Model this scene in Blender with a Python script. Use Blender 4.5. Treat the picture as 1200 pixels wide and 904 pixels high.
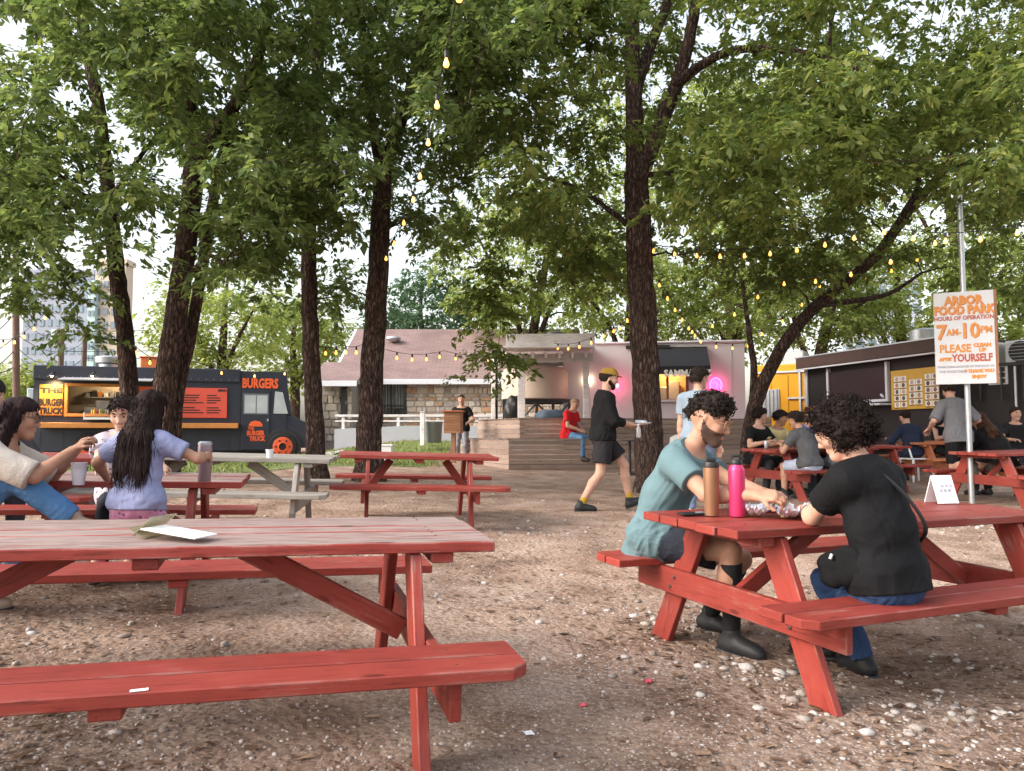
import bpy, bmesh, math, random
import numpy as np
from mathutils import Vector, Matrix, Euler
R = math.radians
for o in list(bpy.data.objects): bpy.data.objects.remove(o)
scene = bpy.context.scene
COL = scene.collection

# ---------------------------------------------------------------- camera
FPX, PW, PH, CAMH, PITCH = 930.0, 1200.0, 904.0, 1.24, R(3.5)
cd = bpy.data.cameras.new('camera'); cam = bpy.data.objects.new('camera', cd); COL.objects.link(cam)
cam.location = (0, 0, CAMH); cam.rotation_euler = (R(90) + PITCH, 0, 0)
cd.sensor_width = 36.0; cd.lens = 36.0 * FPX / PW; cd.clip_start = 0.05; cd.clip_end = 2000
scene.camera = cam

# ---------------------------------------------------------------- sky and sun
SUN_AZ, SUN_EL = R(248), R(32)          # clockwise from +Y; light comes from the left, a little behind
w = bpy.data.worlds.new('World'); scene.world = w; w.use_nodes = True
wn, wl = w.node_tree.nodes, w.node_tree.links
bg = wn['Background']; sky = wn.new('ShaderNodeTexSky'); sky.sky_type = 'NISHITA'; sky.sun_disc = False
sky.sun_elevation = SUN_EL; sky.sun_rotation = SUN_AZ
sky.air_density = 1.6; sky.dust_density = 4.0; sky.ozone_density = 1.0
hs = wn.new('ShaderNodeHueSaturation'); hs.inputs['Saturation'].default_value = 0.42
wl.new(sky.outputs[0], hs.inputs['Color']); wl.new(hs.outputs[0], bg.inputs[0])
bg.inputs[1].default_value = 0.15
sd = bpy.data.lights.new('sun', 'SUN'); so = bpy.data.objects.new('sun', sd); COL.objects.link(so)
sd.energy = 0.75; sd.angle = R(26); sd.color = (1.0, 0.88, 0.76)
sdir = Vector((math.sin(SUN_AZ) * math.cos(SUN_EL), math.cos(SUN_AZ) * math.cos(SUN_EL), math.sin(SUN_EL)))
so.rotation_euler = (-sdir).to_track_quat('-Z', 'Y').to_euler(); so.location = (-20, -8, 15)
scene.view_settings.view_transform = 'Standard'; scene.view_settings.look = 'None'
scene.view_settings.gamma = 1.0; scene.view_settings.use_curve_mapping = False
scene.view_settings.exposure = 1.45
scene.render.engine = 'CYCLES'
scene.cycles.max_bounces = 6; scene.cycles.diffuse_bounces = 3; scene.cycles.glossy_bounces = 3; scene.cycles.transmission_bounces = 4; scene.cycles.transparent_max_bounces = 12

# ---------------------------------------------------------------- the lie of the land
def sstep(a, b, v):
    t = np.clip((np.asarray(v, float) - a) / (b - a), 0, 1); return t * t * (3 - 2 * t)
def gz(x, y):
    x = np.asarray(x, float); y = np.asarray(y, float)
    yc = np.where(y < 18, y, 18 + 5 * np.tanh((y - 18) / 5)); yc = np.maximum(yc, -6)
    xc = np.where(x < 1, np.maximum(x, -12 + 0 * x), 1 + 1.5 * np.tanh((x - 1) / 1.5))
    z = .027 * yc - .03 * xc
    z = z + .52 * np.exp(-((x + 3.0) ** 2 / 9 + (y - 26.5) ** 2 / 22))
    z = z - .42 * np.exp(-((x + 10) ** 2 / 40 + (y - 24) ** 2 / 36))
    return z
def gzf(x, y): return float(gz(x, y))
cp, sp = math.cos(PITCH), math.sin(PITCH)
def ray(px, py):
    u = (px - 600) / FPX; v = -(py - 452) / FPX
    return (u, cp - v * sp, sp + v * cp)
def at(px, py, Y):
    d = ray(px, py); t = Y / d[1]
    return Vector((d[0] * t, Y, CAMH + d[2] * t))
def hit(px, py, h=0.0):
    d = ray(px, py); t = 0.5
    for i in range(4000):
        if CAMH + d[2] * t < gzf(d[0] * t, d[1] * t) + h: break
        t += 0.02
    return Vector((d[0] * t, d[1] * t, CAMH + d[2] * t))

# ---------------------------------------------------------------- object helpers
def tag(o, label=None, cat=None, group=None, kind=None):
    if label: o['label'] = label
    if cat: o['category'] = cat
    if group: o['group'] = group
    if kind: o['kind'] = kind
    return o
def empty(name, loc=(0, 0, 0), rz=0.0, label=None, cat=None, group=None, parent=None):
    o = bpy.data.objects.new(name, None); COL.objects.link(o); o.location = loc; o.rotation_euler = (0, 0, rz)
    o.empty_display_size = .1
    if parent: o.parent = parent
    return tag(o, label, cat, group)
def link(name, me, parent=None, loc=(0, 0, 0), rot=(0, 0, 0), mat=None):
    o = bpy.data.objects.new(name, me); COL.objects.link(o); o.location = loc; o.rotation_euler = rot
    if parent: o.parent = parent
    if mat and not me.materials: me.materials.append(mat)
    return o
class MB:
    def __init__(s): s.v = []; s.f = []; s.m = []; s.cm = 0
    def add(s, vs, fs):
        b = len(s.v); s.v += [tuple(v) for v in vs]
        for f in fs: s.f.append(tuple(i + b for i in f)); s.m.append(s.cm)
        return s
    def box(s, c, d, rot=None):
        x, y, z = d[0] / 2, d[1] / 2, d[2] / 2
        vs = [Vector((i, j, k)) for i in (-x, x) for j in (-y, y) for k in (-z, z)]
        if rot: e = Euler(rot); vs = [e.to_matrix() @ v for v in vs]
        vs = [v + Vector(c) for v in vs]
        return s.add(vs, [(0, 1, 3, 2), (4, 6, 7, 5), (0, 4, 5, 1), (2, 3, 7, 6), (0, 2, 6, 4), (1, 5, 7, 3)])
    def bb(s, x0, x1, y0, y1, z0, z1):
        return s.box(((x0 + x1) / 2, (y0 + y1) / 2, (z0 + z1) / 2), (abs(x1 - x0), abs(y1 - y0), abs(z1 - z0)))
    def prism(s, poly, z0, z1, M=None):
        n = len(poly); vs = [Vector((p[0], p[1], z0)) for p in poly] + [Vector((p[0], p[1], z1)) for p in poly]
        if M is not None: vs = [M @ v for v in vs]
        fs = [tuple(range(n))[::-1], tuple(range(n, 2 * n))] + [(i, (i + 1) % n, (i + 1) % n + n, i + n) for i in range(n)]
        return s.add(vs, fs)
    def tube(s, pts, rad, n=8, cap=True):
        pts = [Vector(p) for p in pts]; k = len(pts)
        if not hasattr(rad, '__len__'): rad = [rad] * k
        vs = []; ref = None
        for i, p in enumerate(pts):
            t = (pts[min(i + 1, k - 1)] - pts[max(i - 1, 0)])
            if t.length < 1e-9: t = Vector((0, 0, 1))
            t.normalize()
            if ref is None: ref = t.orthogonal()
            a = (ref - t * ref.dot(t))
            if a.length < 1e-6: a = t.orthogonal()
            a.normalize(); ref = a; b = t.cross(a)
            for j in range(n):
                q = 2 * math.pi * j / n; vs.append(p + (a * math.cos(q) + b * math.sin(q)) * rad[i])
        fs = [(i * n + j, i * n + (j + 1) % n, (i + 1) * n + (j + 1) % n, (i + 1) * n + j) for i in range(k - 1) for j in range(n)]
        if cap: fs += [tuple(range(n))[::-1], tuple(range((k - 1) * n, k * n))]
        return s.add(vs, fs)
    def lathe(s, prof, n=16, c=(0, 0, 0)):
        vs = [(c[0] + r * math.cos(2 * math.pi * j / n), c[1] + r * math.sin(2 * math.pi * j / n), c[2] + z) for r, z in prof for j in range(n)]
        k = len(prof)
        fs = [(i * n + j, i * n + (j + 1) % n, (i + 1) * n + (j + 1) % n, (i + 1) * n + j) for i in range(k - 1) for j in range(n)]
        return s.add(vs, fs + [tuple(range(n))[::-1], tuple(range((k - 1) * n, k * n))])
    def mesh(s, name, mats, smooth=False, bevel=0.0):
        me = bpy.data.meshes.new(name); me.from_pydata(s.v, [], s.f)
        if not isinstance(mats, (list, tuple)): mats = [mats]
        for m in mats: me.materials.append(m)
        me.polygons.foreach_set('material_index', s.m)
        if bevel:
            bm = bmesh.new(); bm.from_mesh(me); bmesh.ops.bevel(bm, geom=bm.edges[:], offset=bevel, segments=1, affect='EDGES', clamp_overlap=True); bm.to_mesh(me); bm.free()
        if smooth: me.polygons.foreach_set('use_smooth', [True] * len(me.polygons)); me.set_sharp_from_angle(angle=R(42))
        me.update(); return me
    def build(s, name, mats, parent=None, loc=(0, 0, 0), rot=(0, 0, 0), smooth=False, bevel=0.0):
        return link(name, s.mesh(name, mats, smooth, bevel), parent, loc, rot)
def npmesh(name, V, F, mat, smooth=False):
    me = bpy.data.meshes.new(name); V = np.asarray(V, np.float32); F = np.asarray(F, np.int32); k = F.shape[1]
    me.vertices.add(len(V)); me.vertices.foreach_set('co', V.ravel())
    me.loops.add(F.size); me.loops.foreach_set('vertex_index', F.ravel())
    me.polygons.add(len(F)); me.polygons.foreach_set('loop_start', np.arange(0, F.size, k, dtype=np.int32))
    if smooth: me.polygons.foreach_set('use_smooth', np.ones(len(F), bool))
    for m in (mat if isinstance(mat, (list, tuple)) else [mat]): me.materials.append(m)
    me.update(calc_edges=True); return me
def text(s, size, mat, parent, loc, rot=(R(90), 0, 0), name='lettering', bold=0.0, ext=.004, align='CENTER', sx=1.0, shear=0.0):
    c = bpy.data.curves.new(name, 'FONT'); c.body = s; c.size = size; c.extrude = ext; c.offset = bold; c.align_x = align; c.align_y = 'CENTER'
    c.shear = shear; c.resolution_u = 2
    t = bpy.data.objects.new('tmp', c); COL.objects.link(t); dg = bpy.context.evaluated_depsgraph_get()
    me = bpy.data.meshes.new_from_object(t.evaluated_get(dg)); bpy.data.objects.remove(t); bpy.data.curves.remove(c)
    me.materials.clear(); me.materials.append(mat); me.name = name
    o = link(name, me, parent, loc, rot); o.scale = (sx, 1, 1); return o

def smooth_path(pts, k=5):
    P = [np.array(p, float) for p in pts]; P = [2 * P[0] - P[1]] + P + [2 * P[-1] - P[-2]]; out = []
    for i in range(1, len(P) - 2):
        for j in range(k):
            t = j / k; a, b, c, d = P[i - 1:i + 3]
            out.append(.5 * (2 * b + (c - a) * t + (2 * a - 5 * b + 4 * c - d) * t * t + (3 * b - a - 3 * c + d) * t ** 3))
    out.append(P[-2]); return np.array(out)
# ---------------------------------------------------------------- materials
def newmat(name):
    m = bpy.data.materials.new(name); m.use_nodes = True; nt = m.node_tree
    return m, nt.nodes, nt.links, nt.nodes['Principled BSDF']
def simple(name, col, rough=.6, metal=0.0, var=.12, scale=8.0, bump=.0, bscale=60.0, spec=.4, emit=None, es=0.0):
    m, n, l, b = newmat(name)
    tc = n.new('ShaderNodeTexCoord'); ns = n.new('ShaderNodeTexNoise'); ns.inputs['Scale'].default_value = scale; ns.inputs['Detail'].default_value = 5
    l.new(tc.outputs['Object'], ns.inputs['Vector'])
    mx = n.new('ShaderNodeMix'); mx.data_type = 'RGBA'
    mx.inputs['A'].default_value = (*[c * (1 - var) for c in col], 1); mx.inputs['B'].default_value = (*[min(1, c * (1 + var)) for c in col], 1)
    l.new(ns.outputs[0], mx.inputs['Factor']); l.new(mx.outputs['Result'], b.inputs['Base Color'])
    b.inputs['Roughness'].default_value = rough; b.inputs['Metallic'].default_value = metal; b.inputs['Specular IOR Level'].default_value = spec
    if bump:
        n2 = n.new('ShaderNodeTexNoise'); n2.inputs['Scale'].default_value = bscale; n2.inputs['Detail'].default_value = 4
        l.new(tc.outputs['Object'], n2.inputs['Vector'])
        bp = n.new('ShaderNodeBump'); bp.inputs['Strength'].default_value = bump; bp.inputs['Distance'].default_value = .01
        l.new(n2.outputs[0], bp.inputs['Height']); l.new(bp.outputs[0], b.inputs['Normal'])
    if emit: b.inputs['Emission Color'].default_value = (*emit, 1); b.inputs['Emission Strength'].default_value = es
    return m
def ramp(n, l, src, stops):
    r = n.new('ShaderNodeValToRGB'); e = r.color_ramp.elements
    e[0].position, e[0].color = stops[0][0], (*stops[0][1], 1); e[1].position, e[1].color = stops[-1][0], (*stops[-1][1], 1)
    for p, c in stops[1:-1]: q = e.new(p); q.color = (*c, 1)
    l.new(src, r.inputs[0]); return r.outputs[0]
def painted(name, paint, wood, wear, worn_top=0.0, rough=.55, edge=0.0):
    """paint over wood; grain along local X; wear = share of bare wood, worn_top adds wear on the upper face"""
    m, n, l, b = newmat(name)
    tc = n.new('ShaderNodeTexCoord'); oi = n.new('ShaderNodeObjectInfo')
    off = n.new('ShaderNodeVectorMath'); off.operation = 'MULTIPLY_ADD'
    cmb = n.new('ShaderNodeCombineXYZ')
    for i in range(3): l.new(oi.outputs['Random'], cmb.inputs[i])
    l.new(cmb.outputs[0], off.inputs[0]); off.inputs[1].default_value = (37, 53, 71); l.new(tc.outputs['Object'], off.inputs[2])
    mp = n.new('ShaderNodeMapping'); mp.inputs['Scale'].default_value = (1.1, 16, 16); l.new(off.outputs[0], mp.inputs[0])
    gr = n.new('ShaderNodeTexNoise'); gr.inputs['Scale'].default_value = 5; gr.inputs['Detail'].default_value = 7; gr.inputs['Roughness'].default_value = .7; l.new(mp.outputs[0], gr.inputs[0])
    bl = n.new('ShaderNodeTexNoise'); bl.inputs['Scale'].default_value = 3.2; bl.inputs['Detail'].default_value = 6; bl.inputs['Roughness'].default_value = .62; l.new(off.outputs[0], bl.inputs[0])
    # wear mask = grain*0.55 + blotch*0.45 + worn_top*up
    s1 = n.new('ShaderNodeMath'); s1.operation = 'MULTIPLY_ADD'; l.new(gr.outputs[0], s1.inputs[0]); s1.inputs[1].default_value = .5
    s2 = n.new('ShaderNodeMath'); s2.operation = 'MULTIPLY'; l.new(bl.outputs[0], s2.inputs[0]); s2.inputs[1].default_value = .5; l.new(s2.outputs[0], s1.inputs[2])
    last = s1.outputs[0]
    if worn_top:
        ge = n.new('ShaderNodeNewGeometry'); sx = n.new('ShaderNodeSeparateXYZ'); l.new(ge.outputs['Normal'], sx.inputs[0])
        mr = n.new('ShaderNodeMapRange'); mr.inputs[1].default_value = .6; mr.inputs[2].default_value = .95; mr.inputs[4].default_value = worn_top; l.new(sx.outputs[2], mr.inputs[0])
        ad = n.new('ShaderNodeMath'); l.new(last, ad.inputs[0]); l.new(mr.outputs[0], ad.inputs[1]); last = ad.outputs[0]
    mk = n.new('ShaderNodeMapRange'); mk.inputs[1].default_value = .72 - wear; mk.inputs[2].default_value = .80 - wear + worn_top * .35; l.new(last, mk.inputs[0])
    pc = ramp(n, l, bl.outputs[0], [(.25, tuple(c * .80 for c in paint)), (.5, paint), (.8, tuple(min(1, c * 1.18 + .012) for c in paint))])
    wc = ramp(n, l, gr.outputs[0], [(.28, tuple(c * .35 for c in wood)), (.5, wood), (.75, tuple(min(1, c * 1.5) for c in wood))])
    mx = n.new('ShaderNodeMix'); mx.data_type = 'RGBA'; l.new(mk.outputs[0], mx.inputs['Factor']); l.new(pc, mx.inputs['A']); l.new(wc, mx.inputs['B'])
    if edge:   # rubbed arrises: bare wood where the board edges catch feet and hands
        bv = n.new('ShaderNodeBevel'); bv.samples = 4; bv.inputs[0].default_value = .011; gg = n.new('ShaderNodeNewGeometry'); dt = n.new('ShaderNodeVectorMath'); dt.operation = 'DOT_PRODUCT'; l.new(bv.outputs[0], dt.inputs[0]); l.new(gg.outputs['Normal'], dt.inputs[1])
        em = n.new('ShaderNodeMapRange'); em.inputs[1].default_value = .985; em.inputs[2].default_value = .90; l.new(dt.outputs['Value'], em.inputs[0])
        nb_ = n.new('ShaderNodeMapRange'); nb_.inputs[1].default_value = .50; nb_.inputs[2].default_value = .60; l.new(bl.outputs[0], nb_.inputs[0])
        e1 = n.new('ShaderNodeMath'); e1.operation = 'MULTIPLY'; l.new(em.outputs[0], e1.inputs[0]); l.new(nb_.outputs[0], e1.inputs[1]); e2 = n.new('ShaderNodeMath'); e2.operation = 'MULTIPLY'; e2.inputs[1].default_value = edge; l.new(e1.outputs[0], e2.inputs[0])
        m3 = n.new('ShaderNodeMix'); m3.data_type = 'RGBA'; l.new(e2.outputs[0], m3.inputs['Factor']); l.new(mx.outputs['Result'], m3.inputs['A']); m3.inputs['B'].default_value = (*[min(1, c * 1.5) for c in wood], 1); mx = m3
    # each board its own shade, and knots
    ob = n.new('ShaderNodeMapRange'); ob.inputs[3].default_value = .80; ob.inputs[4].default_value = 1.16; l.new(oi.outputs['Random'], ob.inputs[0]); vm = n.new('ShaderNodeMix'); vm.data_type = 'RGBA'; vm.blend_type = 'MULTIPLY'; vm.inputs['Factor'].default_value = 1; l.new(mx.outputs['Result'], vm.inputs['A']); l.new(ob.outputs[0], vm.inputs['B']); mx = vm
    km = n.new('ShaderNodeMapping'); km.inputs['Scale'].default_value = (2.2, 6.5, 6.5); l.new(off.outputs[0], km.inputs[0]); kv = n.new('ShaderNodeTexVoronoi'); l.new(km.outputs[0], kv.inputs[0]); kv.inputs['Scale'].default_value = 1
    kr = ramp(n, l, kv.outputs['Distance'], [(.05, (.35, .3, .3)), (.10, (1, 1, 1))]); k2 = n.new('ShaderNodeMix'); k2.data_type = 'RGBA'; k2.blend_type = 'MULTIPLY'; k2.inputs['Factor'].default_value = .8; l.new(mx.outputs['Result'], k2.inputs['A']); l.new(kr, k2.inputs['B']); mx = k2
    # dirt in the grain
    dm = n.new('ShaderNodeMix'); dm.data_type = 'RGBA'; dm.blend_type = 'MULTIPLY'
    dr = ramp(n, l, gr.outputs[0], [(.30, (.36, .32, .32)), (.47, (1, 1, 1))]); dm.inputs['Factor'].default_value = .85
    l.new(mx.outputs['Result'], dm.inputs['A']); l.new(dr, dm.inputs['B']); l.new(dm.outputs['Result'], b.inputs['Base Color'])
    rr = n.new('ShaderNodeMapRange'); rr.inputs[3].default_value = rough; rr.inputs[4].default_value = .85; l.new(mk.outputs[0], rr.inputs[0]); l.new(rr.outputs[0], b.inputs['Roughness'])
    b.inputs['Specular IOR Level'].default_value = .35
    bp = n.new('ShaderNodeBump'); bp.inputs['Strength'].default_value = .35; bp.inputs['Distance'].default_value = .004; l.new(gr.outputs[0], bp.inputs['Height']); l.new(bp.outputs[0], b.inputs['Normal'])
    return m
RED = painted('red paint', (.275, .042, .031), (.22, .13, .11), .135, edge=.75, rough=.48)
RED_WORN = painted('worn red paint', (.285, .046, .036), (.25, .185, .17), .10, worn_top=.33, edge=.75)
GREYWOOD = painted('weathered grey wood', (.30, .27, .24), (.22, .18, .15), .12)
ORANGEWOOD = painted('orange stained wood', (.52, .17, .07), (.34, .2, .12), .04)
DECKWOOD = painted('weathered deck wood', (.33, .24, .20), (.20, .14, .115), .16)
WHITEPAINT = painted('white painted timber', (.70, .67, .68), (.4, .36, .34), .0)
BROWNWOOD = painted('brown stained wood', (.28, .13, .07), (.2, .1, .06), .1)
METAL = simple('galvanised metal', (.50, .52, .55), .42, .75, .2, 14)
WHITE = simple('white plastic', (.78, .79, .82), .45, var=.06)
BLACK = simple('black plastic', (.018, .018, .02), .45)
BLACKM = simple('black metal', (.03, .03, .032), .5)
PAPER = simple('paper', (.80, .81, .84), .7, var=.04, spec=.2)
INK = simple('black print', (.02, .02, .022), .6)
# ================================================================ GROUND
def ground_mat():
    m, n, l, b = newmat('trodden dirt and gravel')
    tc = n.new('ShaderNodeTexCoord')
    def noise(s, d=6, r=.6):
        t = n.new('ShaderNodeTexNoise'); t.inputs['Scale'].default_value = s; t.inputs['Detail'].default_value = d; t.inputs['Roughness'].default_value = r; l.new(tc.outputs['Object'], t.inputs[0]); return t.outputs[0]
    big, mid, fine = noise(.35, 4), noise(2.2, 6), noise(45, 5, .7)
    vo = n.new('ShaderNodeTexVoronoi'); vo.inputs['Scale'].default_value = 62; l.new(tc.outputs['Object'], vo.inputs[0])
    vo2 = n.new('ShaderNodeTexVoronoi'); vo2.inputs['Scale'].default_value = 24; l.new(tc.outputs['Object'], vo2.inputs[0])
    base = ramp(n, l, mid, [(.3, (.135, .086, .062)), (.47, (.25, .172, .130)), (.62, (.335, .25, .20)), (.8, (.43, .35, .30))])
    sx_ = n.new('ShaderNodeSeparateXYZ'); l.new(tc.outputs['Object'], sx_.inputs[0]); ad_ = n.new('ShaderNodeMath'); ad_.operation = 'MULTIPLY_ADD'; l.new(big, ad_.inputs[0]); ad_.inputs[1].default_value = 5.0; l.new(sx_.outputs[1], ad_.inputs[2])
    dz = ramp(n, l, ad_.outputs[0], [(0, (.8, .78, .76)), (1, (1.32, 1.27, 1.25))]); rp = [q for q in n if q.type == 'VALTORGB'][-1]; mr_ = n.new('ShaderNodeMapRange'); mr_.inputs[1].default_value = 5.2; mr_.inputs[2].default_value = 8.5; l.new(ad_.outputs[0], mr_.inputs[0]); l.new(mr_.outputs[0], rp.inputs[0])  # paints light into the soil: darker near, brighter farther out to offset canopy shade
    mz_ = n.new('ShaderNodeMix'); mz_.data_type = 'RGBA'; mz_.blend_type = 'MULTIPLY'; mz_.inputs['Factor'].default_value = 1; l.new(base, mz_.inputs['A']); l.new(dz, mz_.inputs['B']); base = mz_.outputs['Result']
    grit = ramp(n, l, fine, [(.3, (.45, .42, .40)), (.5, (1, 1, 1)), (.7, (1.5, 1.5, 1.5))])
    m1 = n.new('ShaderNodeMix'); m1.data_type = 'RGBA'; m1.blend_type = 'MULTIPLY'; m1.inputs['Factor'].default_value = .85; l.new(base, m1.inputs['A']); l.new(grit, m1.inputs['B'])
    # small embedded stones, tinted cell by cell
    st = ramp(n, l, vo.outputs['Color'], [(.1, (.14, .10, .085)), (.5, (.33, .27, .24)), (.9, (.62, .58, .56))])
    sm = n.new('ShaderNodeMapRange'); sm.inputs[1].default_value = .42; sm.inputs[2].default_value = .30; l.new(vo.outputs['Distance'], sm.inputs[0])
    gm = n.new('ShaderNodeMapRange'); gm.inputs[1].default_value = .40; gm.inputs[2].default_value = .62; l.new(big, gm.inputs[0])
    mu = n.new('ShaderNodeMath'); mu.operation = 'MULTIPLY'; l.new(sm.outputs[0], mu.inputs[0]); l.new(gm.outputs[0], mu.inputs[1])
    m2 = n.new('ShaderNodeMix'); m2.data_type = 'RGBA'; l.new(mu.outputs[0], m2.inputs['Factor']); l.new(m1.outputs['Result'], m2.inputs['A']); l.new(st, m2.inputs['B'])
    l.new(m2.outputs['Result'], b.inputs['Base Color']); b.inputs['Roughness'].default_value = .95; b.inputs['Specular IOR Level'].default_value = .15
    h = n.new('ShaderNodeMath'); h.operation = 'MULTIPLY_ADD'; l.new(fine, h.inputs[0]); h.inputs[1].default_value = .6
    hv = n.new('ShaderNodeMath'); hv.operation = 'MULTIPLY'; hv.inputs[1].default_value = -.9; l.new(vo2.outputs['Distance'], hv.inputs[0]); l.new(hv.outputs[0], h.inputs[2])
    bp = n.new('ShaderNodeBump'); bp.inputs['Strength'].default_value = .8; bp.inputs['Distance'].default_value = .018; l.new(h.outputs[0], bp.inputs['Height']); l.new(bp.outputs[0], b.inputs['Normal'])
    return m
def und(x, y):
    return .012 * np.sin(x * 1.7 + 1.3 * np.sin(y * 1.1)) * np.sin(y * 1.9 + x * .6) + .006 * np.sin(x * 5.1 + y * 3.3) * np.sin(y * 4.7 - x * 2.1)
_gx = 9 * np.sinh(np.linspace(-4.2, 4.2, 420)); _gx = np.sign(_gx) * np.abs(_gx)
_gy = -25 + 0 * _gx[:1]; _gy = np.concatenate([np.linspace(-30, 1, 30), np.linspace(1.1, 16, 190), np.geomspace(16.1, 420, 90)])
GX, GY = np.meshgrid(_gx, _gy, indexing='ij'); GZ = gz(GX, GY) + und(GX, GY) * np.exp(-np.maximum(GY - 14, 0) / 6)
nx, ny = GX.shape; idx = np.arange(nx * ny).reshape(nx, ny)
Fq = np.stack([idx[:-1, :-1], idx[1:, :-1], idx[1:, 1:], idx[:-1, 1:]], -1).reshape(-1, 4)
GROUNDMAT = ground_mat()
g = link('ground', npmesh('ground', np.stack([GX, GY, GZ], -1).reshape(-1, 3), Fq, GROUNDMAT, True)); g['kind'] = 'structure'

def scatter_rocks(name, label, pts, sizes, mat, seed, flat=.6):
    rs = np.random.RandomState(seed); bm = bmesh.new(); bmesh.ops.create_icosphere(bm, subdivisions=1, radius=1)
    V0 = np.array([v.co[:] for v in bm.verts]); F0 = np.array([[v.index for v in f.verts] for f in bm.faces]); bm.free()
    N = len(pts); sc = sizes[:, None] * rs.uniform(.6, 1.25, (N, 3)); sc[:, 2] *= flat
    V = V0[None] * (1 + rs.normal(0, .13, (N, len(V0), 1))); V = V * sc[:, None, :]
    a = rs.uniform(0, 6.28, N); c, s_ = np.cos(a), np.sin(a)
    X = V[..., 0] * c[:, None] - V[..., 1] * s_[:, None]; Y = V[..., 0] * s_[:, None] + V[..., 1] * c[:, None]
    z = gz(pts[:, 0], pts[:, 1]) + und(pts[:, 0], pts[:, 1])
    P = np.stack([X + pts[:, :1], Y + pts[:, 1:2], V[..., 2] + (z + sizes * flat * .25)[:, None]], -1).reshape(-1, 3)
    F = (F0[None] + (np.arange(N) * len(V0))[:, None, None]).reshape(-1, 3)
    o = link(name, npmesh(name, P, F, mat, False)); return tag(o, label, 'gravel', kind='stuff')
def stone_mat(name, stops):
    m, n, l, b = newmat(name); ge = n.new('ShaderNodeNewGeometry'); c = ramp(n, l, ge.outputs['Random Per Island'], stops)
    tc = n.new('ShaderNodeTexCoord'); t = n.new('ShaderNodeTexNoise'); t.inputs['Scale'].default_value = 70; l.new(tc.outputs['Object'], t.inputs[0])
    d = ramp(n, l, t.outputs[0], [(.3, (.65, .6, .57)), (.6, (1, 1, 1))]); mx = n.new('ShaderNodeMix'); mx.data_type = 'RGBA'; mx.blend_type = 'MULTIPLY'; mx.inputs['Factor'].default_value = .7
    l.new(c, mx.inputs['A']); l.new(d, mx.inputs['B']); l.new(mx.outputs['Result'], b.inputs['Base Color']); b.inputs['Roughness'].default_value = .9; b.inputs['Specular IOR Level'].default_value = .2
    return m
PEB = stone_mat('pebbles', [(.0, (.14, .095, .075)), (.35, (.27, .205, .175)), (.7, (.38, .32, .29)), (1, (.52, .48, .46))])
LIME = stone_mat('limestone', [(.0, (.27, .22, .19)), (.5, (.40, .355, .33)), (1, (.56, .53, .52))])
rs = np.random.RandomState(11)
# gravel: density falls with distance, gathered in patches
def patchy(N, y0, y1, seed, freq=.9, thr=-.2):
    r = np.random.RandomState(seed); y = y0 * (y1 / y0) ** r.uniform(0, 1, N * 3); x = r.uniform(-.75, .78, N * 3) * (y + .6)
    v = np.sin(x * freq + 1.7 * np.sin(y * freq * .8 + 1)) + np.sin(y * freq * 1.3 + 1.2 * np.sin(x * freq * 1.1)) + r.normal(0, .5, N * 3)
    k = v > thr; return np.stack([x[k], y[k]], -1)[:N]
p1 = patchy(24000, 1.6, 15, 3, .9, -.9); scatter_rocks('gravel', 'fine brown and grey gravel spread over the trodden dirt', p1, np.random.RandomState(4).lognormal(-5.1, .40, len(p1)), PEB, 5)
rr_ = np.random.RandomState(8)
p2 = np.concatenate([patchy(600, 1.7, 13, 21, 1.3, .9)] + [np.stack([hit(px, py).x + rr_.normal(0, sx, n), hit(px, py).y + rr_.normal(0, sy, n)], -1) for px, py, sx, sy, n in
     [(820, 730, .16, .16, 130), (870, 790, .16, .1, 60), (1110, 845, .35, .12, 110), (1100, 700, .35, .35, 160), (1150, 620, .5, .5, 140), (700, 780, .2, .2, 26), (740, 700, .3, .4, 60), (1120, 880, .3, .1, 40), (600, 620, .8, .6, 120), (500, 780, .15, .1, 12), (90, 860, .3, .12, 16), (1010, 680, .25, .35, 110)]])
scatter_rocks('limestone_rubble', 'pale limestone chips lying loose on the dirt', p2, np.clip(np.random.RandomState(9).lognormal(-4.45, .55, len(p2)), .005, .036), LIME, 6, .55)
# wood chips and dead leaves
def litter(N, seed):
    r = np.random.RandomState(seed); p = patchy(N, 2.0, 14, seed, 1.1, -.6); N = len(p); L = r.uniform(.008, .028, N); Wd = L * r.uniform(.18, .5, N); a = r.uniform(0, 6.28, N)
    c, s = np.cos(a), np.sin(a); z = gz(p[:, 0], p[:, 1]) + und(p[:, 0], p[:, 1]) + .006; tl = r.uniform(-.35, .35, (N, 4)) * L[:, None]
    q = np.array([[-1, -1], [1, -1], [1, 1], [-1, 1]]); dx = q[None, :, 0] * L[:, None]; dy = q[None, :, 1] * Wd[:, None]
    P = np.stack([p[:, :1] + dx * c[:, None] - dy * s[:, None], p[:, 1:] + dx * s[:, None] + dy * c[:, None], z[:, None] + np.abs(tl)], -1).reshape(-1, 3)
    m = stone_mat('dead leaves', [(.0, (.07, .04, .026)), (.5, (.17, .10, .065)), (1, (.32, .22, .15))])
    tag(link('leaf_litter', npmesh('leaf_litter', P, np.arange(4 * N).reshape(N, 4), m)), 'dry wood chips and dead leaves scattered on the dirt', 'leaf litter', kind='stuff')
litter(9000, 31)
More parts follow.
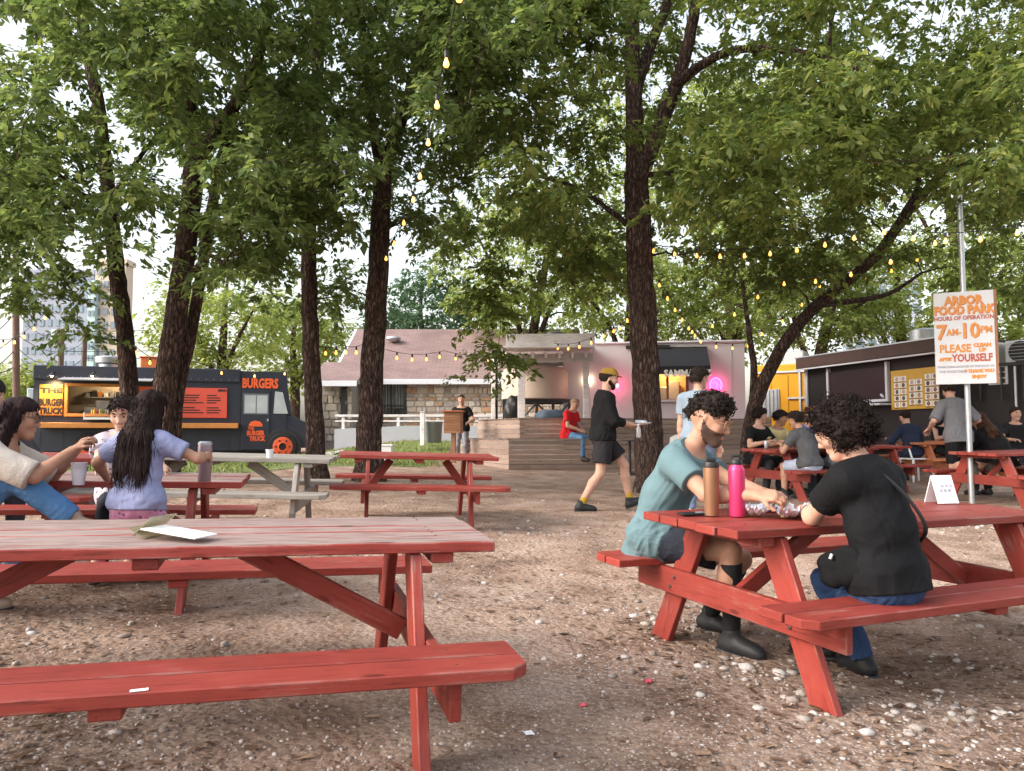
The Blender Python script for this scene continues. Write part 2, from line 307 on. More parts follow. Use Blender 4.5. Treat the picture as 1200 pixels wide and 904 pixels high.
# lawn strips with grass blades, concrete path
def sheet(name, poly, mat, lift, step=.5):
    xs = [p[0] for p in poly]; ys = [p[1] for p in poly]
    bm = bmesh.new(); f = bm.faces.new([bm.verts.new((p[0], p[1], 0)) for p in poly])
    for ax, lo, hi in ((0, min(xs), max(xs)), (1, min(ys), max(ys))):
        v = lo + step
        while v < hi:
            bmesh.ops.bisect_plane(bm, geom=bm.verts[:] + bm.edges[:] + bm.faces[:], plane_co=(v, 0, 0) if ax == 0 else (0, v, 0), plane_no=(1, 0, 0) if ax == 0 else (0, 1, 0)); v += step
    for v in bm.verts: v.co.z = gzf(v.co.x, v.co.y) + float(und(v.co.x, v.co.y)) * math.exp(-max(v.co.y - 14, 0) / 6) + lift
    bmesh.ops.recalc_face_normals(bm, faces=bm.faces[:]); me = bpy.data.meshes.new(name); bm.to_mesh(me); bm.free(); me.materials.append(mat)
    o = link(name, me); o['kind'] = 'structure'; return o
GRASSG = simple('lawn turf', (.14, .17, .05), .95, var=.5, scale=1.5, bump=.6)
lawn = sheet('lawn', [(-16, 13.6), (-5.2, 13.6), (-4.2, 17.2), (-1.9, 17.5), (-1.8, 25.2), (-16, 21.4)], GRASSG, .006)
r = np.random.RandomState(5); N = 26000; bx = r.uniform(-15, -1.5, N); by = r.uniform(13.1, 25, N)
k = (by < 13.6 + (bx + 16) * .0 + 7.8 + np.maximum(0, (bx + 16)) * .27) & ((bx < -5.0 + r.normal(0, .25, N)) | (by > 17.3 + r.normal(0, .25, N))); bx, by = bx[k], by[k]; N = len(bx)
hh = r.uniform(.035, .10, N); aa = r.uniform(0, 6.28, N); wd = r.uniform(.006, .012, N); z = gz(bx, by) + .015
P = np.stack([np.stack([bx - wd * np.cos(aa), by - wd * np.sin(aa), z], -1), np.stack([bx + wd * np.cos(aa), by + wd * np.sin(aa), z], -1), np.stack([bx + r.normal(0, .03, N), by + r.normal(0, .03, N), z + hh], -1)], 1).reshape(-1, 3)
GB = stone_mat('grass blades', [(.0, (.09, .14, .025)), (.6, (.19, .25, .06)), (1, (.33, .33, .12))])
tag(link('grass', npmesh('grass', P, np.arange(3 * N).reshape(N, 3), GB)), 'short green grass on the lawn before the stone building', 'grass', kind='stuff')
CONC = simple('concrete', (.42, .41, .41), .85, var=.15, bump=.2)
sheet('path', [(-9.2, 21.0), (-4.9, 21.6), (-4.9, 23.4), (-9.2, 22.6)], CONC, .035)

# ================================================================ PICNIC TABLES
_pl = {}; METAL_D = simple('rusty screw heads', (.09, .055, .045), .6, .5)
def plank(L, W, T, mat, parent, loc, rot=(0, 0, 0), name='plank', ch=0, bev=.004):
    """board with its length along local X; ch cuts the +Y corners (1), the -Y corners (-1)"""
    key = (round(L, 3), round(W, 3), round(T, 3), mat.name, ch, name, bev)
    if key not in _pl:
        x, y = L / 2, W / 2; c = .05
        if ch > 0: poly = [(-x, -y), (x, -y), (x, y - c), (x - c * 1.1, y), (-x + c * 1.1, y), (-x, y - c)]
        elif ch < 0: poly = [(-x, -y + c), (-x + c * 1.1, -y), (x - c * 1.1, -y), (x, -y + c), (x, y), (-x, y)]
        else: poly = [(-x, -y), (x, -y), (x, y), (-x, y)]
        _pl[key] = MB().prism(poly, -T / 2, T / 2).mesh(name, mat, bevel=bev)
    return link(name, _pl[key], parent, loc, rot)
def frame_on_slope(o, x, y, yaw):
    nrm = Vector((-(gzf(x + .5, y) - gzf(x - .5, y)), -(gzf(x, y + .5) - gzf(x, y - .5)), 1)).normalized()
    ax = Vector((math.cos(yaw), math.sin(yaw), 0)); ax = (ax - nrm * ax.dot(nrm)).normalized(); ay = nrm.cross(ax)
    M = Matrix((ax, ay, nrm)).transposed().to_4x4(); M.translation = (x, y, gzf(x, y)); o.matrix_world = M
TABLES = {}
def table(key, x, y, yaw, L, label, top=None, mat=RED, W=.72, seed=0, bo=0.0, bl=0.0):
    t = empty('picnic_table', (x, y, 0), 0, label, 'picnic table', 'picnic tables on the dirt'); frame_on_slope(t, x, y, R(yaw)); TABLES[key] = t
    rn = random.Random(seed); top = top or mat
    nb = 5; bw = (W - .009 * (nb - 1)) / nb
    for i in range(nb):
        plank(L, bw, .040, top, t, (rn.uniform(-.006, .006), -W / 2 + bw / 2 + i * (bw + .009), .73 + rn.uniform(-.002, .002)), name='top_plank')
    for cx in (-(L / 2 - .20), 0, L / 2 - .20): plank(W - .05, .085, .040, mat, t, (cx, 0, .689), (0, 0, R(90)), 'cleat')
    ex = L / 2 - .30
    for sx in (-1, 1):
        for sy in (-1, 1):
            a = Vector((0, sy * .26, .705)); b_ = Vector((0, sy * .60, -.01)); d = b_ - a; m = (a + b_) / 2
            # leg: board standing in the plane across the table, ends cut level
            key2 = ('leg', sy, mat.name)
            if key2 not in _pl:
                u = .070 / abs(math.cos(math.atan2(d.y, -d.z)))
                poly = [(a.y - u, a.z), (a.y + u, a.z), (b_.y + u, b_.z), (b_.y - u, b_.z)]
                M = Matrix(((0, 0, 1, 0), (1, 0, 0, 0), (0, 1, 0, 0), (0, 0, 0, 1)))
                q = MB().prism(poly, -.02, .02, M); ang = math.atan2(d.z, d.y)
                # rotate so grain (local X) follows the leg
                RM = Matrix.Rotation(math.pi / 2, 4, 'Z') @ Matrix.Rotation(0, 4, 'X'); ax = Vector((0, d.y, d.z)).normalized(); ay = Vector((1, 0, 0)); az = ax.cross(ay)
                B = Matrix((ax, ay, az)).transposed(); q.v = [tuple(B.inverted() @ (Vector(v) - m)) for v in q.v]
                me = q.mesh('leg', mat, bevel=.004); _pl[key2] = (me, B.to_euler(), m)
            me, eu, m = _pl[key2]; link('leg', me, t, (sx * ex, m.y, m.z), eu)
        plank(1.50 + 2 * bo, .135, .038, mat, t, (sx * (ex + .041), 0, .358), (R(90), 0, R(90)), 'cross_beam')
        # diagonal brace from under the top to the beam
        a = Vector((sx * .30, 0, .685)); b_ = Vector((sx * (ex + .01), 0, .34)); d = b_ - a
        plank(d.length, .085, .038, mat, t, (a + b_) / 2, (R(90), -math.atan2(d.z, d.x) if sx > 0 else -math.atan2(d.z, d.x), 0) if False else Matrix((d.normalized(), Vector((0, 0, 1)).cross(d.normalized()).cross(d.normalized()).normalized(), d.normalized().cross(Vector((0, 0, 1)).cross(d.normalized()).cross(d.normalized()).normalized()))).transposed().to_euler(), 'brace')
    for sy in (-1, 1):
        for j in (0, 1):
            plank(L + (.06 if L > 2 else .14) - bl, .136, .040, mat, t, (0, sy * (.60 + bo + j * .150), .447), name='bench_plank', ch=(sy if j else 0))
        plank(.26, .085, .036, mat, t, (0, sy * (.67 + bo), .408), (0, 0, R(90)), 'bench_cleat')
    if key in 'ABC':
        bm_ = _pl.setdefault('bolt', MB().lathe([(.011, 0), (.011, .005), (.004, .008)], 8).mesh('bolt', METAL_D))
        for sx in (-1, 1):
            for sy in (-1, 1):
                for dy, dz in ((.405, .385), (.44, .33)): link('bolt', bm_, t, (sx * (ex + .0605), sy * dy, dz), (0, sx * R(90), 0))
            for sy in (-1, 1):
                for j in (0, 1): link('screw', bm_, t, (sx * (ex + .04), sy * (.60 + bo + j * .150), .4655)).scale = (.5, .5, .3)
            for i in range(nb):
                for q in (-1, 1): link('screw', bm_, t, (sx * (L / 2 - .20), -W / 2 + bw / 2 + i * (bw + .009) + q * .04, .7489)).scale = (.45, .45, .3)
    return t
def table_from_corner(key, px, py, corner, yaw, L, label, W=.72, **kw):
    """place a table by one corner of its top: corner = (sx, sy) in table axes"""
    c = hit(px, py, .75); y = R(yaw); ax = Vector((math.cos(y), math.sin(y))); ay = Vector((-math.sin(y), math.cos(y)))
    p = Vector((c.x, c.y)) - ax * (corner[0] * L / 2) - ay * (corner[1] * W / 2)
    return table(key, p.x, p.y, yaw, L, label, W=W, **kw)
table_from_corner('A', 575, 634, (1, -1), 16.5, 2.44, 'long red picnic table with worn greyed top and a fallen menu card on it', top=RED_WORN, seed=1, bo=.13, bl=.14)
table_from_corner('B', 857, 621, (-1, -1), 25, 2.3, 'red picnic table where a man and a woman eat beside two tall bottles', seed=2)
table_from_corner('C', 281, 565, (1, -1), 14, 2.2, 'red picnic table where a girl stands before a boy in patterned shirt', top=RED_WORN, seed=3)
table_from_corner('D', 112, 537, (1, -1), 12, 2.0, 'red picnic table beyond the woman in beige, only its end in view', seed=4)
table_from_corner('E', 384, 539, (1, -1), 6, 2.2, 'unpainted grey weathered picnic table beside the bare thin trunk', mat=GREYWOOD, seed=5)
table_from_corner('F', 582, 536.5, (1, -1), 10, 1.68, 'empty red picnic table standing alone before the thick rough trunk', seed=6)
table_from_corner('G', 909, 528, (-1, -1), 28, 2.3, 'red picnic table crowded with men in black, yellow, blue and grey shirts', seed=7)
table_from_corner('H', 1068, 523, (1, -1), 10, 2.0, 'red picnic table half hidden behind the woman with curly hair', seed=8)
table_from_corner('I', 1076, 519, (-1, -1), 20, 2.2, 'orange wooden picnic table with the woman in a sleeveless black top', mat=ORANGEWOOD, seed=9)
table_from_corner('J', 1166, 532, (-1, -1), 24, 2.2, 'red picnic table just behind the metal sign pole', seed=10)
# ================================================================ TREES
def bark_mat():
    m, n, l, b = newmat('bark'); tc = n.new('ShaderNodeTexCoord')
    mp = n.new('ShaderNodeMapping'); mp.inputs['Scale'].default_value = (1, 1, .22); l.new(tc.outputs['Object'], mp.inputs[0])
    vo = n.new('ShaderNodeTexVoronoi'); vo.feature = 'DISTANCE_TO_EDGE'; vo.inputs['Scale'].default_value = 22
    ns = n.new('ShaderNodeTexNoise'); ns.inputs['Scale'].default_value = 18; ns.inputs['Detail'].default_value = 7; l.new(mp.outputs[0], ns.inputs[0])
    wv = n.new('ShaderNodeVectorMath'); wv.operation = 'MULTIPLY_ADD'; l.new(ns.outputs['Color'], wv.inputs[0]); wv.inputs[1].default_value = (.12, .12, .12); l.new(mp.outputs[0], wv.inputs[2]); l.new(wv.outputs[0], vo.inputs[0])
    c = ramp(n, l, vo.outputs['Distance'], [(.0, (.036, .024, .020)), (.12, (.105, .070, .058)), (.4, (.21, .150, .128))])
    c2 = ramp(n, l, ns.outputs[0], [(.3, (.6, .58, .58)), (.65, (1.15, 1.1, 1.1))]); mx = n.new('ShaderNodeMix'); mx.data_type = 'RGBA'; mx.blend_type = 'MULTIPLY'; mx.inputs['Factor'].default_value = 1
    l.new(c, mx.inputs['A']); l.new(c2, mx.inputs['B']); l.new(mx.outputs['Result'], b.inputs['Base Color']); b.inputs['Roughness'].default_value = .95; b.inputs['Specular IOR Level'].default_value = .15
    h = n.new('ShaderNodeMath'); h.operation = 'MULTIPLY_ADD'; l.new(ns.outputs[0], h.inputs[0]); h.inputs[1].default_value = .35
    cl = n.new('ShaderNodeMath'); cl.operation = 'MINIMUM'; cl.inputs[1].default_value = .3; l.new(vo.outputs['Distance'], cl.inputs[0]); mu = n.new('ShaderNodeMath'); mu.operation = 'MULTIPLY'; mu.inputs[1].default_value = 3; l.new(cl.outputs[0], mu.inputs[0]); l.new(mu.outputs[0], h.inputs[2])
    bp = n.new('ShaderNodeBump'); bp.inputs['Strength'].default_value = 1; bp.inputs['Distance'].default_value = .03; l.new(h.outputs[0], bp.inputs['Height']); l.new(bp.outputs[0], b.inputs['Normal'])
    return m
def leaf_mat(name, stops, trans):
    m, n, l, b = newmat(name); out = n['Material Output']; ge = n.new('ShaderNodeNewGeometry')
    c = ramp(n, l, ge.outputs['Random Per Island'], stops)
    l.new(c, b.inputs['Base Color']); b.inputs['Roughness'].default_value = .5; b.inputs['Specular IOR Level'].default_value = .3
    tr = n.new('ShaderNodeBsdfTranslucent'); hs = n.new('ShaderNodeHueSaturation'); hs.inputs['Hue'].default_value = .485; hs.inputs['Value'].default_value = 1.7; hs.inputs['Saturation'].default_value = 1.1; l.new(c, hs.inputs['Color']); l.new(hs.outputs[0], tr.inputs[0])
    mx = n.new('ShaderNodeMixShader'); mx.inputs[0].default_value = trans; l.new(b.outputs[0], mx.inputs[1]); l.new(tr.outputs[0], mx.inputs[2]); l.new(mx.outputs[0], out.inputs[0])
    return m
BARK = bark_mat()
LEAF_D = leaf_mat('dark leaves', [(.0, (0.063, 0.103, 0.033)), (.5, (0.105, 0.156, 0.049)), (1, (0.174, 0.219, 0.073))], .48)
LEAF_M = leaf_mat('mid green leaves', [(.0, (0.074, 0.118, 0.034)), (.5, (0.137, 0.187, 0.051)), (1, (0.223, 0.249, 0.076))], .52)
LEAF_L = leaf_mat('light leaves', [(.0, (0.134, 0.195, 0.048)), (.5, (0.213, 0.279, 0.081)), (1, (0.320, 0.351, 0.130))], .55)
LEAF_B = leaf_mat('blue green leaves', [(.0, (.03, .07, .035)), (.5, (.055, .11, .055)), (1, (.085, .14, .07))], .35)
def leaf_cloud(C, rs, per, crad, size, droop=.25, flat=.6, tw=9, tri=False):
    """sprays of leaves on twigs round each cluster centre"""
    n = len(C); T = n * tw; cen = np.repeat(C, tw, 0)
    a = rs.uniform(0, 6.283, T); el = rs.normal(.02, .55, T)
    d = np.stack([np.cos(a) * np.cos(el), np.sin(a) * np.cos(el), np.sin(el) * flat - droop * rs.uniform(.2, 1.2, T)], -1); d /= np.linalg.norm(d, axis=1)[:, None]
    ln = crad * rs.uniform(.55, 1.35, T); org = cen + rs.normal(0, crad * .22, (T, 3)) * np.array([1, 1, flat])
    q = per // tw; t = rs.uniform(.12, 1.0, (T, q)) ** .8
    pos = org[:, None] + d[:, None] * (ln[:, None] * t)[..., None]; pos[..., 2] -= (t ** 2 * ln[:, None]) * droop * .6
    N = T * q; pos = pos.reshape(N, 3) + rs.normal(0, crad * .06, (N, 3)); D = np.repeat(d, q, 0)
    s = np.cross(D, np.array([0, 0, 1.0])); s /= np.linalg.norm(s, axis=1)[:, None] + 1e-6
    sg = rs.choice([-1, 1], N)[:, None]; ld = D * rs.uniform(.2, 1.0, N)[:, None] + s * sg * rs.uniform(.3, 1.1, N)[:, None] + rs.normal(0, .3, (N, 3)); ld[:, 2] -= droop * rs.uniform(.3, 1.8, N)
    ld /= np.linalg.norm(ld, axis=1)[:, None]
    nr = np.array([0, 0, 1.0]) + rs.normal(0, .55, (N, 3)); sd_ = np.cross(ld, nr); sd_ /= np.linalg.norm(sd_, axis=1)[:, None] + 1e-6
    L = size * np.clip(rs.lognormal(-.05, .32, N), .4, 1.9)[:, None]; Wd = L * rs.uniform(.19, .30, N)[:, None]; up = np.cross(sd_, ld)
    b = pos; tip = pos + ld * L; mid = pos + ld * L * .42
    v = np.stack([b, mid + sd_ * Wd + up * L * .07, tip - up * L * .05, mid - sd_ * Wd + up * L * .07], 1).reshape(-1, 3)
    F = (np.array([[0, 1, 2], [0, 2, 3]])[None] + (np.arange(N) * 4)[:, None, None]).reshape(-1, 3)
    return v, F
def tree(name, label, limbs, boxes, leaf=LEAF_M, per=300, crad=.62, size=.108, seed=0, cat='tree', group='trees shading the tables', droop=.28, twig_r=.035, bark=BARK):
    rs = np.random.RandomState(seed); L0 = limbs[0]
    b0 = L0[0]; base = Vector((b0[0], b0[1], gzf(b0[0], b0[1])))
    t = empty(name, base, 0, label, cat, group); B = np.array(base)
    mb = MB(); skel = []; skr = []
    for li, lim in enumerate(limbs):
        P = smooth_path([p[:3] for p in lim], 6); Rr = np.interp(np.linspace(0, 1, len(P)), np.linspace(0, 1, len(lim)), [p[3] for p in lim])
        if li == 0 or lim is L0:
            # flare and roots at the foot
            hgt = P[:, 2] - P[0, 2] - .35; Rr = Rr * (1 + .40 * np.exp(-np.maximum(hgt, 0) / .25))
        n = 16 if Rr[0] > .1 else 8; b_i = len(mb.v)
        P2 = P - B + rs.normal(0, .006, P.shape) * (Rr[:, None] / .15); mb.tube(P2, list(Rr), n)
        # uneven, ridged section
        V = np.array(mb.v[b_i:]); C_ = np.repeat(P2, n, 0)[:len(V)]; ang = np.tile(np.arange(n), len(P)); zz = np.repeat(np.arange(len(P)), n)
        ph = rs.uniform(0, 6.28, 4); f = 1 + .055 * np.sin(ang * 2 * np.pi * 3 / n + ph[0] + zz * .11) + .045 * np.sin(ang * 2 * np.pi * 5 / n + ph[1] - zz * .17) + rs.normal(0, .022, len(V))
        if li == 0: f += (.22 * np.exp(-np.maximum(V[:, 2], 0) / .25)) * np.sin(ang * 2 * np.pi * 4 / n + ph[2])
        V = C_ + (V - C_) * f[:, None]; mb.v[b_i:] = [tuple(x) for x in V]
        skel += list(P); skr += list(Rr)
    trunk = mb.build('trunk', bark, t, smooth=True)
    C = []
    for (x0, y0, x1, y1, Y0, Y1, n) in boxes:
        for i in range(max(1, round(n * (DENS_T if y0 < 0 else DENS_L))) if n > 3 else n):
            c = at(rs.uniform(x0, x1), rs.uniform(y0, y1), rs.uniform(Y0, Y1))
            if n > 3 and rs.uniform() < .9 and any(c.y < K_[1] + .3 and math.hypot(c.x * K_[1] / c.y - K_[0], (c.z - CAMH) * K_[1] / c.y + CAMH - K_[2]) < .62 for K_ in CLEAR): continue
            C.append(c)
    C = np.array([list(c) for c in C])
    # branches: each cluster grows from the nearest wood
    S = np.array(skel); SR = np.array(skr); ok = S[:, 2] > B[2] + (2.0 if S[:, 2].max() - B[2] > 3 else .3)
    S, SR = S[ok], SR[ok]; order = np.argsort([np.min(np.linalg.norm(S - c, axis=1)) for c in C]); br = MB()
    for ci in order:
        c = C[ci]; dv = S - c; dist = np.linalg.norm(dv, axis=1) + np.maximum(dv[:, 2], 0) * .7; j = int(np.argmin(dist)); s0 = S[j]; dd = np.linalg.norm(c - s0)
        if dd < .15: continue
        r0 = min(SR[j] * .75, twig_r * (0.35 + .35 * dd)); m = (s0 + c) / 2 + np.array([0, 0, .10 * dd]) + rs.normal(0, .09 * dd, 3)
        k = max(4, int(dd / .35)); tt = np.linspace(0, 1, k)[:, None]; P = s0 * (1 - tt) ** 2 + 2 * m * tt * (1 - tt) + c * tt ** 2
        P[1:-1] += rs.normal(0, .03, P[1:-1].shape); rr = np.linspace(r0, max(.006, r0 * .3), k); br.tube(P - B, list(rr), 5, False)
        S = np.concatenate([S, P[1:]]); SR = np.concatenate([SR, rr[1:]])
    if br.v: br.build('branches', bark, t, smooth=True)['kind'] = 'stuff'
    v, F = leaf_cloud(C, rs, per, crad, size, droop); cr = link('crown', npmesh('crown', v - B, F, leaf), t); cr['kind'] = 'stuff'
    return t
def limb(Y, pts, r0, r1, dY=0.0):
    n = len(pts); out = []
    for i, p in enumerate(pts):
        q = at(p[0], p[1], Y + dY * i / (n - 1)); out.append((q.x, q.y, q.z, r0 + (r1 - r0) * i / (n - 1)))
    return out
def grounded(l_):
    x, y = l_[0][0], l_[0][1]; q = l_[1]; l_[0] = (x, y, gzf(x, y) - .35, l_[0][3]); l_.insert(1, (x, y, gzf(x, y) + .05, l_[0][3])); return l_
DENS_T, DENS_L = .80, .90
# limbs that stay in clear view: leaf clusters keep off the line of sight to the big stems
CLEAR = [tuple(at(px, py, Y)) for Y, L_ in ((12.0, [(204, 385), (212, 330), (220, 270), (226, 215), (240, 165), (262, 142), (292, 92)]), (13.7, [(437, 400), (443, 320), (447, 250), (450, 200), (466, 155), (482, 105)]), (13.2, [(754, 400), (750, 330), (747, 265), (745, 205), (743, 150), (742, 95), (742, 40), (770, 150), (795, 90), (811, 30)]), (16.2, [(958, 357), (1000, 322), (1040, 285), (1070, 240)]), (12.6, [(147, 400), (138, 330), (130, 260), (115, 110)]), (13.6, [(364, 380), (363, 310)])) for px, py in L_]
tree('shade_tree', 'slim tree whose lone trunk rises before the burger truck hatch', [
    grounded(limb(12.6, [(155, 575), (152, 470), (147, 400), (138, 330), (130, 260), (124, 200), (115, 120), (103, 60), (95, 0), (88, -120)], .15, .07)),
    limb(12.1, [(127, 235), (95, 228), (62, 200), (30, 190)], .06, .02, -1), limb(12.1, [(128, 240), (160, 190), (190, 150)], .06, .02, 1), limb(12.3, [(104, 60), (80, 40), (55, -10)], .07, .03, -.6)],
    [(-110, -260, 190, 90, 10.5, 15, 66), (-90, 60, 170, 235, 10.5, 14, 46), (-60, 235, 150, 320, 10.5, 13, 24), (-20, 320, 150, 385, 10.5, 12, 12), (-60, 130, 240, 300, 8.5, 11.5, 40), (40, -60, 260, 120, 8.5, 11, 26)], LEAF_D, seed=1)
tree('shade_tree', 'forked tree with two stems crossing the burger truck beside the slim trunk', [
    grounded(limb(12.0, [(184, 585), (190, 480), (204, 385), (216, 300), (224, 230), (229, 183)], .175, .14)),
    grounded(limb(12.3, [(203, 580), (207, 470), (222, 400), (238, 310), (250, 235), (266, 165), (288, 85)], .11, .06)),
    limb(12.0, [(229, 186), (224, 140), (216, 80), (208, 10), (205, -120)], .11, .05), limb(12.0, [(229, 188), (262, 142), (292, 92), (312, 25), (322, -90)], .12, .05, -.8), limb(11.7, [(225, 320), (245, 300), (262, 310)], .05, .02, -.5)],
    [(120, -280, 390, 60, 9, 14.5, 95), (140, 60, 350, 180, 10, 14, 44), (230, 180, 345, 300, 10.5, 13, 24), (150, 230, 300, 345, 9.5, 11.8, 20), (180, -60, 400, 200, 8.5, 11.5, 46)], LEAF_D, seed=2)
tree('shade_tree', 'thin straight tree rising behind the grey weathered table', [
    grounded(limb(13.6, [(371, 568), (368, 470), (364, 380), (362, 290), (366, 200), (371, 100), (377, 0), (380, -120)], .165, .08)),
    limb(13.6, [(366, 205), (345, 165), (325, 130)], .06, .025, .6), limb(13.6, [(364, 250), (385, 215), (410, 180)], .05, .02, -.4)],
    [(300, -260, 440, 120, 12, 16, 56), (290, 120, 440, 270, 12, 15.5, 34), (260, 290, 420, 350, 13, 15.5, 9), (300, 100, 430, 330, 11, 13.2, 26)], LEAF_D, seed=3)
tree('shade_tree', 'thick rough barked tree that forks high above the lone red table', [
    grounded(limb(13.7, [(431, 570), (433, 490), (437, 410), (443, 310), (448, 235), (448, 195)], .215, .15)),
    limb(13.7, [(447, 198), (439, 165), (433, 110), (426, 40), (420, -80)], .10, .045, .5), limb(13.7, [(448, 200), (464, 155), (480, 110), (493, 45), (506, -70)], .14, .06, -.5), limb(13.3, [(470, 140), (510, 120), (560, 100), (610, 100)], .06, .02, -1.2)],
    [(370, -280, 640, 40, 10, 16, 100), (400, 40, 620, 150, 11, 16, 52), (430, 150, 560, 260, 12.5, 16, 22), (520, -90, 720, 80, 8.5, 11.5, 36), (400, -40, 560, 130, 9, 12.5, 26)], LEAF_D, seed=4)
tree('shade_tree', 'massive many limbed tree in front of the black awning', [
    grounded(limb(13.2, [(764, 566), (760, 520), (756, 440), (751, 350), (747, 260), (745, 203)], .245, .20)),
    limb(13.2, [(745, 210), (743, 130), (741, 60), (742, -20), (745, -140)], .165, .08), limb(13.2, [(743, 110), (760, 60), (783, 0), (805, -90)], .12, .06, .8), limb(13.2, [(747, 215), (772, 152), (797, 88), (813, 20), (824, -80)], .15, .07, -.8),
    limb(12.8, [(790, 100), (850, 62), (930, 60), (1010, 82)], .09, .03, -1.5), limb(13.1, [(747, 272), (712, 245), (670, 218), (620, 205)], .06, .02, 1), limb(13.1, [(750, 205), (800, 205), (845, 225), (880, 262)], .05, .02, 1)],
    [(600, -300, 1010, 40, 10, 17, 165), (560, 40, 1000, 160, 10.5, 17, 84), (520, 160, 730, 300, 13, 18, 46), (760, 150, 930, 270, 13, 17, 24), (640, 280, 735, 345, 14, 17, 14), (566, 388, 588, 425, 14.0, 14.6, 3), (568, 300, 600, 340, 13.9, 14.6, 3), (570, 340, 590, 385, 13.9, 14.5, 3), (600, 60, 900, 240, 9.5, 12.5, 40), (780, 180, 960, 330, 13, 16, 12)], LEAF_M, seed=5)
tree('leaning_tree', 'dark tree leaning far to the right beside the yellow trailer', [
    grounded(limb(17.0, [(876, 560), (880, 500), (893, 455), (920, 402), (958, 357), (1024, 302), (1068, 243), (1102, 204), (1150, 130)], .165, .07, -2.0)),
    limb(17, [(880, 500), (884, 440), (878, 390), (870, 330)], .10, .04, .5), limb(16.2, [(958, 357), (985, 355), (1040, 345), (1080, 320)], .08, .03, .8), limb(15.6, [(1055, 258), (1075, 220), (1080, 170)], .08, .03, 0)],
    [(820, 180, 1020, 330, 14, 19, 30), (1000, 120, 1270, 300, 12, 18, 58), (940, -260, 1330, 30, 10, 17, 100), (960, 30, 1300, 160, 10.5, 17, 72), (1120, 290, 1260, 350, 14, 18, 14), (900, 60, 1240, 250, 9, 12.5, 34), (880, 250, 1090, 340, 14, 16, 12)], LEAF_M, seed=6)
# trees behind the buildings
def far_tree(name, label, px, py, Y, rx, rz, leaf, seed, n=60, per=150, size=.19, low=None):
    rs = np.random.RandomState(seed); c = at(px, py, Y); g0 = gzf(c.x, c.y); k = Y / FPX; low = low or (py + rz * .9)
    tr = [(c.x, Y, g0 - .1, .28), (c.x + rs.normal(0, .2), Y, g0 + (c.z - g0) * .45, .22), (c.x + rs.normal(0, .4), Y, c.z, .12), (c.x + rs.normal(0, .5), Y, c.z + rz * k * .6, .05)]
    lim = [tr] + [[(tr[1][0], Y, tr[1][2], .12), ((tr[1][0] + c.x + s * rx * k * .5) / 2, Y + rs.normal(0, .5), (tr[1][2] + c.z) / 2 + .3, .08), (c.x + s * rx * k * .6, Y + rs.normal(0, 1), c.z + rs.uniform(-.2, .5) * rz * k, .04)] for s in (-1, 1)]
    bx = []
    for i in range(n):
        u = rs.normal(0, 1, 3); u /= np.linalg.norm(u); u *= rs.uniform(.25, 1) ** .5
        bx.append((px + u[0] * rx, py - u[2] * rz, px + u[0] * rx + 1, py - u[2] * rz + 1, Y + u[1] * rx * k * .8, Y + u[1] * rx * k * .8 + .01, 1))
    return tree(name, label, lim, bx, leaf, per, crad=1.05 * Y / 32, size=size * Y / 32, seed=seed, group='trees beyond the buildings', twig_r=.05)
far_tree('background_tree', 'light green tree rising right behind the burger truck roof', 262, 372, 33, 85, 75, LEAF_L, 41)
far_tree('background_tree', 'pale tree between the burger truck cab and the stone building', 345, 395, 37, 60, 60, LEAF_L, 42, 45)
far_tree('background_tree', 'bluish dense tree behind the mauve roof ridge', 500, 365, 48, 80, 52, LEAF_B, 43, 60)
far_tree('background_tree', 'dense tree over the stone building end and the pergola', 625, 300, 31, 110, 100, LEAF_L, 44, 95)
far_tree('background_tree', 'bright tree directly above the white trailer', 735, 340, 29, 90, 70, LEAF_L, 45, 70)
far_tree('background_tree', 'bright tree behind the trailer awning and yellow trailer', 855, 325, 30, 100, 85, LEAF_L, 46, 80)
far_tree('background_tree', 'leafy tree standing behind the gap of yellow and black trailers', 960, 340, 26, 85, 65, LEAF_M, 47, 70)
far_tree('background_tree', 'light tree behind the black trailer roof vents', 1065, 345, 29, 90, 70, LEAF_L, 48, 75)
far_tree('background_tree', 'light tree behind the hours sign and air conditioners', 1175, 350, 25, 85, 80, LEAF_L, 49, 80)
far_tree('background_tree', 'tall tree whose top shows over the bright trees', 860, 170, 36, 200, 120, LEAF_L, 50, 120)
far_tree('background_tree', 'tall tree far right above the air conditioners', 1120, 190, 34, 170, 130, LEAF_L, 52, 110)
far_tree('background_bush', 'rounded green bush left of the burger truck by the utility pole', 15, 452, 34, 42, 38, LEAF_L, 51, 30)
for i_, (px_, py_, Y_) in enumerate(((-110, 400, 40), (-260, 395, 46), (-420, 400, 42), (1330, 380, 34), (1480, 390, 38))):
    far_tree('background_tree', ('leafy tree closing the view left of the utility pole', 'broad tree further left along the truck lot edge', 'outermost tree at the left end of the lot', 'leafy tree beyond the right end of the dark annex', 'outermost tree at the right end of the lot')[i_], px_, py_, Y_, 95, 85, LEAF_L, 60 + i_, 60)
# ================================================================ BUILDINGS AND TRUCKS
def facing(name, p0, p1, label, cat, group=None, z=None):
    """root whose local X runs from p0 to p1 along a facade; local Y points away behind it"""
    a, b = Vector(p0), Vector(p1); rz = math.atan2(b.y - a.y, b.x - a.x)
    o = empty(name, (a.x, a.y, gzf(a.x, a.y) if z is None else z), rz, label, cat, group); return o, (b - a).to_2d().length
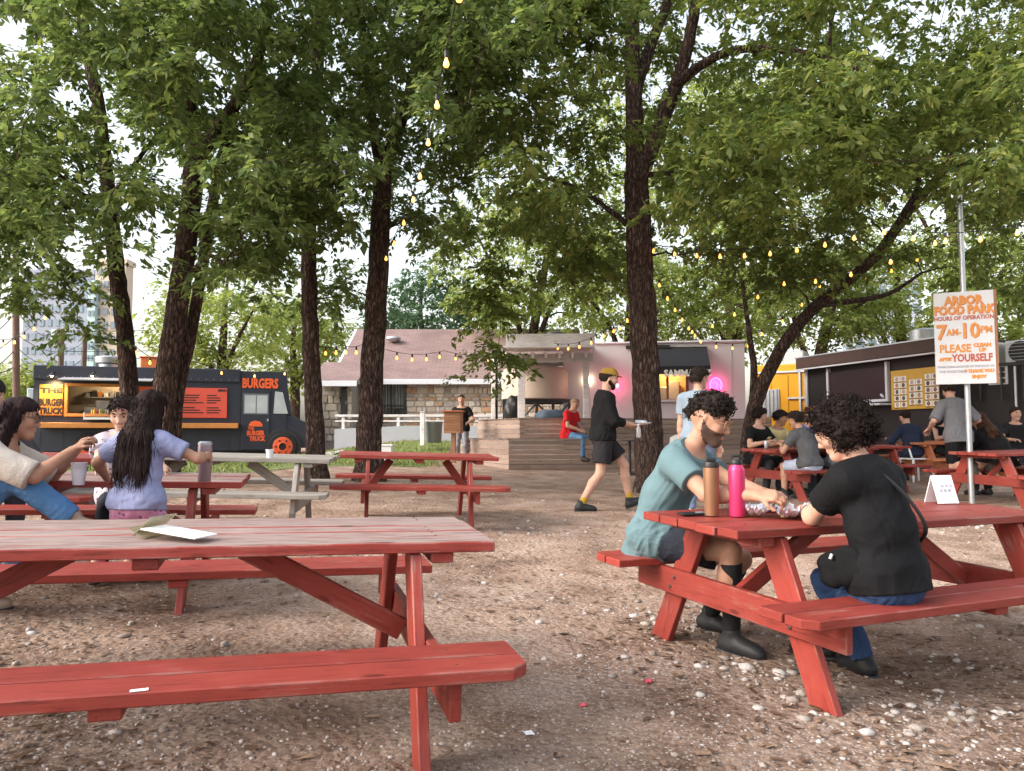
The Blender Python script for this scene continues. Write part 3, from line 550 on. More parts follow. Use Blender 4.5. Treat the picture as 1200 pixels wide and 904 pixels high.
# ---------------------------------------------------------------- burger truck
NAVY = simple('dark navy truck paint', (.026, .029, .045), .5, var=.25, scale=3, bump=.08, bscale=14)
ORANGE = simple('orange panel', (.68, .105, .035), .5, var=.08)
AMBER = simple('amber wood ledge', (.55, .22, .06), .5, var=.2)
GLASS = simple('reflecting window glass', (.42, .46, .48), .08, var=.35, scale=2.2, spec=.8)
DGLASS = simple('dark window glass', (.035, .04, .045), .06, var=.3, scale=3, spec=.8)
RUBBER = simple('tyre rubber', (.02, .02, .02), .85)
STEEL = simple('kitchen steel', (.45, .42, .38), .35, .6, .2)
WARMWALL = simple('kitchen wall', (.5, .42, .32), .6)
a, b = at(38, 500, 22.8), at(362, 500, 25.0); TZ = .42
T, TL = facing('food_truck', (a.x, a.y, 0), (b.x, b.y, 0), 'dark navy burger food truck with orange panels and lit serving hatch', 'food truck', z=TZ)
TS = TL / (362 - 38)
def tx(px):   # picture column -> metres along the truck side (perspective of the slanting side)
    u = (px - 600) / FPX; d = (b - a).to_2d(); s = (u * a.y - a.x) / (d.x - u * d.y); return s * TL
def tzz(px, py):
    s = tx(px) / TL; Y = a.y + (b.y - a.y) * s; return at(px, py, Y).z - TZ
Z = lambda py, px=180: tzz(px, py)
roofz, skirt = Z(433), .32; xw = tx(336); TD = 2.2
hx0, hx1, hz0, hz1 = tx(79), tx(150), Z(485, 100), Z(453, 100)
wall = MB()
for (x0, x1, z0, z1) in [(0, hx0, skirt, roofz), (hx1, xw, skirt, roofz), (hx0, hx1, skirt, hz0), (hx0, hx1, hz1, roofz)]:
    wall.add([(x0, 0, z0), (x1, 0, z0), (x1, 0, z1), (x0, 0, z1)], [(0, 1, 2, 3)])
rr0 = .12
wall.add([(0, 0, skirt), (0, TD, skirt), (0, TD, roofz), (0, 0, roofz), (xw, 0, skirt), (xw, TD, skirt), (xw, TD, roofz), (xw, 0, roofz)], [(0, 3, 2, 1), (4, 5, 6, 7), (3, 7, 6, 2), (1, 2, 6, 5), (0, 1, 5, 4)])
wall.build('body', NAVY, T)
MB().bb(-.03, tx(281), -.05, TD + .04, Z(447), roofz + .05).build('roof_band', NAVY, T, bevel=.02)
# interior behind the hatch
inn = MB(); inn.add([(hx0 - .3, 1.5, hz0 - .6), (hx1 + .5, 1.5, hz0 - .6), (hx1 + .5, 1.5, hz1 + .2), (hx0 - .3, 1.5, hz1 + .2)], [(0, 1, 2, 3)]); inn.build('kitchen_wall', WARMWALL, T)
MB().bb(hx0 + .2, hx0 + .9, 1.0, 1.48, hz0 - .2, hz0 + .25).bb(hx0 + 1.05, hx1 + .3, 1.1, 1.48, hz0 - .2, hz0 + .45).build('kitchen_unit', STEEL, T, bevel=.02)
MB().bb(hx0 + .55, hx0 + .95, .9, .98, hz0 + .08, hz0 + .42).build('till_screen', WHITE, T, bevel=.02)
fr = MB(); w_ = .085
fr.bb(hx0 - w_, hx0, -.03, .10, hz0 - w_, hz1 + w_).bb(hx1, hx1 + w_, -.03, .10, hz0 - w_, hz1 + w_).bb(hx0, hx1, -.03, .10, hz1, hz1 + w_).bb(hx0, hx1, -.06, .22, hz0 - w_, hz0)
fr.build('hatch_frame', AMBER, T, bevel=.008)
rn = random.Random(4); BOTC = [simple('sauce bottle ' + c, v, .4) for c, v in (('yellow', (.75, .5, .05)), ('red', (.55, .05, .03)), ('white', (.75, .72, .68)), ('green', (.12, .22, .06)))]
for i in range(15):
    x = hx0 + .62 + i * .072; h = rn.uniform(.13, .19)
    if x < hx1 - .05: MB().lathe([(.024, 0), (.026, h * .65), (.010, h * .8), (.008, h)], 8).build('sauce_bottle', BOTC[rn.choice([0, 0, 1, 1, 2, 2, 3])], T, (x, .06 + rn.uniform(0, .08), hz0 + .002), smooth=True)
awn = MB(); awn.prism([(0, 0), (-.75, -.10), (-.75, -.13), (0, -.04)], 0, tx(181) - tx(74), Matrix(((0, 0, 1, tx(74)), (1, 0, 0, -.01), (0, 1, 0, Z(444)), (0, 0, 0, 1))))
awn.build('awning_flap', simple('pale awning flap', (.42, .41, .44), .5), T)
MB().bb(tx(46), tx(73.5), -.045, -.005, Z(487, 60), Z(451, 60)).build('sign_panel', simple('orange sign', (.72, .24, .04), .5, var=.1), T, bevel=.006)
for s, py, sz, sx in [('THE', 458, .20, 1.5), ('BURGER', 472, .27, .62), ('TRUCK', 482, .25, .72)]:
    text(s, sz, INK, T, (tx(60), -.052, Z(py, 60)), bold=.012, sx=sx)
MB().bb(tx(161), tx(179), -.035, -.005, Z(488, 170), Z(453, 170)).build('sign_panel', ORANGE, T, bevel=.006)
MB().bb(tx(50), tx(280), -.30, -.004, Z(502), Z(496)).build('serving_ledge', AMBER, T, bevel=.012)
MB().bb(tx(101), tx(134), -.34, -.02, Z(492.5), Z(490)).bb(tx(101), tx(102.2), -.34, -.31, Z(491), Z(484)).build('side_shelf', WHITE, T, bevel=.005)
MB().bb(tx(214), tx(266), -.035, -.005, Z(490, 240), Z(455, 240)).build('menu_board', simple('red menu board', (.66, .09, .06), .5, var=.08), T, bevel=.006)
rn = random.Random(9)
for cx, cw in ((tx(227), .62), (tx(252), .48)):
    for k_ in range(8):
        if k_ == 4: continue
        wl_ = cw * rn.uniform(.55, 1); MB().bb(cx - cw / 2, cx - cw / 2 + wl_, -.038, -.0355, Z(463 + k_ * 2.9, 240), Z(464.3 + k_ * 2.9, 240)).build('menu_line', INK, T)
text('MENU', .09, INK, T, (tx(260), -.04, Z(458, 260)), bold=.006)
for px in (48, 75.5, 158, 205, 270): MB().bb(tx(px) - .008, tx(px) + .008, -.006, -.0015, skirt + .02, Z(505)).build('panel_seam', BLACKM, T)
rv = MB().lathe([(.012, 0), (.008, .006)], 6).mesh('rivet', METAL)
for i in range(26): link('rivet', rv, T, (.15 + i * (tx(278) - .2) / 25, -.0515, Z(446) + .06), (R(90), 0, 0))
MB().bb(hx0 + .15, hx1 + .3, 1.25, 1.49, hz1 - .28, hz1 - .25).build('kitchen_shelf', STEEL, T)
for i in range(9): MB().bb(-.06, .06, -.08, .08, 0, (.12, .2, .16)[i % 3]).build('shelf_box', (STEEL, BLACKM, AMBER, WHITE)[i % 4], T, (hx0 + .25 + i * .17, 1.36, hz1 - .248), bevel=.006)
MB().bb(hx0 + .95, hx0 + 1.05, .85, .95, hz0 - .3, hz0 + .30).build('order_screen', BLACKM, T, bevel=.01)
# cab: door, windows, lettering
text('BURGERS', .40, simple('orange lettering', (.80, .12, .035), .5, var=.05), T, (tx(304.5), -.012, Z(450, 304)), bold=.018, sx=.64)
dr = MB().bb(tx(283.5), tx(316.5), -.02, -.003, Z(527, 300), Z(458, 300)).build('cab_door', NAVY, T, bevel=.008)
MB().bb(tx(285), tx(315), -.028, -.0225, Z(486, 300), Z(461.5, 300)).build('window_frame', simple('grey rubber seal', (.12, .13, .15), .6), dr, bevel=.01)
for x0, x1 in ((286.6, 299.6), (300.8, 313.4)): MB().bb(tx(x0), tx(x1), -.033, -.029, Z(484.5, 300), Z(463.5, 300)).build('window_pane', GLASS, dr)
MB().bb(tx(313), tx(315), -.05, -.021, Z(494, 300), Z(491, 300)).build('door_handle', METAL, dr)
OL = bpy.data.materials['orange lettering']
lg = MB()
lg.prism([(-.20, 0), (.20, 0), (.20, .06), (.13, .15), (0, .18), (-.13, .15), (-.20, .06)], 0, .006, Matrix(((1, 0, 0, tx(300)), (0, 0, -1, -.0205), (0, 1, 0, Z(500, 300)), (0, 0, 0, 1)))); lg.build('logo_bun', OL, dr)
text('THE', .12, OL, dr, (tx(294.5), -.025, Z(502.5, 300)), bold=.006, sx=.8); text('BURGER', .19, OL, dr, (tx(300), -.025, Z(508, 300)), bold=.012, sx=.72); text('TRUCK', .19, OL, dr, (tx(302), -.025, Z(514.5, 300)), bold=.012, sx=.72)
# nose
nz = MB(); M = Matrix(((1, 0, 0, 0), (0, 0, 1, 0), (0, 1, 0, 0), (0, 0, 0, 1)))
xe, xn = tx(336), tx(363)
nose = [(tx(325) , skirt + .1), (xn - .02, skirt + .06), (xn, Z(505, 350)), (xn - .05, Z(496, 350)), (xe + .05, Z(486, 340)), (tx(325), Z(486, 340))]
nz.prism(nose, .02, TD - .02, M); nz.build('bonnet', NAVY, T, bevel=.03)
cabf = [(xe - .01, Z(486, 335)), (xe + .16, Z(486, 335)), (xe - .02, Z(446, 330)), (xe - .12, roofz), (xe - .35, roofz), (xe - .35, Z(486, 335))]
MB().prism(cabf, .003, TD - .01, M).build('windscreen_pillar', NAVY, T)
MB().prism([(tx(320.5), Z(485, 328)), (tx(337.5), Z(485, 328)), (tx(331), Z(460, 328)), (tx(322), Z(459, 328))], -.012, .0, M).build('quarter_window', GLASS, T)
MB().bb(tx(280.4), tx(281.6), -.012, -.002, skirt, Z(448)).build('seam_strip', BLACKM, T)
for wx in (tx(332), tx(105)):
    W_ = empty('wheel', (wx, .0, .43), 0, parent=T)
    MB().lathe([(.30, -.13), (.41, -.12), (.43, -.05), (.43, .05), (.41, .12), (.30, .13)], 28).build('tyre', RUBBER, W_, rot=(R(90), 0, 0), smooth=True)
    MB().lathe([(.10, .10), (.12, .16), (.20, .13), (.27, .145), (.30, .13), (.30, -.02)], 24).build('rim', ORANGE, W_, rot=(R(90), 0, 0), smooth=True)
    for q in range(6): MB().box((math.cos(q * 1.047) * .205, -.145, math.sin(q * 1.047) * .205), (.05, .02, .05)).build('hub_slot', BLACKM, W_)
arch = MB(); n_ = 14
for i in range(n_ + 1):
    t_ = math.pi * i / n_
arch.tube([(tx(332) + .55 * math.cos(math.pi * i / n_), -.005, .40 + .55 * math.sin(math.pi * i / n_)) for i in range(n_ + 1)], .022, 6); arch.build('wheel_arch', BLACKM, T, smooth=True)
MB().lathe([(.56, 0), (.56, .03)], 28).build('wheel_well', BLACKM, T, (tx(332), -.003, .40), (R(90), 0, 0))
MB().bb(.2, xn - .6, .3, TD - .3, .18, skirt).build('chassis', BLACKM, T)
MB().lathe([(.26, 0), (.26, .14), (.36, .18), (.38, .34), (.34, .38), (.1, .42)], 18).build('roof_vent', METAL, T, (tx(117), 1.0, roofz + .05), smooth=True)
MB().bb(-.38, .38, -.3, .3, 0, .34).bb(-.42, .42, -.34, .34, .34, .38).build('roof_fan_box', simple('orange box', (.62, .16, .05), .6), T, (tx(176), .8, roofz + .05), bevel=.02)
MB().bb(-.20, -.02, .1, .9, .5, Z(455, 40)).build('rear_ladder_panel', simple('pale blue panel', (.45, .53, .60), .5), T, bevel=.02)
for i, px in enumerate((63, 110)):
    L_ = empty('gooseneck_lamp', (tx(px), 0, Z(441, px)), 0, parent=T)
    MB().tube([(0, 0, .05), (0, -.16, .14), (0, -.30, .10), (0, -.34, .04)], .012, 6).build('arm', BLACKM, L_, smooth=True)
    MB().lathe([(.02, .06), (.05, .04), (.09, -.02), (.085, -.02), (.03, .02)], 14, (0, -.35, 0)).build('shade', BLACKM, L_, smooth=True)
    MB().lathe([(.004, -.05), (.03, -.035), (.035, -.01), (.02, .02)], 12, (0, -.35, 0)).build('bulb', simple('lamp bulb %d' % i, (1, .8, .5), .3, emit=(1, .62, .25), es=25), L_, smooth=True)
    ld_ = bpy.data.lights.new('truck lamp', 'SPOT'); ld_.energy = (75, 30)[i]; ld_.color = (1, .68, .30); ld_.spot_size = R(110); ld_.spot_blend = .8; ld_.shadow_soft_size = .05
    lo = bpy.data.objects.new('lamp_light', ld_); COL.objects.link(lo); lo.parent = L_; lo.location = (0, -.36, -.07); lo.rotation_euler = (R(30), 0, 0)
ld_ = bpy.data.lights.new('kitchen light', 'POINT'); ld_.energy = 70; ld_.color = (1, .74, .42); ld_.shadow_soft_size = .15
lo = bpy.data.objects.new('kitchen_light', ld_); COL.objects.link(lo); lo.parent = T; lo.location = ((hx0 + hx1) / 2 + .3, .8, hz1 + .25)

# ---------------------------------------------------------------- stone building
def stonewall(parent, x0, x1, z0, z1, y, holes, mats, seed, row=.26):
    """rubble masonry: every stone its own child, joints recessed"""
    rn = random.Random(seed); zb = [z0]
    while zb[-1] < z1 - row * .6: zb.append(min(z1, zb[-1] + row * rn.uniform(.65, 1.3)))
    zb[-1] = z1; cnt = 0
    for r_ in range(len(zb) - 1):
        x = x0 - rn.uniform(0, .2)
        while x < x1:
            wd = rn.uniform(.55, 2.2) * row; xa, xb = max(x, x0), min(x + wd, x1); x += wd; za, zc = zb[r_], zb[r_ + 1]
            if xb - xa < .07: continue
            mx_, mz = (xa + xb) / 2, (za + zc) / 2
            if any(h[0] - .02 < xb and xa < h[1] + .02 and h[2] - .02 < zc and za < h[3] + .02 for h in holes): 
                if any(h[0] < mx_ < h[1] and h[2] < mz < h[3] for h in holes): continue
                for h in holes:
                    if h[2] < mz < h[3]:
                        if xa < h[0] < xb: xb = h[0] - .02
                        elif xa < h[1] < xb: xa = h[1] + .02
                if xb - xa < .07: continue
            j = lambda: rn.uniform(.004, .035)
            poly = [(xa + j(), za + j()), (mx_ + rn.uniform(-.05, .05), za + j() * .6), (xb - j(), za + j()), (xb - j() * .5, mz + rn.uniform(-.03, .03)), (xb - j() * 1.5, zc - j()), (mx_ + rn.uniform(-.05, .05), zc - j() * .5), (xa + j() * 1.3, zc - j()), (xa + j() * .5, mz + rn.uniform(-.03, .03))]
            p = rn.uniform(.02, .05); m = MB(); M_ = Matrix(((1, 0, 0, 0), (0, 0, -1, y), (0, 1, 0, 0), (0, 0, 0, 1)))
            m.prism(poly, 0, p * .7, M_); ctr = [(q[0] * .8 + mx_ * .2, q[1] * .8 + mz * .2) for q in poly]
            b0 = len(m.v); m.v += [tuple(M_ @ Vector((q[0], q[1], p))) for q in ctr]; nn = len(poly)
            m.f[1] = tuple(range(b0, b0 + nn)); m.f += [(nn + i, nn + (i + 1) % nn, b0 + (i + 1) % nn, b0 + i) for i in range(nn)]; m.m += [0] * nn
            m.build('stone', rn.choice(mats), parent); cnt += 1
    return cnt
STN = [simple('rubble stone ' + str(i), c, .9, var=.3, scale=9, bump=.35, bscale=30) for i, c in enumerate([(.50, .43, .36), (.42, .35, .29), (.58, .52, .46), (.36, .31, .28), (.46, .27, .16), (.55, .48, .40), (.48, .44, .42), (.40, .28, .19)])]
MORTAR = simple('mortar', (.36, .33, .30), .95, var=.2, bump=.3)
def shingle_mat():
    m, n, l, b = newmat('mauve shingles'); tc = n.new('ShaderNodeTexCoord'); br = n.new('ShaderNodeTexBrick'); l.new(tc.outputs['Object'], br.inputs[0])
    br.inputs['Color1'].default_value = (.225, .155, .15, 1); br.inputs['Color2'].default_value = (.27, .19, .185, 1); br.inputs['Mortar'].default_value = (.17, .105, .10, 1)
    br.inputs['Scale'].default_value = 1; br.inputs['Brick Width'].default_value = .30; br.inputs['Row Height'].default_value = .15; br.inputs['Mortar Size'].default_value = .008
    ns = n.new('ShaderNodeTexNoise'); ns.inputs['Scale'].default_value = .8; ns.inputs['Detail'].default_value = 6; l.new(tc.outputs['Object'], ns.inputs[0]); c = ramp(n, l, ns.outputs[0], [(.3, (.78, .75, .75)), (.7, (1.12, 1.1, 1.1))])
    mx = n.new('ShaderNodeMix'); mx.data_type = 'RGBA'; mx.blend_type = 'MULTIPLY'; mx.inputs['Factor'].default_value = 1; l.new(br.outputs[0], mx.inputs['A']); l.new(c, mx.inputs['B']); l.new(mx.outputs['Result'], b.inputs['Base Color']); b.inputs['Roughness'].default_value = .9
    bp = n.new('ShaderNodeBump'); bp.inputs['Strength'].default_value = .6; bp.inputs['Distance'].default_value = .02; l.new(br.outputs['Fac'], bp.inputs['Height']); bp.invert = True; l.new(bp.outputs[0], b.inputs['Normal']); return m
SHING = shingle_mat(); FASCIA = simple('pale painted trim', (.60, .62, .68), .6, var=.08)
CY = 27.5; c0, c1 = at(403, 500, CY), at(640, 500, CY)
CB, CLn = facing('stone_building', (c0.x, CY, 0), (c1.x, CY, 0), 'stone building with mauve shingle roof and barred window behind the lawn', 'building', z=.70)
X = lambda px, Y=CY: (px - 600) / FPX * Y - c0.x
ZZ = lambda py, Y=CY: at(600, py, Y).z - .70
eave, ridge = ZZ(446), ZZ(389, 31.5)
win = (X(441), X(475), ZZ(487), ZZ(449)); dW = CLn + 1.5
MB().add([(0, 0, -.4), (win[0], 0, -.4), (win[0], 0, eave), (0, 0, eave)], [(0, 1, 2, 3)]).add([(win[1], 0, -.4), (dW, 0, -.4), (dW, 0, eave), (win[1], 0, eave)], [(0, 1, 2, 3)]).add([(win[0], 0, -.4), (win[1], 0, -.4), (win[1], 0, win[2]), (win[0], 0, win[2])], [(0, 1, 2, 3)]).add([(win[0], 0, win[3]), (win[1], 0, win[3]), (win[1], 0, eave), (win[0], 0, eave)], [(0, 1, 2, 3)]).add([(0, 0, -.4), (0, 8, -.4), (0, 8, eave), (0, 0, eave)], [(0, 3, 2, 1)]).build('wall', MORTAR, CB)
MB().add([(0, 0, eave), (0, 4, ridge), (0, 8, eave)], [(0, 2, 1)]).build('gable_wall', FASCIA, CB)
ns_ = stonewall(CB, X(436), dW - 1.0, ZZ(501), eave - .02, -.0, [win], STN, 3, .19)
wn_ = MB().bb(win[0], win[1], .06, .10, win[2], win[3]).build('window', DGLASS, CB)
for i in range(9): xx = win[0] + (i + .5) * (win[1] - win[0]) / 9; MB().bb(xx - .008, xx + .008, -.02, .0, win[2], win[3]).build('window_bar', BLACKM, wn_)
MB().bb(win[0] - .05, win[0], -.03, .06, win[2] - .05, win[3] + .04).bb(win[1], win[1] + .05, -.03, .06, win[2] - .05, win[3] + .04).bb(win[0], win[1], -.03, .06, win[3], win[3] + .04).bb(win[0], win[1], -.05, .06, win[2] - .05, win[2]).bb((win[0] + win[1]) / 2 - .03, (win[0] + win[1]) / 2 + .03, -.01, .06, win[2], win[3]).bb(win[0], win[1], -.01, .06, (win[2] + win[3]) / 2 - .25, (win[2] + win[3]) / 2 - .2).build('window_frame', BLACKM, wn_)
MB().bb((win[0] + win[1]) / 2 - .35, (win[0] + win[1]) / 2 - .1, .5, .55, win[3] - .5, win[3] - .4).build('ceiling_lamp', simple('lit lamp', (1, .9, .7), emit=(1, .85, .6), es=6), wn_)
# curtains behind the pane show as pale folds
crt = MB()
for i in range(14): xx = win[0] + .06 + i * (win[1] - win[0] - .12) / 13; crt.tube([(xx, .054, win[2] + .25), (xx, .054, win[3] - .05)], .022, 6)
crt.build('curtain', simple('pale curtain', (.42, .45, .44), .8), wn_, smooth=True)
# roof slope as its own local frame so shingle courses follow it
def slope(parent, x0, x1, ya, za, yb, zb, mat, th=.08, name='roof'):
    L_ = math.hypot(yb - ya, zb - za); ang = math.atan2(zb - za, yb - ya)
    return MB().bb(0, x1 - x0, 0, L_, -th, 0).build(name, mat, parent, (x0, ya, za), (ang, 0, 0))
rf = slope(CB, -.35, dW, -.45, eave - .02, 4.0, ridge + .1, SHING); slope(CB, -.35, dW, 8.45, eave - .02, 4.0, ridge + .08, SHING, name='roof_rear') if False else None
MB().add([(-.35, 4.0, ridge + .1), (dW, 4.0, ridge + .1), (dW, 8.4, eave), (-.35, 8.4, eave)], [(0, 1, 2, 3)]).build('roof_rear_slope', SHING, CB)
MB().bb(-.35, dW, -.52, -.455, eave - .17, eave + .01).build('gutter', FASCIA, CB, bevel=.01)
for ya, za, yb, zb in ((-.47, eave - .06, 4.0, ridge + .06),):
    L_ = math.hypot(yb - ya, zb - za); MB().bb(-.09, 0, 0, L_, -.22, .03).build('barge_board', FASCIA, CB, (-.36, ya, za), (math.atan2(zb - za, yb - ya), 0, 0))
MB().lathe([(.16, 0), (.30, .10), (.28, .16), (.05, .2)], 14).build('roof_vent', METAL, CB, (X(455, 29), 2.6, ZZ(397, 30) - .1), smooth=True)
# lower wing with a door at the left
WY = 26.3; w0 = at(377, 500, WY); wx0, wx1 = X(377, WY), X(413, WY); wz = ZZ(447, WY)
stonewall(CB, wx0 + .02, wx1, ZZ(518, WY), wz - .02, -1.22, [(X(399, WY), X(407, WY), -.5, ZZ(452, WY))], STN[:3] + STN[5:7], 5, .22)
MB().bb(wx0, wx1, -1.2, .0, -.4, wz).build('wing_wall', MORTAR, CB)
wd_ = MB().bb(X(399.5, WY), X(406.5, WY), -1.25, -1.215, ZZ(490, WY), ZZ(452, WY)).build('door', BLACKM, CB, bevel=.01); MB().bb(X(405.5, WY), X(406, WY), -1.29, -1.255, ZZ(474, WY), ZZ(470, WY)).build('door_handle', METAL, wd_)
slope(CB, wx0 - .3, wx1 + .25, -1.75, wz - .05, .3, ZZ(424, 27.6), SHING, name='wing_roof')
MB().bb(wx0 - .3, wx1 + .25, -1.82, -1.755, wz - .2, wz - .02).build('wing_gutter', FASCIA, CB)
# concrete ramp with rail in front
RP, RL = facing('concrete_ramp', (at(392, 500, 25).x, 25.0, 0), (at(612, 500, 25).x, 25.0, 0), 'pale concrete ramp wall with white railing before the stone building', 'ramp', z=.75)
zr = lambda py: at(600, py, 25.0).z - .75
MB().prism([(0, -.4), (RL, -.4), (RL, zr(500)), (RL * .4, zr(499)), (0, zr(503))], 0, .25, M).build('ramp_wall', simple('pale render', (.36, .38, .42), .8, var=.12, scale=2), RP)
for i in range(7): MB().bb(-.045, .045, -.05, .04, -.2, zr(486.5)).build('post', WHITEPAINT, RP, (RL * (i + .3) / 6.8, .1, 0), bevel=.008)
MB().bb(0, RL, .02, .10, zr(489), zr(486)).build('handrail', WHITEPAINT, RP, bevel=.01); MB().bb(0, RL, .04, .09, zr(494.5), zr(493)).build('lower_rail', WHITEPAINT, RP, bevel=.008)

# ---------------------------------------------------------------- far towers and poles
def tower(name, label, px0, px1, pytop, Y, mat, nx_, nz_, depth=14, glass=DGLASS, rz=0.0, wf=.55, hf=.5):
    A, B_ = at(px0, 500, Y), at(px1, 500, Y); t, L_ = facing(name, (A.x, Y, 0), (B_.x, Y, 0), label, 'building', 'distant towers', z=0); H_ = at(600, pytop, Y).z
    MB().bb(0, L_, 0, depth, 0, H_).build('wall', mat, t); MB().bb(-.3, L_ + .3, -.3, depth + .3, H_, H_ + .8).build('parapet', mat, t)
    me = MB().bb(-L_ / nx_ * wf / 2, L_ / nx_ * wf / 2, -.12, .1, -H_ / nz_ * hf / 2, H_ / nz_ * hf / 2).mesh('window', glass)
    for i in range(nx_):
        for k_ in range(int(nz_ * .25), nz_): link('window', me, t, ((i + .5) * L_ / nx_, 0, (k_ + .5) * H_ / nz_))
    return t
TWG = simple('window glass far', (.16, .22, .28), .2, var=.3, scale=.3, spec=.7)
tower('apartment_tower', 'grey blue apartment tower seen over the burger truck', 22, 104, 322, 130, simple('grey blue cladding', (.30, .33, .40), .8, var=.1, scale=.1), 9, 12, glass=TWG, depth=5)
tower('apartment_tower', 'tan apartment tower with stacked balconies beside the grey blue one', 106, 142, 310, 124, simple('tan cladding', (.52, .45, .37), .8, var=.1, scale=.1), 4, 13, glass=TWG, depth=2.5)
tower('apartment_tower', 'narrow glass stair tower between the grey blue and tan towers', 98, 107, 335, 123, simple('pale green glass', (.40, .55, .55), .3, var=.1, scale=.1), 2, 14, glass=TWG, depth=6)
tower('office_tower', 'blue glazed tower glimpsed through leaves behind the black trailer', 990, 1085, 330, 90, simple('pale blue cladding', (.50, .56, .66), .6, var=.1, scale=.2), 7, 9, glass=TWG, depth=4)
POLEW = painted('pole timber', (.13, .075, .055), (.1, .06, .05), .1)
p = at(21, 470, 30); q = at(18, 180, 30)
up = empty('utility_pole', (p.x, 30, gzf(p.x, 30)), 0, 'tall brown timber utility pole beside the burger truck rear', 'utility pole')
MB().tube([(0, 0, 0), (q.x - p.x, 0, q.z - gzf(p.x, 30))], [.14, .10], 10).build('pole', POLEW, up, smooth=True); MB().box((0, 0, at(20, 240, 30).z), (1.8, .1, .12)).build('crossarm', POLEW, up, bevel=.01)
for i, (px, Y, pt) in enumerate(((70, 45, 386), (97, 47, 388))):
    p = at(px, 470, Y); z0 = gzf(p.x, Y); o = empty('utility_pole', (p.x, Y, z0), 0, ('dark utility pole with a pale transformer behind the truck roof', 'bare dark utility pole behind the truck roof vent')[i], 'utility pole')
    MB().tube([(0, 0, 0), (0, 0, at(px, pt, Y).z - z0)], [.17, .14], 8).build('pole', POLEW, o, smooth=True)
    if i == 0: MB().lathe([(.22, 0), (.24, .1), (.24, .75), (.2, .85)], 12).build('transformer', FASCIA, o, (-.35, 0, at(px, 404, Y).z - z0), smooth=True)
def wire(pts, r_, name, label, sag=.6):
    P = []
    for i in range(len(pts) - 1):
        a_, b_ = Vector(pts[i]), Vector(pts[i + 1])
        for k_ in range(10): t_ = k_ / 10; v = a_.lerp(b_, t_); v.z -= sag * 4 * t_ * (1 - t_); P.append(v)
    P.append(Vector(pts[-1])); o = MB().tube(P, r_, 4).build(name, BLACKM); return tag(o, label, 'cable', 'power cables over the truck')
for i, (y0, y1, y2) in enumerate(((395, 372, 388), (402, 400, 402), (430, 415, 412), (408, 436, 420))):
    wire([at(-60, y0, 28), at(20, y1 - 8, 30), at(70 + 27 * (i % 2), y2, 45), at(420, y2 - 30, 60)], .018, 'power_cable', ('topmost black power cable meeting the pole with the transformer', 'second black power cable, meeting the bare dark pole', 'third black power cable down, meeting the pole with the transformer', 'lowest black power cable, sagging just above the truck roof')[i])
# ---------------------------------------------------------------- deck seating, pergola, white trailer
dk, _ = facing('timber_deck_seat', (0, 0, 0), (1, 0, 0), 'two tiered weathered timber deck seat below the pergola', 'deck seat', z=0)
def tier(c, l, r_, z0, z1, rows):
    """planked box: corner c, left end l, right end r_ (ground points), planks as children"""
    h = (z1 - z0) / rows
    for A, B_ in ((l, c), (c, r_)):
        d = (B_ - A); L_ = d.length; rz = math.atan2(d.y, d.x); n_ = Vector((d.y, -d.x)).normalized()
        nseg = max(1, round(L_ / 2.4))
        for k_ in range(rows):
            for s_ in range(nseg):
                m_ = A + d * ((s_ + .5) / nseg); plank(L_ / nseg - .006, h - .008, .03, DECKWOOD, dk, (m_.x - n_.x * .015, m_.y - n_.y * .015, z0 + (k_ + .5) * h), (R(90), 0, rz), 'plank', bev=.003)
    # top boards
    d = (r_ - c); L_ = d.length; rz = math.atan2(d.y, d.x); e = (l - c); n_ = int(e.length / .145)
    u = d.normalized(); v_ = e.normalized()
    for i in range(n_):
        m_ = c + v_ * ((i + .5) * e.length / n_) + u * L_ / 2; plank(L_ + .04, e.length / n_ - .006, .03, DECKWOOD, dk, (m_.x, m_.y, z1 + .016), (0, 0, rz), 'plank', bev=.003)
v2 = lambda px, py, Y: at(px, py, Y).to_2d()
DC, DL, DR = v2(596, 541, 17.3), v2(540, 527, 20.2), v2(905, 535, 18.2)
zb_ = at(596, 541, 17.3).z; z1_ = at(596, 516, 17.3).z; z2_ = at(609, 491.5, 18.0).z
tier(DC, DL, DR, zb_ - .28, z1_, 7)
UC, UL, UR = v2(609, 515, 18.0), v2(560, 510, 20.4), v2(905, 510, 18.9)
tier(UC, UL, UR, z1_ + .034, z2_, 4)
pg = empty('pergola', (at(611, 500, 18.6).x, 18.6, z2_), 0, 'white timber pergola with sloping roof over the round tank', 'pergola')
def PG(px, py, Y): v = at(px, py, Y); return v - pg.location
for px, Y, r_, m_ in ((611, 18.6, .085, WHITEPAINT), (578, 20.8, .05, WHITEPAINT), (582, 20.85, .03, BLACKM), (687, 19.3, .07, WHITEPAINT)):
    c = PG(px, 500, Y); zt = PG(px, 424, Y).z; MB().bb(-r_, r_, -r_, r_, -.4, zt).build('post', m_, pg, (c.x, c.y, 0), bevel=.006)
def beam(p0, p1, w_, h_, name='beam', m_=WHITEPAINT):
    d = p1 - p0; rz = math.atan2(d.y, d.x); ry = -math.atan2(d.z, math.hypot(d.x, d.y)); plank(d.length, w_, h_, m_, pg, (p0 + p1) / 2, (0, ry, rz), name, bev=.005)
beam(PG(590, 421, 18.4), PG(695, 419, 18.4), .05, .20); beam(PG(575, 427, 21), PG(690, 424, 21), .05, .2)
for i in range(7):
    p0, p1 = PG(594 + i * 15.5, 416.5, 18.1), PG(578 + i * 15.5, 423, 21.2); beam(p0, p1, .05, .13, 'rafter')
for i in range(4): beam(PG(588, 411 - i * .3, 18.3 + i * .85) + Vector((0, 0, .03)), PG(694, 410 - i * .3, 18.3 + i * .85) + Vector((0, 0, .03)), .80, .04, 'roof_board')
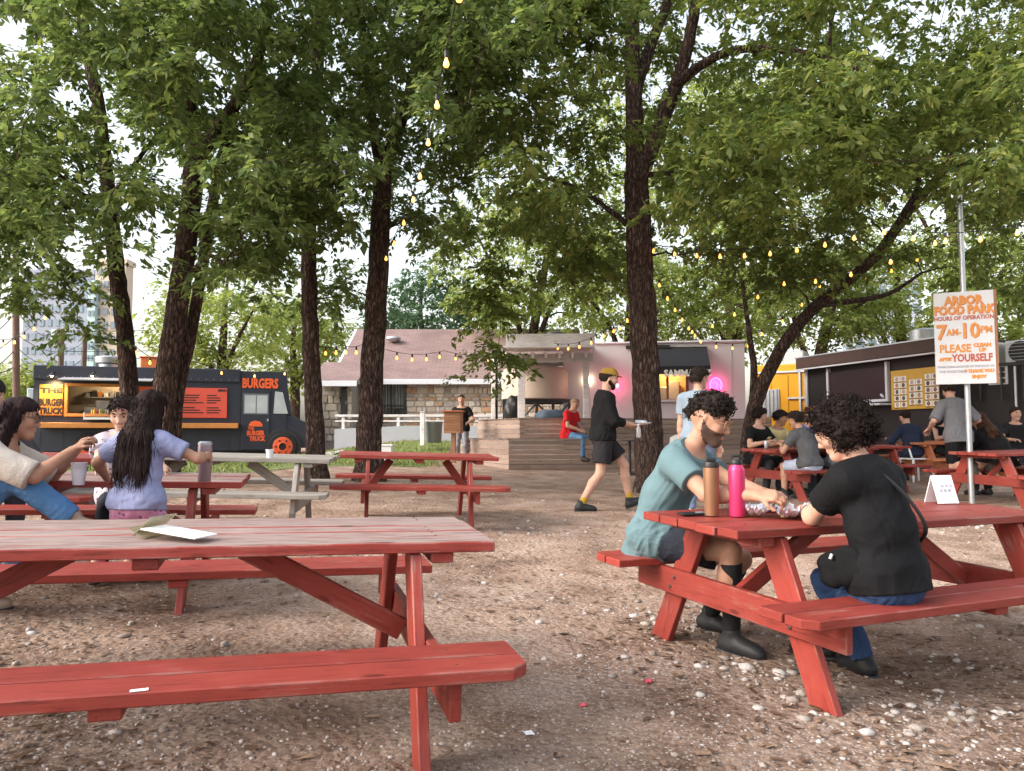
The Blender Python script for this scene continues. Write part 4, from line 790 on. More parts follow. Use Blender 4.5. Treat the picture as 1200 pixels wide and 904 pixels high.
beam(PG(593, 401, 18.15), PG(697, 400, 18.15), .04, .36, 'fascia')
# round tank on a dark trestle
tk_c = at(628, 470, 20.6); tk = empty('water_tank', (tk_c.x, 20.6, z2_), 0, 'beige round tank on a dark trestle under the pergola', 'tank')
zt0, zt1 = at(628, 468, 20.0).z - z2_, at(628, 430, 20.0).z - z2_
MB().lathe([(.86, zt0), (.89, zt0 + .02), (.89, zt1 - .1), (.8, zt1), (.2, zt1 + .12)], 40).build('tank_shell', simple('beige plastic', (.50, .40, .33), .55, var=.08), tk, smooth=True)
MB().bb(-.86, .86, -.72, -.66, zt0 - .09, zt0 - .005).bb(-.86, .86, .5, .56, zt0 - .09, zt0 - .005).build('trestle_beam', BLACKM, tk)
for i in range(5):
    x = -.82 + i * .41; MB().bb(x - .035, x + .035, -.71, -.64, -.05, zt0 - .09).build('trestle_leg', BLACKM, tk)
    if i < 4: MB().tube([(x, -.69, 0), (x + .41, -.69, zt0 - .1)] if i % 2 else [(x, -.69, zt0 - .1), (x + .41, -.69, 0)], .025, 6).build('cross_brace', BLACKM, tk)
# covered things by the trestle
def lump(name, label, cat, c, d, mat, seed, sub=3):
    rs_ = np.random.RandomState(seed); bm = bmesh.new(); bmesh.ops.create_icosphere(bm, subdivisions=sub, radius=1); ph = rs_.uniform(0, 6.28, (4, 3)); fr_ = rs_.uniform(2, 7, (4, 3))
    for v in bm.verts:
        k_ = 1 + sum(.06 * math.sin(v.co.x * fr_[i, 0] + ph[i, 0]) * math.sin(v.co.y * fr_[i, 1] + ph[i, 1]) * math.sin(v.co.z * fr_[i, 2] + ph[i, 2]) * 2 for i in range(4)); v.co = Vector((v.co.x * d[0] * k_, v.co.y * d[1] * k_, max(-.35, v.co.z * k_) * d[2] + .35 * d[2]))
    me = bpy.data.meshes.new(name); bm.to_mesh(me); bm.free(); me.materials.append(mat)
    for p_ in me.polygons: p_.use_smooth = True
    return tag(link(name, me, None, c), label, cat)
lump('black_tarp_bundle', 'black bundled tarp beside the white pergola post', 'tarp', (at(602, 490, 19.2).x, 19.2, z2_ + .035), (.25, .25, .42), BLACK, 3)
lump('blue_bag', 'blue grey stuffed bag lying under the beige tank', 'bag', (at(645, 490, 19.2).x, 19.2, z2_ + .035), (.38, .25, .17), simple('blue grey cloth', (.10, .14, .20), .8), 4)
# white trailer with awning
TRW = simple('white trailer paint', (.66, .62, .66), .5, var=.06, scale=1.2, bump=.05, bscale=3)
q0, q1 = at(676, 500, 20.2), at(874, 500, 19.6)
WT, WL = facing('white_trailer', (q0.x, q0.y, 0), (q1.x, q1.y, 0), 'white food trailer with black awning and pink neon by its window', 'food trailer', z=.55)
def wx(px): u = (px - 600) / FPX; d = (q1 - q0).to_2d(); return (u * q0.y - q0.x) / (d.x - u * d.y) * WL
wz_ = lambda py: at(700, py, 19.9).z - .55
top_ = wz_(403); o0, o1, oz0, oz1 = wx(768), wx(804), wz_(468), wz_(436)
wl2 = MB()
for x0, x1, z0, z1 in [(-.35, o0, .2, top_), (o1, WL, .2, top_), (o0, o1, .2, oz0), (o0, o1, oz1, top_)]: wl2.add([(x0, 0, z0), (x1, 0, z0), (x1, 0, z1), (x0, 0, z1)], [(0, 1, 2, 3)])
wl2.add([(-.35, 0, .2), (-.35, 2.4, .2), (-.35, 2.4, top_), (-.35, 0, top_), (WL, 0, .2), (WL, 2.4, .2), (WL, 2.4, top_), (WL, 0, top_)], [(0, 3, 2, 1), (4, 5, 6, 7), (3, 7, 6, 2), (1, 2, 6, 5)]); wl2.build('body', TRW, WT)
for px in (690, 741, 858): MB().bb(wx(px) - .012, wx(px) + .012, -.012, -.002, .25, top_ - .1).build('panel_seam', FASCIA, WT)
MB().bb(-.4, WL + .04, -.05, 2.45, top_, top_ + .06).build('roof_edge', TRW, WT, bevel=.02)
MB().bb(o0 - .2, o1 + .2, 1.2, 1.25, oz0 - .2, oz1 + .2).build('kitchen_wall', simple('warm kitchen', (.55, .33, .16), .6, var=.3, scale=3), WT)
MB().bb(o0 + .1, o0 + .35, .7, .95, oz0 - .1, oz0 + .35).bb(o1 - .4, o1 - .1, .8, 1.1, oz0, oz0 + .5).build('kitchen_unit', STEEL, WT, bevel=.02)
MB().bb(o0 - .07, o0, -.03, .05, oz0 - .07, oz1 + .05).bb(o1, o1 + .07, -.03, .05, oz0 - .07, oz1 + .05).bb((o0 + o1) / 2 - .1, (o0 + o1) / 2 - .04, -.01, .05, oz0, oz1).bb(o0, o1, -.10, .05, oz0 - .07, oz0).build('window_frame', simple('dark wood frame', (.22, .09, .045), .5), WT)
ld_ = bpy.data.lights.new('trailer kitchen', 'POINT'); ld_.energy = 26; ld_.color = (1, .58, .25); ld_.shadow_soft_size = .1
lo = bpy.data.objects.new('kitchen_light', ld_); COL.objects.link(lo); lo.parent = WT; lo.location = ((o0 + o1) / 2, .6, oz1 + .1)
AWN = simple('black awning cloth', (.022, .021, .025), .8, var=.2, bump=.1)
ax0, ax1 = wx(741), wx(829)
MB().prism([(0, wz_(407)), (-.9, wz_(433)), (-.9, wz_(442)), (-.87, wz_(442)), (-.87, wz_(434)), (0, wz_(409))], ax0, ax1, Matrix(((0, 0, 1, 0), (1, 0, 0, 0), (0, 1, 0, 0), (0, 0, 0, 1)))).build('awning', AWN, WT)
MB().bb(ax0 - .15, ax1 - .9, -.1, -.02, wz_(409), wz_(405)).build('awning_rail', BLACKM, WT)
text('SAMMATAZ', .21, simple('white lettering', (.85, .85, .88), .5), WT, (wx(803), -.905, at(800, 437.6, 18.9).z - .55), bold=.010)
# little counter sign, plant silhouette and neon
MB().bb(wx(770), wx(800), -.25, -.02, wz_(471.5), wz_(469)).build('counter', TRW, WT)
NEON = simple('pink neon', (1, .25, .6), .4, emit=(1.0, .05, .30), es=3.5)
ne = empty('neon_sign', (wx(839), -.06, wz_(452)), 0, parent=WT)
MB().tube([(.14 * math.cos(t_ * .35), 0, .17 * math.sin(t_ * .35)) for t_ in range(19)], .018, 6, False).build('neon_ring', NEON, ne, smooth=True); MB().tube([(-.08, 0, .02), (-.02, 0, .09), (.05, 0, .02), (.0, 0, -.08), (.06, 0, -.11)], .014, 6).build('neon_figure', NEON, ne, smooth=True)
for nm, px, py, e_ in (('pink neon glow', 839, 452, 2.2), ('red lamp glow', 722, 452, 2.6)):
    ld_ = bpy.data.lights.new(nm, 'POINT'); ld_.energy = e_; ld_.color = (1, .06, .22); ld_.shadow_soft_size = .12; lo = bpy.data.objects.new('neon_light', ld_); COL.objects.link(lo); lo.parent = WT; lo.location = (wx(px), -.25, wz_(py))
rl = empty('red_lamp', (wx(722), -.06, wz_(452)), 0, parent=WT); MB().lathe([(.02, -.05), (.07, -.04), (.08, .03), (.03, .08)], 14).build('lamp_glass', simple('red lamp glass', (.9, .1, .12), .3, emit=(1, .08, .12), es=5), rl, smooth=True); MB().bb(-.03, .03, 0, .06, .05, .12).build('lamp_mount', BLACKM, rl)
for px, py in ((646, 395),): MB().lathe([(.13, -.1), (.13, .25), (.26, .28), (.26, .36), (.2, .40), (.05, .42)], 14).build('roof_vent', BLACKM, WT, (wx(px), 1.2, top_ + .1), smooth=True)
MB().lathe([(.08, 0), (.10, .03), (.09, .07), (.03, .09)], 14).build('wall_light', simple('warm wall light', (1, .9, .7), emit=(1, .8, .5), es=6), WT, (wx(689), -.01, wz_(445)), (R(90), 0, 0), smooth=True)
# ---------------------------------------------------------------- yellow trailer
YEL = simple('yellow trailer paint', (.72, .33, .012), .5, var=.12, scale=2)
q0, q1 = at(884, 500, 23.5), at(953, 500, 22.6)
YT, YL = facing('yellow_trailer', (q0.x, q0.y, 0), (q1.x, q1.y, 0), 'bright yellow food trailer partly behind the leaning tree', 'food trailer', z=.55)
wx = lambda px: (px - 884) / 69 * YL
wz_ = lambda py: at(900, py, 23).z - .55
MB().bb(0, YL, 0, 2.2, .3, wz_(427)).build('body', YEL, YT, bevel=.03)
for px in (905, 925): MB().bb(wx(px) - .01, wx(px) + .01, -.012, -.002, wz_(487), wz_(440)).build('panel_rib', simple('ochre paint', (.5, .22, .01), .5), YT)
MB().bb(wx(886), wx(915), -.03, -.004, wz_(489), wz_(456)).build('corrugated_panel', METAL, YT)
for i in range(6): MB().bb(wx(888 + i * 4.6), wx(889.5 + i * 4.6), -.055, -.032, wz_(488), wz_(457)).build('panel_rib', METAL, YT)
MB().bb(0, YL, -.05, -.004, wz_(437), wz_(435)).build('trim', FASCIA, YT); MB().bb(wx(938), wx(940), -.05, -.004, wz_(490), wz_(428)).build('trim', FASCIA, YT); MB().bb(wx(925), wx(952), -.06, -.006, wz_(468), wz_(466)).build('trim', FASCIA, YT)
MB().bb(-.3, .3, -.3, .3, 0, .45).build('roof_unit', METAL, YT, (wx(925), 1, wz_(427)), bevel=.03)
MB().bb(.4, YL - .4, .6, 1.6, .05, .3).build('chassis', BLACKM, YT)
# ---------------------------------------------------------------- black trailer along the right side
BLK = simple('black trailer cladding', (.020, .015, .016), .6, var=.3, scale=2, bump=.1, bscale=8)
BRN = simple('dark brown fascia', (.075, .038, .030), .6, var=.25, scale=4)
TRIM = simple('white metal trim', (.62, .62, .66), .5, var=.06)
q0, q1 = at(946, 500, 21.0), at(1108, 500, 16.6)
BT, BL = facing('black_trailer', (q0.x, q0.y, 0), (q1.x, q1.y, 0), 'long black food trailer with yellow picture menu and white framed hatch', 'food trailer', z=.55)
def wx(px): u = (px - 600) / FPX; d = (q1 - q0).to_2d(); return (u * q0.y - q0.x) / (d.x - u * d.y) * BL
def wz_(py, px): s_ = wx(px) / BL; return at(px, py, q0.y + (q1.y - q0.y) * s_).z - .55
RZ = wz_(420, 950); ext = BL + 3.2
MB().bb(0, BL, 0, 2.3, .35, RZ).build('body', BLK, BT, bevel=.02)
MB().bb(-.10, BL + .1, -.25, 2.4, RZ - .28, RZ + .02).build('roof_fascia', BRN, BT, bevel=.02)
MB().bb(-.10, BL + .1, -.27, -.22, RZ - .32, RZ - .285).build('gutter_trim', TRIM, BT); MB().bb(-.10, BL + .1, -.27, -.252, RZ - .0, RZ + .03).build('roof_trim', METAL, BT)
MB().bb(-.02, .10, -.05, -.003, .4, RZ - .3).build('corner_trim', TRIM, BT, bevel=.01)
hx = (wx(975), wx(1042)); hz = (wz_(470, 1000), wz_(434, 1000))
hf = MB().bb(hx[0], hx[1], -.06, -.004, hz[0], hz[1]).build('hatch_panel', simple('dark plum panel', (.035, .018, .022), .35, var=.2), BT)
MB().bb(hx[0] - .07, hx[0], -.10, -.004, hz[0] - .06, hz[1] + .1).bb(hx[1], hx[1] + .07, -.10, -.004, hz[0] - .06, hz[1] + .1).bb(hx[0], hx[1], -.10, -.062, hz[0] - .06, hz[0]).build('hatch_frame', TRIM, BT, bevel=.006)
MB().tube([(hx[0] + .15, -.08, hz[0] + .1), (hx[0] + .02, -.14, hz[0] + .05)], .03, 6).tube([(hx[1] - .15, -.08, hz[0] + .1), (hx[1] - .02, -.14, hz[0] + .05)], .03, 6).build('hatch_latch', TRIM, BT)
MB().bb(wx(958), wx(1046), -.35, -.004, wz_(477, 1000), wz_(475, 1000)).build('serving_shelf', TRIM, BT)
mb0, mb1, mz0, mz1 = wx(1047), wx(1102), wz_(480, 1060), wz_(434, 1060)
bd = MB().bb(mb0, mb1, -.05, -.004, mz0, mz1).build('menu_board', simple('mustard menu board', (.62, .36, .05), .55, var=.12), BT)
FOODC = [simple('food print %d' % i, c, .6, var=.5, scale=40) for i, c in enumerate([(.25, .12, .06), (.42, .25, .14), (.12, .08, .06), (.5, .38, .3)])]
rn = random.Random(12)
for gx_ in range(3):
    for cx in range(2):
        for k_ in range(5):
            x = mb0 + (mb1 - mb0) * (.14 + gx_ * .335 + cx * .145); z_ = mz0 + (mz1 - mz0) * (.12 + k_ * .165) + (.05 if gx_ == 1 else 0)
            if z_ > mz1 - .15: continue
            ph = MB().bb(x - .085, x + .085, -.056, -.0505, z_ - .055, z_ + .055).build('menu_photo', PAPER, bd); MB().lathe([(.05, 0), (.045, .004)], 10).build('dish', rn.choice(FOODC), ph, (x, -.057, z_), (R(90), 0, 0))
            MB().bb(x - .08, x + .05, -.053, -.0505, z_ - .085, z_ - .07).build('menu_line', INK, bd)
for px, r_, h_, off in ((1045, .33, .42, 1.0), (1058, .12, .2, 1.4)): MB().lathe([(r_ * .8, 0), (r_ * .8, h_ * .2), (r_, h_ * .25), (r_, h_ * .9), (r_ * .7, h_)], 18).build('roof_vent', METAL, BT, (wx(px), off, RZ + .02), smooth=True)
MB().lathe([(.42, 0), (.40, .1), (.2, .2), (.05, .22)], 18).build('roof_dome', METAL, BT, (wx(998), 1.0, RZ + .02), smooth=True)
MB().bb(.5, BL - .5, .5, 1.8, .1, .35).build('chassis', BLACKM, BT)
# dark annex with window grid and air conditioners
q2 = at(1240, 500, 15.4); q1b = at(1126, 500, 17.0)
AX, AL = facing('dark_trailer_annex', (q1b.x, q1b.y, 0), (q2.x, q2.y, 0), 'dark boxy trailer with white window grid right of the hours sign', 'food trailer', z=.5)
az = lambda py: at(1170, py, 16.3).z - .5
MB().bb(0, AL, 0, 2, .3, az(428)).build('body', BLK, AX, bevel=.02); MB().bb(-.05, AL, -.08, -.01, az(430), az(426)).build('roof_trim', BLACKM, AX)
wf_ = MB().bb(.62, 1.0, -.03, -.004, az(451), az(429.5)).build('window_frame', TRIM, AX)
for i in range(2):
    for k_ in range(3): MB().bb(.66 + i * .17, .79 + i * .17, -.04, -.031, az(449.5 - k_ * 6.8), az(444 - k_ * 6.8)).build('window_pane', DGLASS, wf_)
for i in range(4): MB().bb(.05 + i * .42, .08 + i * .42, -.10, -.07, az(470), az(431)).build('rail_post', BLACKM, AX)
MB().bb(1.15, 1.19, -.09, -.05, az(480), az(431)).build('rail_post', METAL, AX)
for i, (x, m_) in enumerate(((.22, STEEL), (.95, WHITE), (1.6, WHITE))):
    c = AX.matrix_basis @ Vector((x + .1, .7, az(428) + .022)); u_ = empty('air_conditioner', c, AX.rotation_euler.z, ('grey boxy air conditioner on the dark annex roof beside the sign', 'white air conditioner in the middle of the dark annex roof', 'white air conditioner on the far roof end of the dark annex')[i], 'air conditioner', 'air conditioners on the annex roof')
    MB().bb(-.3, .3, -.3, .3, 0, .5).build('casing', m_, u_, bevel=.02); MB().lathe([(.22, 0), (.22, .02)], 20).build('fan_grille', BLACKM, u_, (0, -.302, .26), (R(90), 0, 0))
    for k_ in range(6): MB().bb(-.2, .2, -.335, -.325, .08 + k_ * .07, .09 + k_ * .07).build('grille_bar', METAL, u_)

# ---------------------------------------------------------------- hours sign on its pole
pb = hit(1139, 591); ptop = at(1124, 228, pb.y)
SG = empty('sign_pole', (pb.x, pb.y, gzf(pb.x, pb.y)), 0, 'hand painted white hours sign on a tall galvanised steel pole', 'sign')
tp = ptop - SG.location
MB().tube([(0, 0, -.05), (tp.x, tp.y, tp.z)], .038, 14).build('pole', METAL, SG, smooth=True)
sc = at(1130, 396, pb.y - .09) - SG.location; sh = 1.34; sw_ = .76
sb = empty('sign_board', sc, R(-27), parent=SG)
MB().bb(-sw_ / 2, sw_ / 2, -.02, .015, -sh / 2, sh / 2).build('board', simple('chalk white sign paint', (.60, .61, .64), .6, var=.08, scale=5), sb, bevel=.004)
MB().bb(sw_ / 2 + .001, sw_ / 2 + .035, -.018, .08, -sh / 2, sh / 2).bb(-sw_ / 2 - .01, sw_ / 2 + .03, .016, .07, sh / 2 - .06, sh / 2 - .005).build('backing_frame', BROWNWOOD, sb)
SO = simple('sign orange', (.62, .25, .06), .6); SR_ = simple('sign rust', (.42, .10, .06), .6); SGY = simple('sign grey blue', (.28, .27, .33), .6)
def line(s, x, z, size, m, sx=1.0, bold=.006, shear=0): text(s, size, m, sb, (x, -.0225, z), bold=bold, sx=sx, ext=.002, shear=shear)
for dx, m_ in ((.008, SR_), (0, SO)):
    e_ = .002 if m_ is SR_ else -.001
    for s, x, z, size, sx in (('ARBOR', .0, .54, .17, .86), ('FOOD PARK', .0, .40, .17, .80), ('7', -.29, .08, .30, .9), ('10', .07, .09, .30, .85)):
        text(s, size, m_, sb, (x + dx, -.0225 + e_, z - dx), bold=.008, sx=sx, ext=.002)
line('HOURS OF OPERATION', 0, .285, .082, SR_, .86, .003); line('AM-', -.13, .08, .13, SO, .8); line('PM', .28, .10, .13, SO, .9)
line('PLEASE', -.12, -.16, .16, SO, .80); line('CLEAN', .22, -.12, .07, SO); line('UP', .22, -.19, .07, SO); line('AFTER', -.24, -.31, .06, SO); line('YOURSELF', .09, -.30, .15, SR_, .72)
line('TRASH CANS LOCATED AT THE BACK OF', 0, -.42, .042, SGY, .9, .001); line('THE FOOD PARK', -.16, -.49, .05, SGY, .9, .001); line('& THANK YOU', .17, -.49, .06, SO, .9); line('ENJOY', .17, -.57, .06, SO)
# ---------------------------------------------------------------- podium, posts, bins, cafe tables
pd_ = hit(541, 531); pd = empty('slatted_podium', (pd_.x, 19.0, at(540, 524, 19.0).z - .35), R(-8), 'brown slatted podium box with a man in black behind it', 'podium')
hh_ = at(540, 484, 19.0).z - pd.location.z; hb_ = at(540, 508, 19.0).z - pd.location.z
for i in range(8): plank(.40, (hh_ - hb_) / 8 - .008, .02, BROWNWOOD, pd, (0, -.16, hb_ + (i + .5) * (hh_ - hb_) / 8), (R(90), 0, 0), 'slat', bev=.002)
MB().bb(-.20, .20, -.148, .16, hb_, hh_ + .02).build('box', BROWNWOOD, pd, bevel=.008); MB().bb(-.05, .05, -.05, .05, -.1, hb_).build('post', BROWNWOOD, pd); MB().bb(-.26, .24, -.22, .2, hh_ + .021, hh_ + .05).build('top', ORANGEWOOD, pd, bevel=.006)
bn = at(508, 519, 22.5); o = empty('trash_can', (bn.x, 22.5, at(508, 519, 22.5).z), 0, 'grey metal trash can on the lawn beside a white post', 'trash can')
MB().lathe([(.20, 0), (.22, .02), (.25, .55), (.27, .57), (.27, .60), (.24, .60)], 20).build('bin', simple('dull grey bin', (.22, .23, .25), .6, .3), o, smooth=True); MB().lathe([(.24, .59), (.23, .52)], 20).build('liner', BLACK, o)
ps = at(495, 520, 22.2); o = empty('white_post', (ps.x, 22.2, ps.z - .05), 0, 'square white wooden post on the lawn beside the trash can', 'post'); MB().bb(-.06, .06, -.06, .06, 0, .92).build('shaft', WHITEPAINT, o, bevel=.008); MB().bb(-.08, .08, -.08, .08, .921, .95).build('cap', WHITEPAINT, o, bevel=.008)
bk = hit(452, 545); o = empty('white_bucket', (bk.x, bk.y, gzf(bk.x, bk.y)), 0, 'white box shaped bin beside the foot of the thick rough trunk', 'bin'); MB().bb(-.16, .16, -.15, .15, 0, .42).build('bin', WHITE, o, bevel=.02); MB().bb(-.175, .175, -.165, .165, .42, .46).build('rim', WHITE, o, bevel=.01)
def cafe(px, py, Y, label):
    p = at(px, py, Y); zg = gzf(p.x, Y); o = empty('cafe_table', (p.x, Y, zg), 0, label, 'cafe table')
    MB().lathe([(.36, .70), (.37, .71), (.37, .735), (.36, .74)], 24).build('top', simple('dark table top', (.05, .05, .055), .4), o, smooth=True); MB().lathe([(.035, .03), (.03, .7)], 10).build('column', BLACKM, o, smooth=True); MB().lathe([(.24, 0), (.24, .02), (.05, .05)], 20).build('base', BLACKM, o, smooth=True)
cafe(738, 535, 16.8, 'small black round pedestal table by the deck seat')
def chair(px, Y, rz, label):
    p = at(px, 540, Y); o = empty('plastic_chair', (p.x, Y, gzf(p.x, Y)), R(rz), label, 'chair')
    MB().bb(-.22, .22, -.22, .22, .42, .45).build('seat', WHITE, o, bevel=.012); MB().prism([(-.22, 0), (.22, 0), (.2, .42), (.1, .47), (-.1, .47), (-.2, .42)], 0, .03, Matrix(((1, 0, 0, 0), (0, -.2, -1, -.20), (0, 1, 0, .452), (0, 0, 0, 1)))).build('backrest', WHITE, o, bevel=.008)
    for sx in (-1, 1):
        for sy in (-1, 1): MB().tube([(sx * .19, sy * .19, .42), (sx * .22, sy * .22, 0)], [.022, .018], 8).build('leg', WHITE, o, smooth=True)
        MB().tube([(sx * .21, -.2, .64), (sx * .23, .12, .66), (sx * .21, .18, .45)], .018, 6).build('armrest', WHITE, o, smooth=True)
chair(792, 13.9, 150, 'white plastic chair behind the massive tree and teal shirted man')
chair(1073, 15.2, 190, 'white plastic chair of the person in navy')
# ---------------------------------------------------------------- string lights
def bulb_mesh():
    m = MB(); m.lathe([(.003, -.075), (.017, -.069), (.024, -.052), (.021, -.034), (.012, -.015), (.010, 0)], 12); return m.mesh('bulb', simple('glowing bulb', (1, .75, .4), .3, emit=(1, .34, .045), es=1.5), True)
BULB = bulb_mesh(); SOCK = MB().lathe([(.015, -.01), (.017, 0), (.017, .045), (.008, .055)], 10).mesh('socket', BLACK, True)
def strand(label, pts, n, sag=.25, skip0=.5):
    A = [Vector(p) for p in pts]; root = empty('string_light', A[0], 0, label, 'string lights', 'strings of warm bulbs'); P = []
    for i in range(len(A) - 1):
        for k_ in range(14): t_ = k_ / 14; v = A[i].lerp(A[i + 1], t_); v.z -= sag * 4 * t_ * (1 - t_); P.append(v - A[0])
    P.append(A[-1] - A[0]); MB().tube(P, .006, 5).build('cable', BLACK, root)
    cum = [0]
    for i in range(len(P) - 1): cum.append(cum[-1] + (P[i + 1] - P[i]).length)
    for k_ in range(n):
        s_ = cum[-1] * (k_ + skip0) / n; i = max(j for j in range(len(cum)) if cum[j] <= s_); i = min(i, len(P) - 2); v = P[i].lerp(P[i + 1], (s_ - cum[i]) / (cum[i + 1] - cum[i] + 1e-9))
        MB().tube([v, v - Vector((0, 0, .03))], .004, 4).build('drop_wire', BLACK, root) if False else None
        sk = link('socket', SOCK, root, v - Vector((0, 0, .055))); link('bulb', BULB, sk, (0, 0, -.011))
strand('string of bulbs running overhead to the thick rough trunk', [at(545, -60, 4.6), at(508, 128, 7.4), at(482, 232, 10.2), at(447, 305, 13.4)], 9, .05, .35)
strand('long string of bulbs from the massive tree past the hours sign', [at(754, 285, 13.0), at(1030, 262, 10.6), at(1260, 240, 9.0)], 15, .22)
strand('string of bulbs from the massive tree down to the white trailer roof', [at(757, 300, 13.3), at(822, 396, 17.5), at(885, 398, 18.8)], 11, .12)
strand('string of bulbs crossing from the deck seat side to the hours sign', [at(800, 385, 17), at(905, 326, 14), at(1124, 262, 10.4)], 9, .2)
strand('string of bulbs from the massive tree toward the pergola roof', [at(748, 345, 13.3), at(716, 382, 15.5), at(648, 402, 18.2)], 9, .15)
strand('string of bulbs hanging before the mauve shingle roof', [at(436, 404, 13.8), at(520, 411, 16.2), at(598, 410, 18.0)], 9, .12)
strand('string of bulbs between the thin trunk and thick rough trunk', [at(365, 400, 13.7), at(400, 404, 13.7), at(434, 398, 13.7)], 6, .08)
strand('string of bulbs hanging over the burger truck from the slim trunk', [at(150, 398, 12.8), at(215, 420, 17), at(350, 430, 20)], 8, .2)
strand('string of bulbs by the utility pole left of the truck', [at(60, 358, 14), at(10, 398, 16), at(-40, 380, 17)], 7, .1)
strand('string of bulbs over the leaning tree near the yellow trailer', [at(880, 392, 18), at(960, 330, 17), at(1090, 290, 15)], 8, .15)
# ================================================================ PEOPLE
A3 = lambda *v: np.array(v, float)
def nrm(v): return v / (np.linalg.norm(v) + 1e-9)
class Field:
    """implicit surface on a grid, polygonised with surface nets"""
    def __init__(s, lo, hi, h):
        s.h = h; s.lo = np.array(lo, float); n = np.ceil((np.array(hi) - s.lo) / h).astype(int) + 1
        s.ax = [s.lo[i] + h * np.arange(n[i]) for i in range(3)]; s.V = np.full(n, .25, np.float32)
    def prim(s, a, b, ra, rb, k=.02, flat=None, op='u', trunc=0, ta=0):
        a = np.asarray(a, float); b = np.asarray(b, float); m = max(ra, rb) + .03 + k
        i0 = [max(0, int((min(a[i], b[i]) - m - s.lo[i]) / s.h)) for i in range(3)]; i1 = [min(s.V.shape[i], int((max(a[i], b[i]) + m - s.lo[i]) / s.h) + 2) for i in range(3)]
        if any(i0[i] >= i1[i] for i in range(3)): return s
        X = (s.ax[0][i0[0]:i1[0]] - a[0]).astype(np.float32)[:, None, None]; Y = (s.ax[1][i0[1]:i1[1]] - a[1]).astype(np.float32)[None, :, None]; Z_ = (s.ax[2][i0[2]:i1[2]] - a[2]).astype(np.float32)[None, None, :]
        d = b - a; L2 = float(d @ d)
        if L2 > 1e-10:
            al = (X * d[0] + Y * d[1] + Z_ * d[2]) / L2; t = np.clip(al, 0, 1)
        else: t = np.zeros((1, 1, 1), np.float32); al = t
        qx, qy, qz = X - t * d[0], Y - t * d[1], Z_ - t * d[2]; q2 = qx * qx + qy * qy + qz * qz
        if flat is not None:
            n_, f = flat; c = qx * n_[0] + qy * n_[1] + qz * n_[2]; q2 = q2 + (f * f - 1) * c * c
        D = np.sqrt(q2) - (ra + (rb - ra) * t); L = math.sqrt(L2)
        if trunc: D = np.maximum(D, (al - 1) * L)
        if ta: D = np.maximum(D, -al * L)
        sl = tuple(slice(i0[i], i1[i]) for i in range(3)); O = s.V[sl]
        if op == 'u': h = np.clip(.5 + .5 * (O - D) / k, 0, 1); s.V[sl] = O * (1 - h) + D * h - k * h * (1 - h)
        else: D = -D; h = np.clip(.5 - .5 * (O - D) / k, 0, 1); s.V[sl] = O * (1 - h) + D * h + k * h * (1 - h)
        return s
    def cut(s, p, n):
        n = nrm(np.asarray(n, float)); p = np.asarray(p, float)
        D = ((s.ax[0] - p[0]) * n[0])[:, None, None] + ((s.ax[1] - p[1]) * n[1])[None, :, None] + ((s.ax[2] - p[2]) * n[2])[None, None, :]
        s.V = np.maximum(s.V, D.astype(np.float32)); return s
    def wrinkle(s, amp, freq, seed, stretch=(1, 1, 1), ridge=0):
        rs = np.random.RandomState(seed); I = np.nonzero(np.abs(s.V) < .05)
        P = np.stack([s.ax[i][I[i]] for i in range(3)], -1) * np.array(stretch); v = 0
        for o in range(4):
            f = freq * (1.6 ** o); W1, W2 = rs.normal(0, 1, (2, 3)); W1 = nrm(W1); W2 = nrm(W2)
            w_ = np.sin(P @ W1 * f + 2.2 * np.sin(P @ W2 * f * .6 + rs.uniform(0, 6)) + rs.uniform(0, 6)); v = v + (w_ if not ridge else 1.6 * (np.abs(w_) - .6)) / (1.35 ** o)
        s.V[I] += (amp * v / 2).astype(np.float32); return s
    def mesh(s, name, mat):
        V = s.V; V[0] = V[-1] = .1; V[:, 0] = V[:, -1] = .1; V[:, :, 0] = V[:, :, -1] = .1
        S = V < 0; c = np.zeros(tuple(n - 1 for n in V.shape), np.int8); off = [(i, j, k) for i in (0, 1) for j in (0, 1) for k in (0, 1)]; n0, n1, n2 = V.shape
        for o in off: c += S[o[0]:n0 - 1 + o[0], o[1]:n1 - 1 + o[1], o[2]:n2 - 1 + o[2]]
        act = (c > 0) & (c < 8); I = np.argwhere(act); ids = np.full(act.shape, -1, np.int32); ids[act] = np.arange(len(I)); pos = np.zeros((len(I), 3)); cnt = np.zeros(len(I))
        vals = {o: V[I[:, 0] + o[0], I[:, 1] + o[1], I[:, 2] + o[2]] for o in off}
        for a in off:
            for ax in range(3):
                if a[ax]: continue
                b = list(a); b[ax] = 1; b = tuple(b); va, vb = vals[a], vals[b]; m = (va < 0) != (vb < 0)
                t = va[m] / (va[m] - vb[m]); p = np.tile(np.array(a, float), (m.sum(), 1)); p[:, ax] += t; pos[m] += p; cnt[m] += 1
        P = (I + pos / np.maximum(cnt, 1)[:, None]) * s.h + s.lo; Fs = []
        for ax in range(3):
            u, v = [(1, 2), (2, 0), (0, 1)][ax]; sA = [slice(1, -1)] * 3; sA[ax] = slice(0, -1); sB = [slice(1, -1)] * 3; sB[ax] = slice(1, None)
            A_, B_ = S[tuple(sA)], S[tuple(sB)]; E = np.argwhere(A_ != B_)
            if not len(E): continue
            fl = A_[tuple(E.T)]; E = E.copy()
            for q in (u, v): E[:, q] += 1
            def cell(du, dv): q = E.copy(); q[:, u] -= du; q[:, v] -= dv; return ids[tuple(q.T)]
            Q = np.stack([cell(1, 1), cell(0, 1), cell(0, 0), cell(1, 0)], -1); Q[~fl] = Q[~fl][:, ::-1]; Fs.append(Q)
        return npmesh(name, P, np.concatenate(Fs), mat, True)
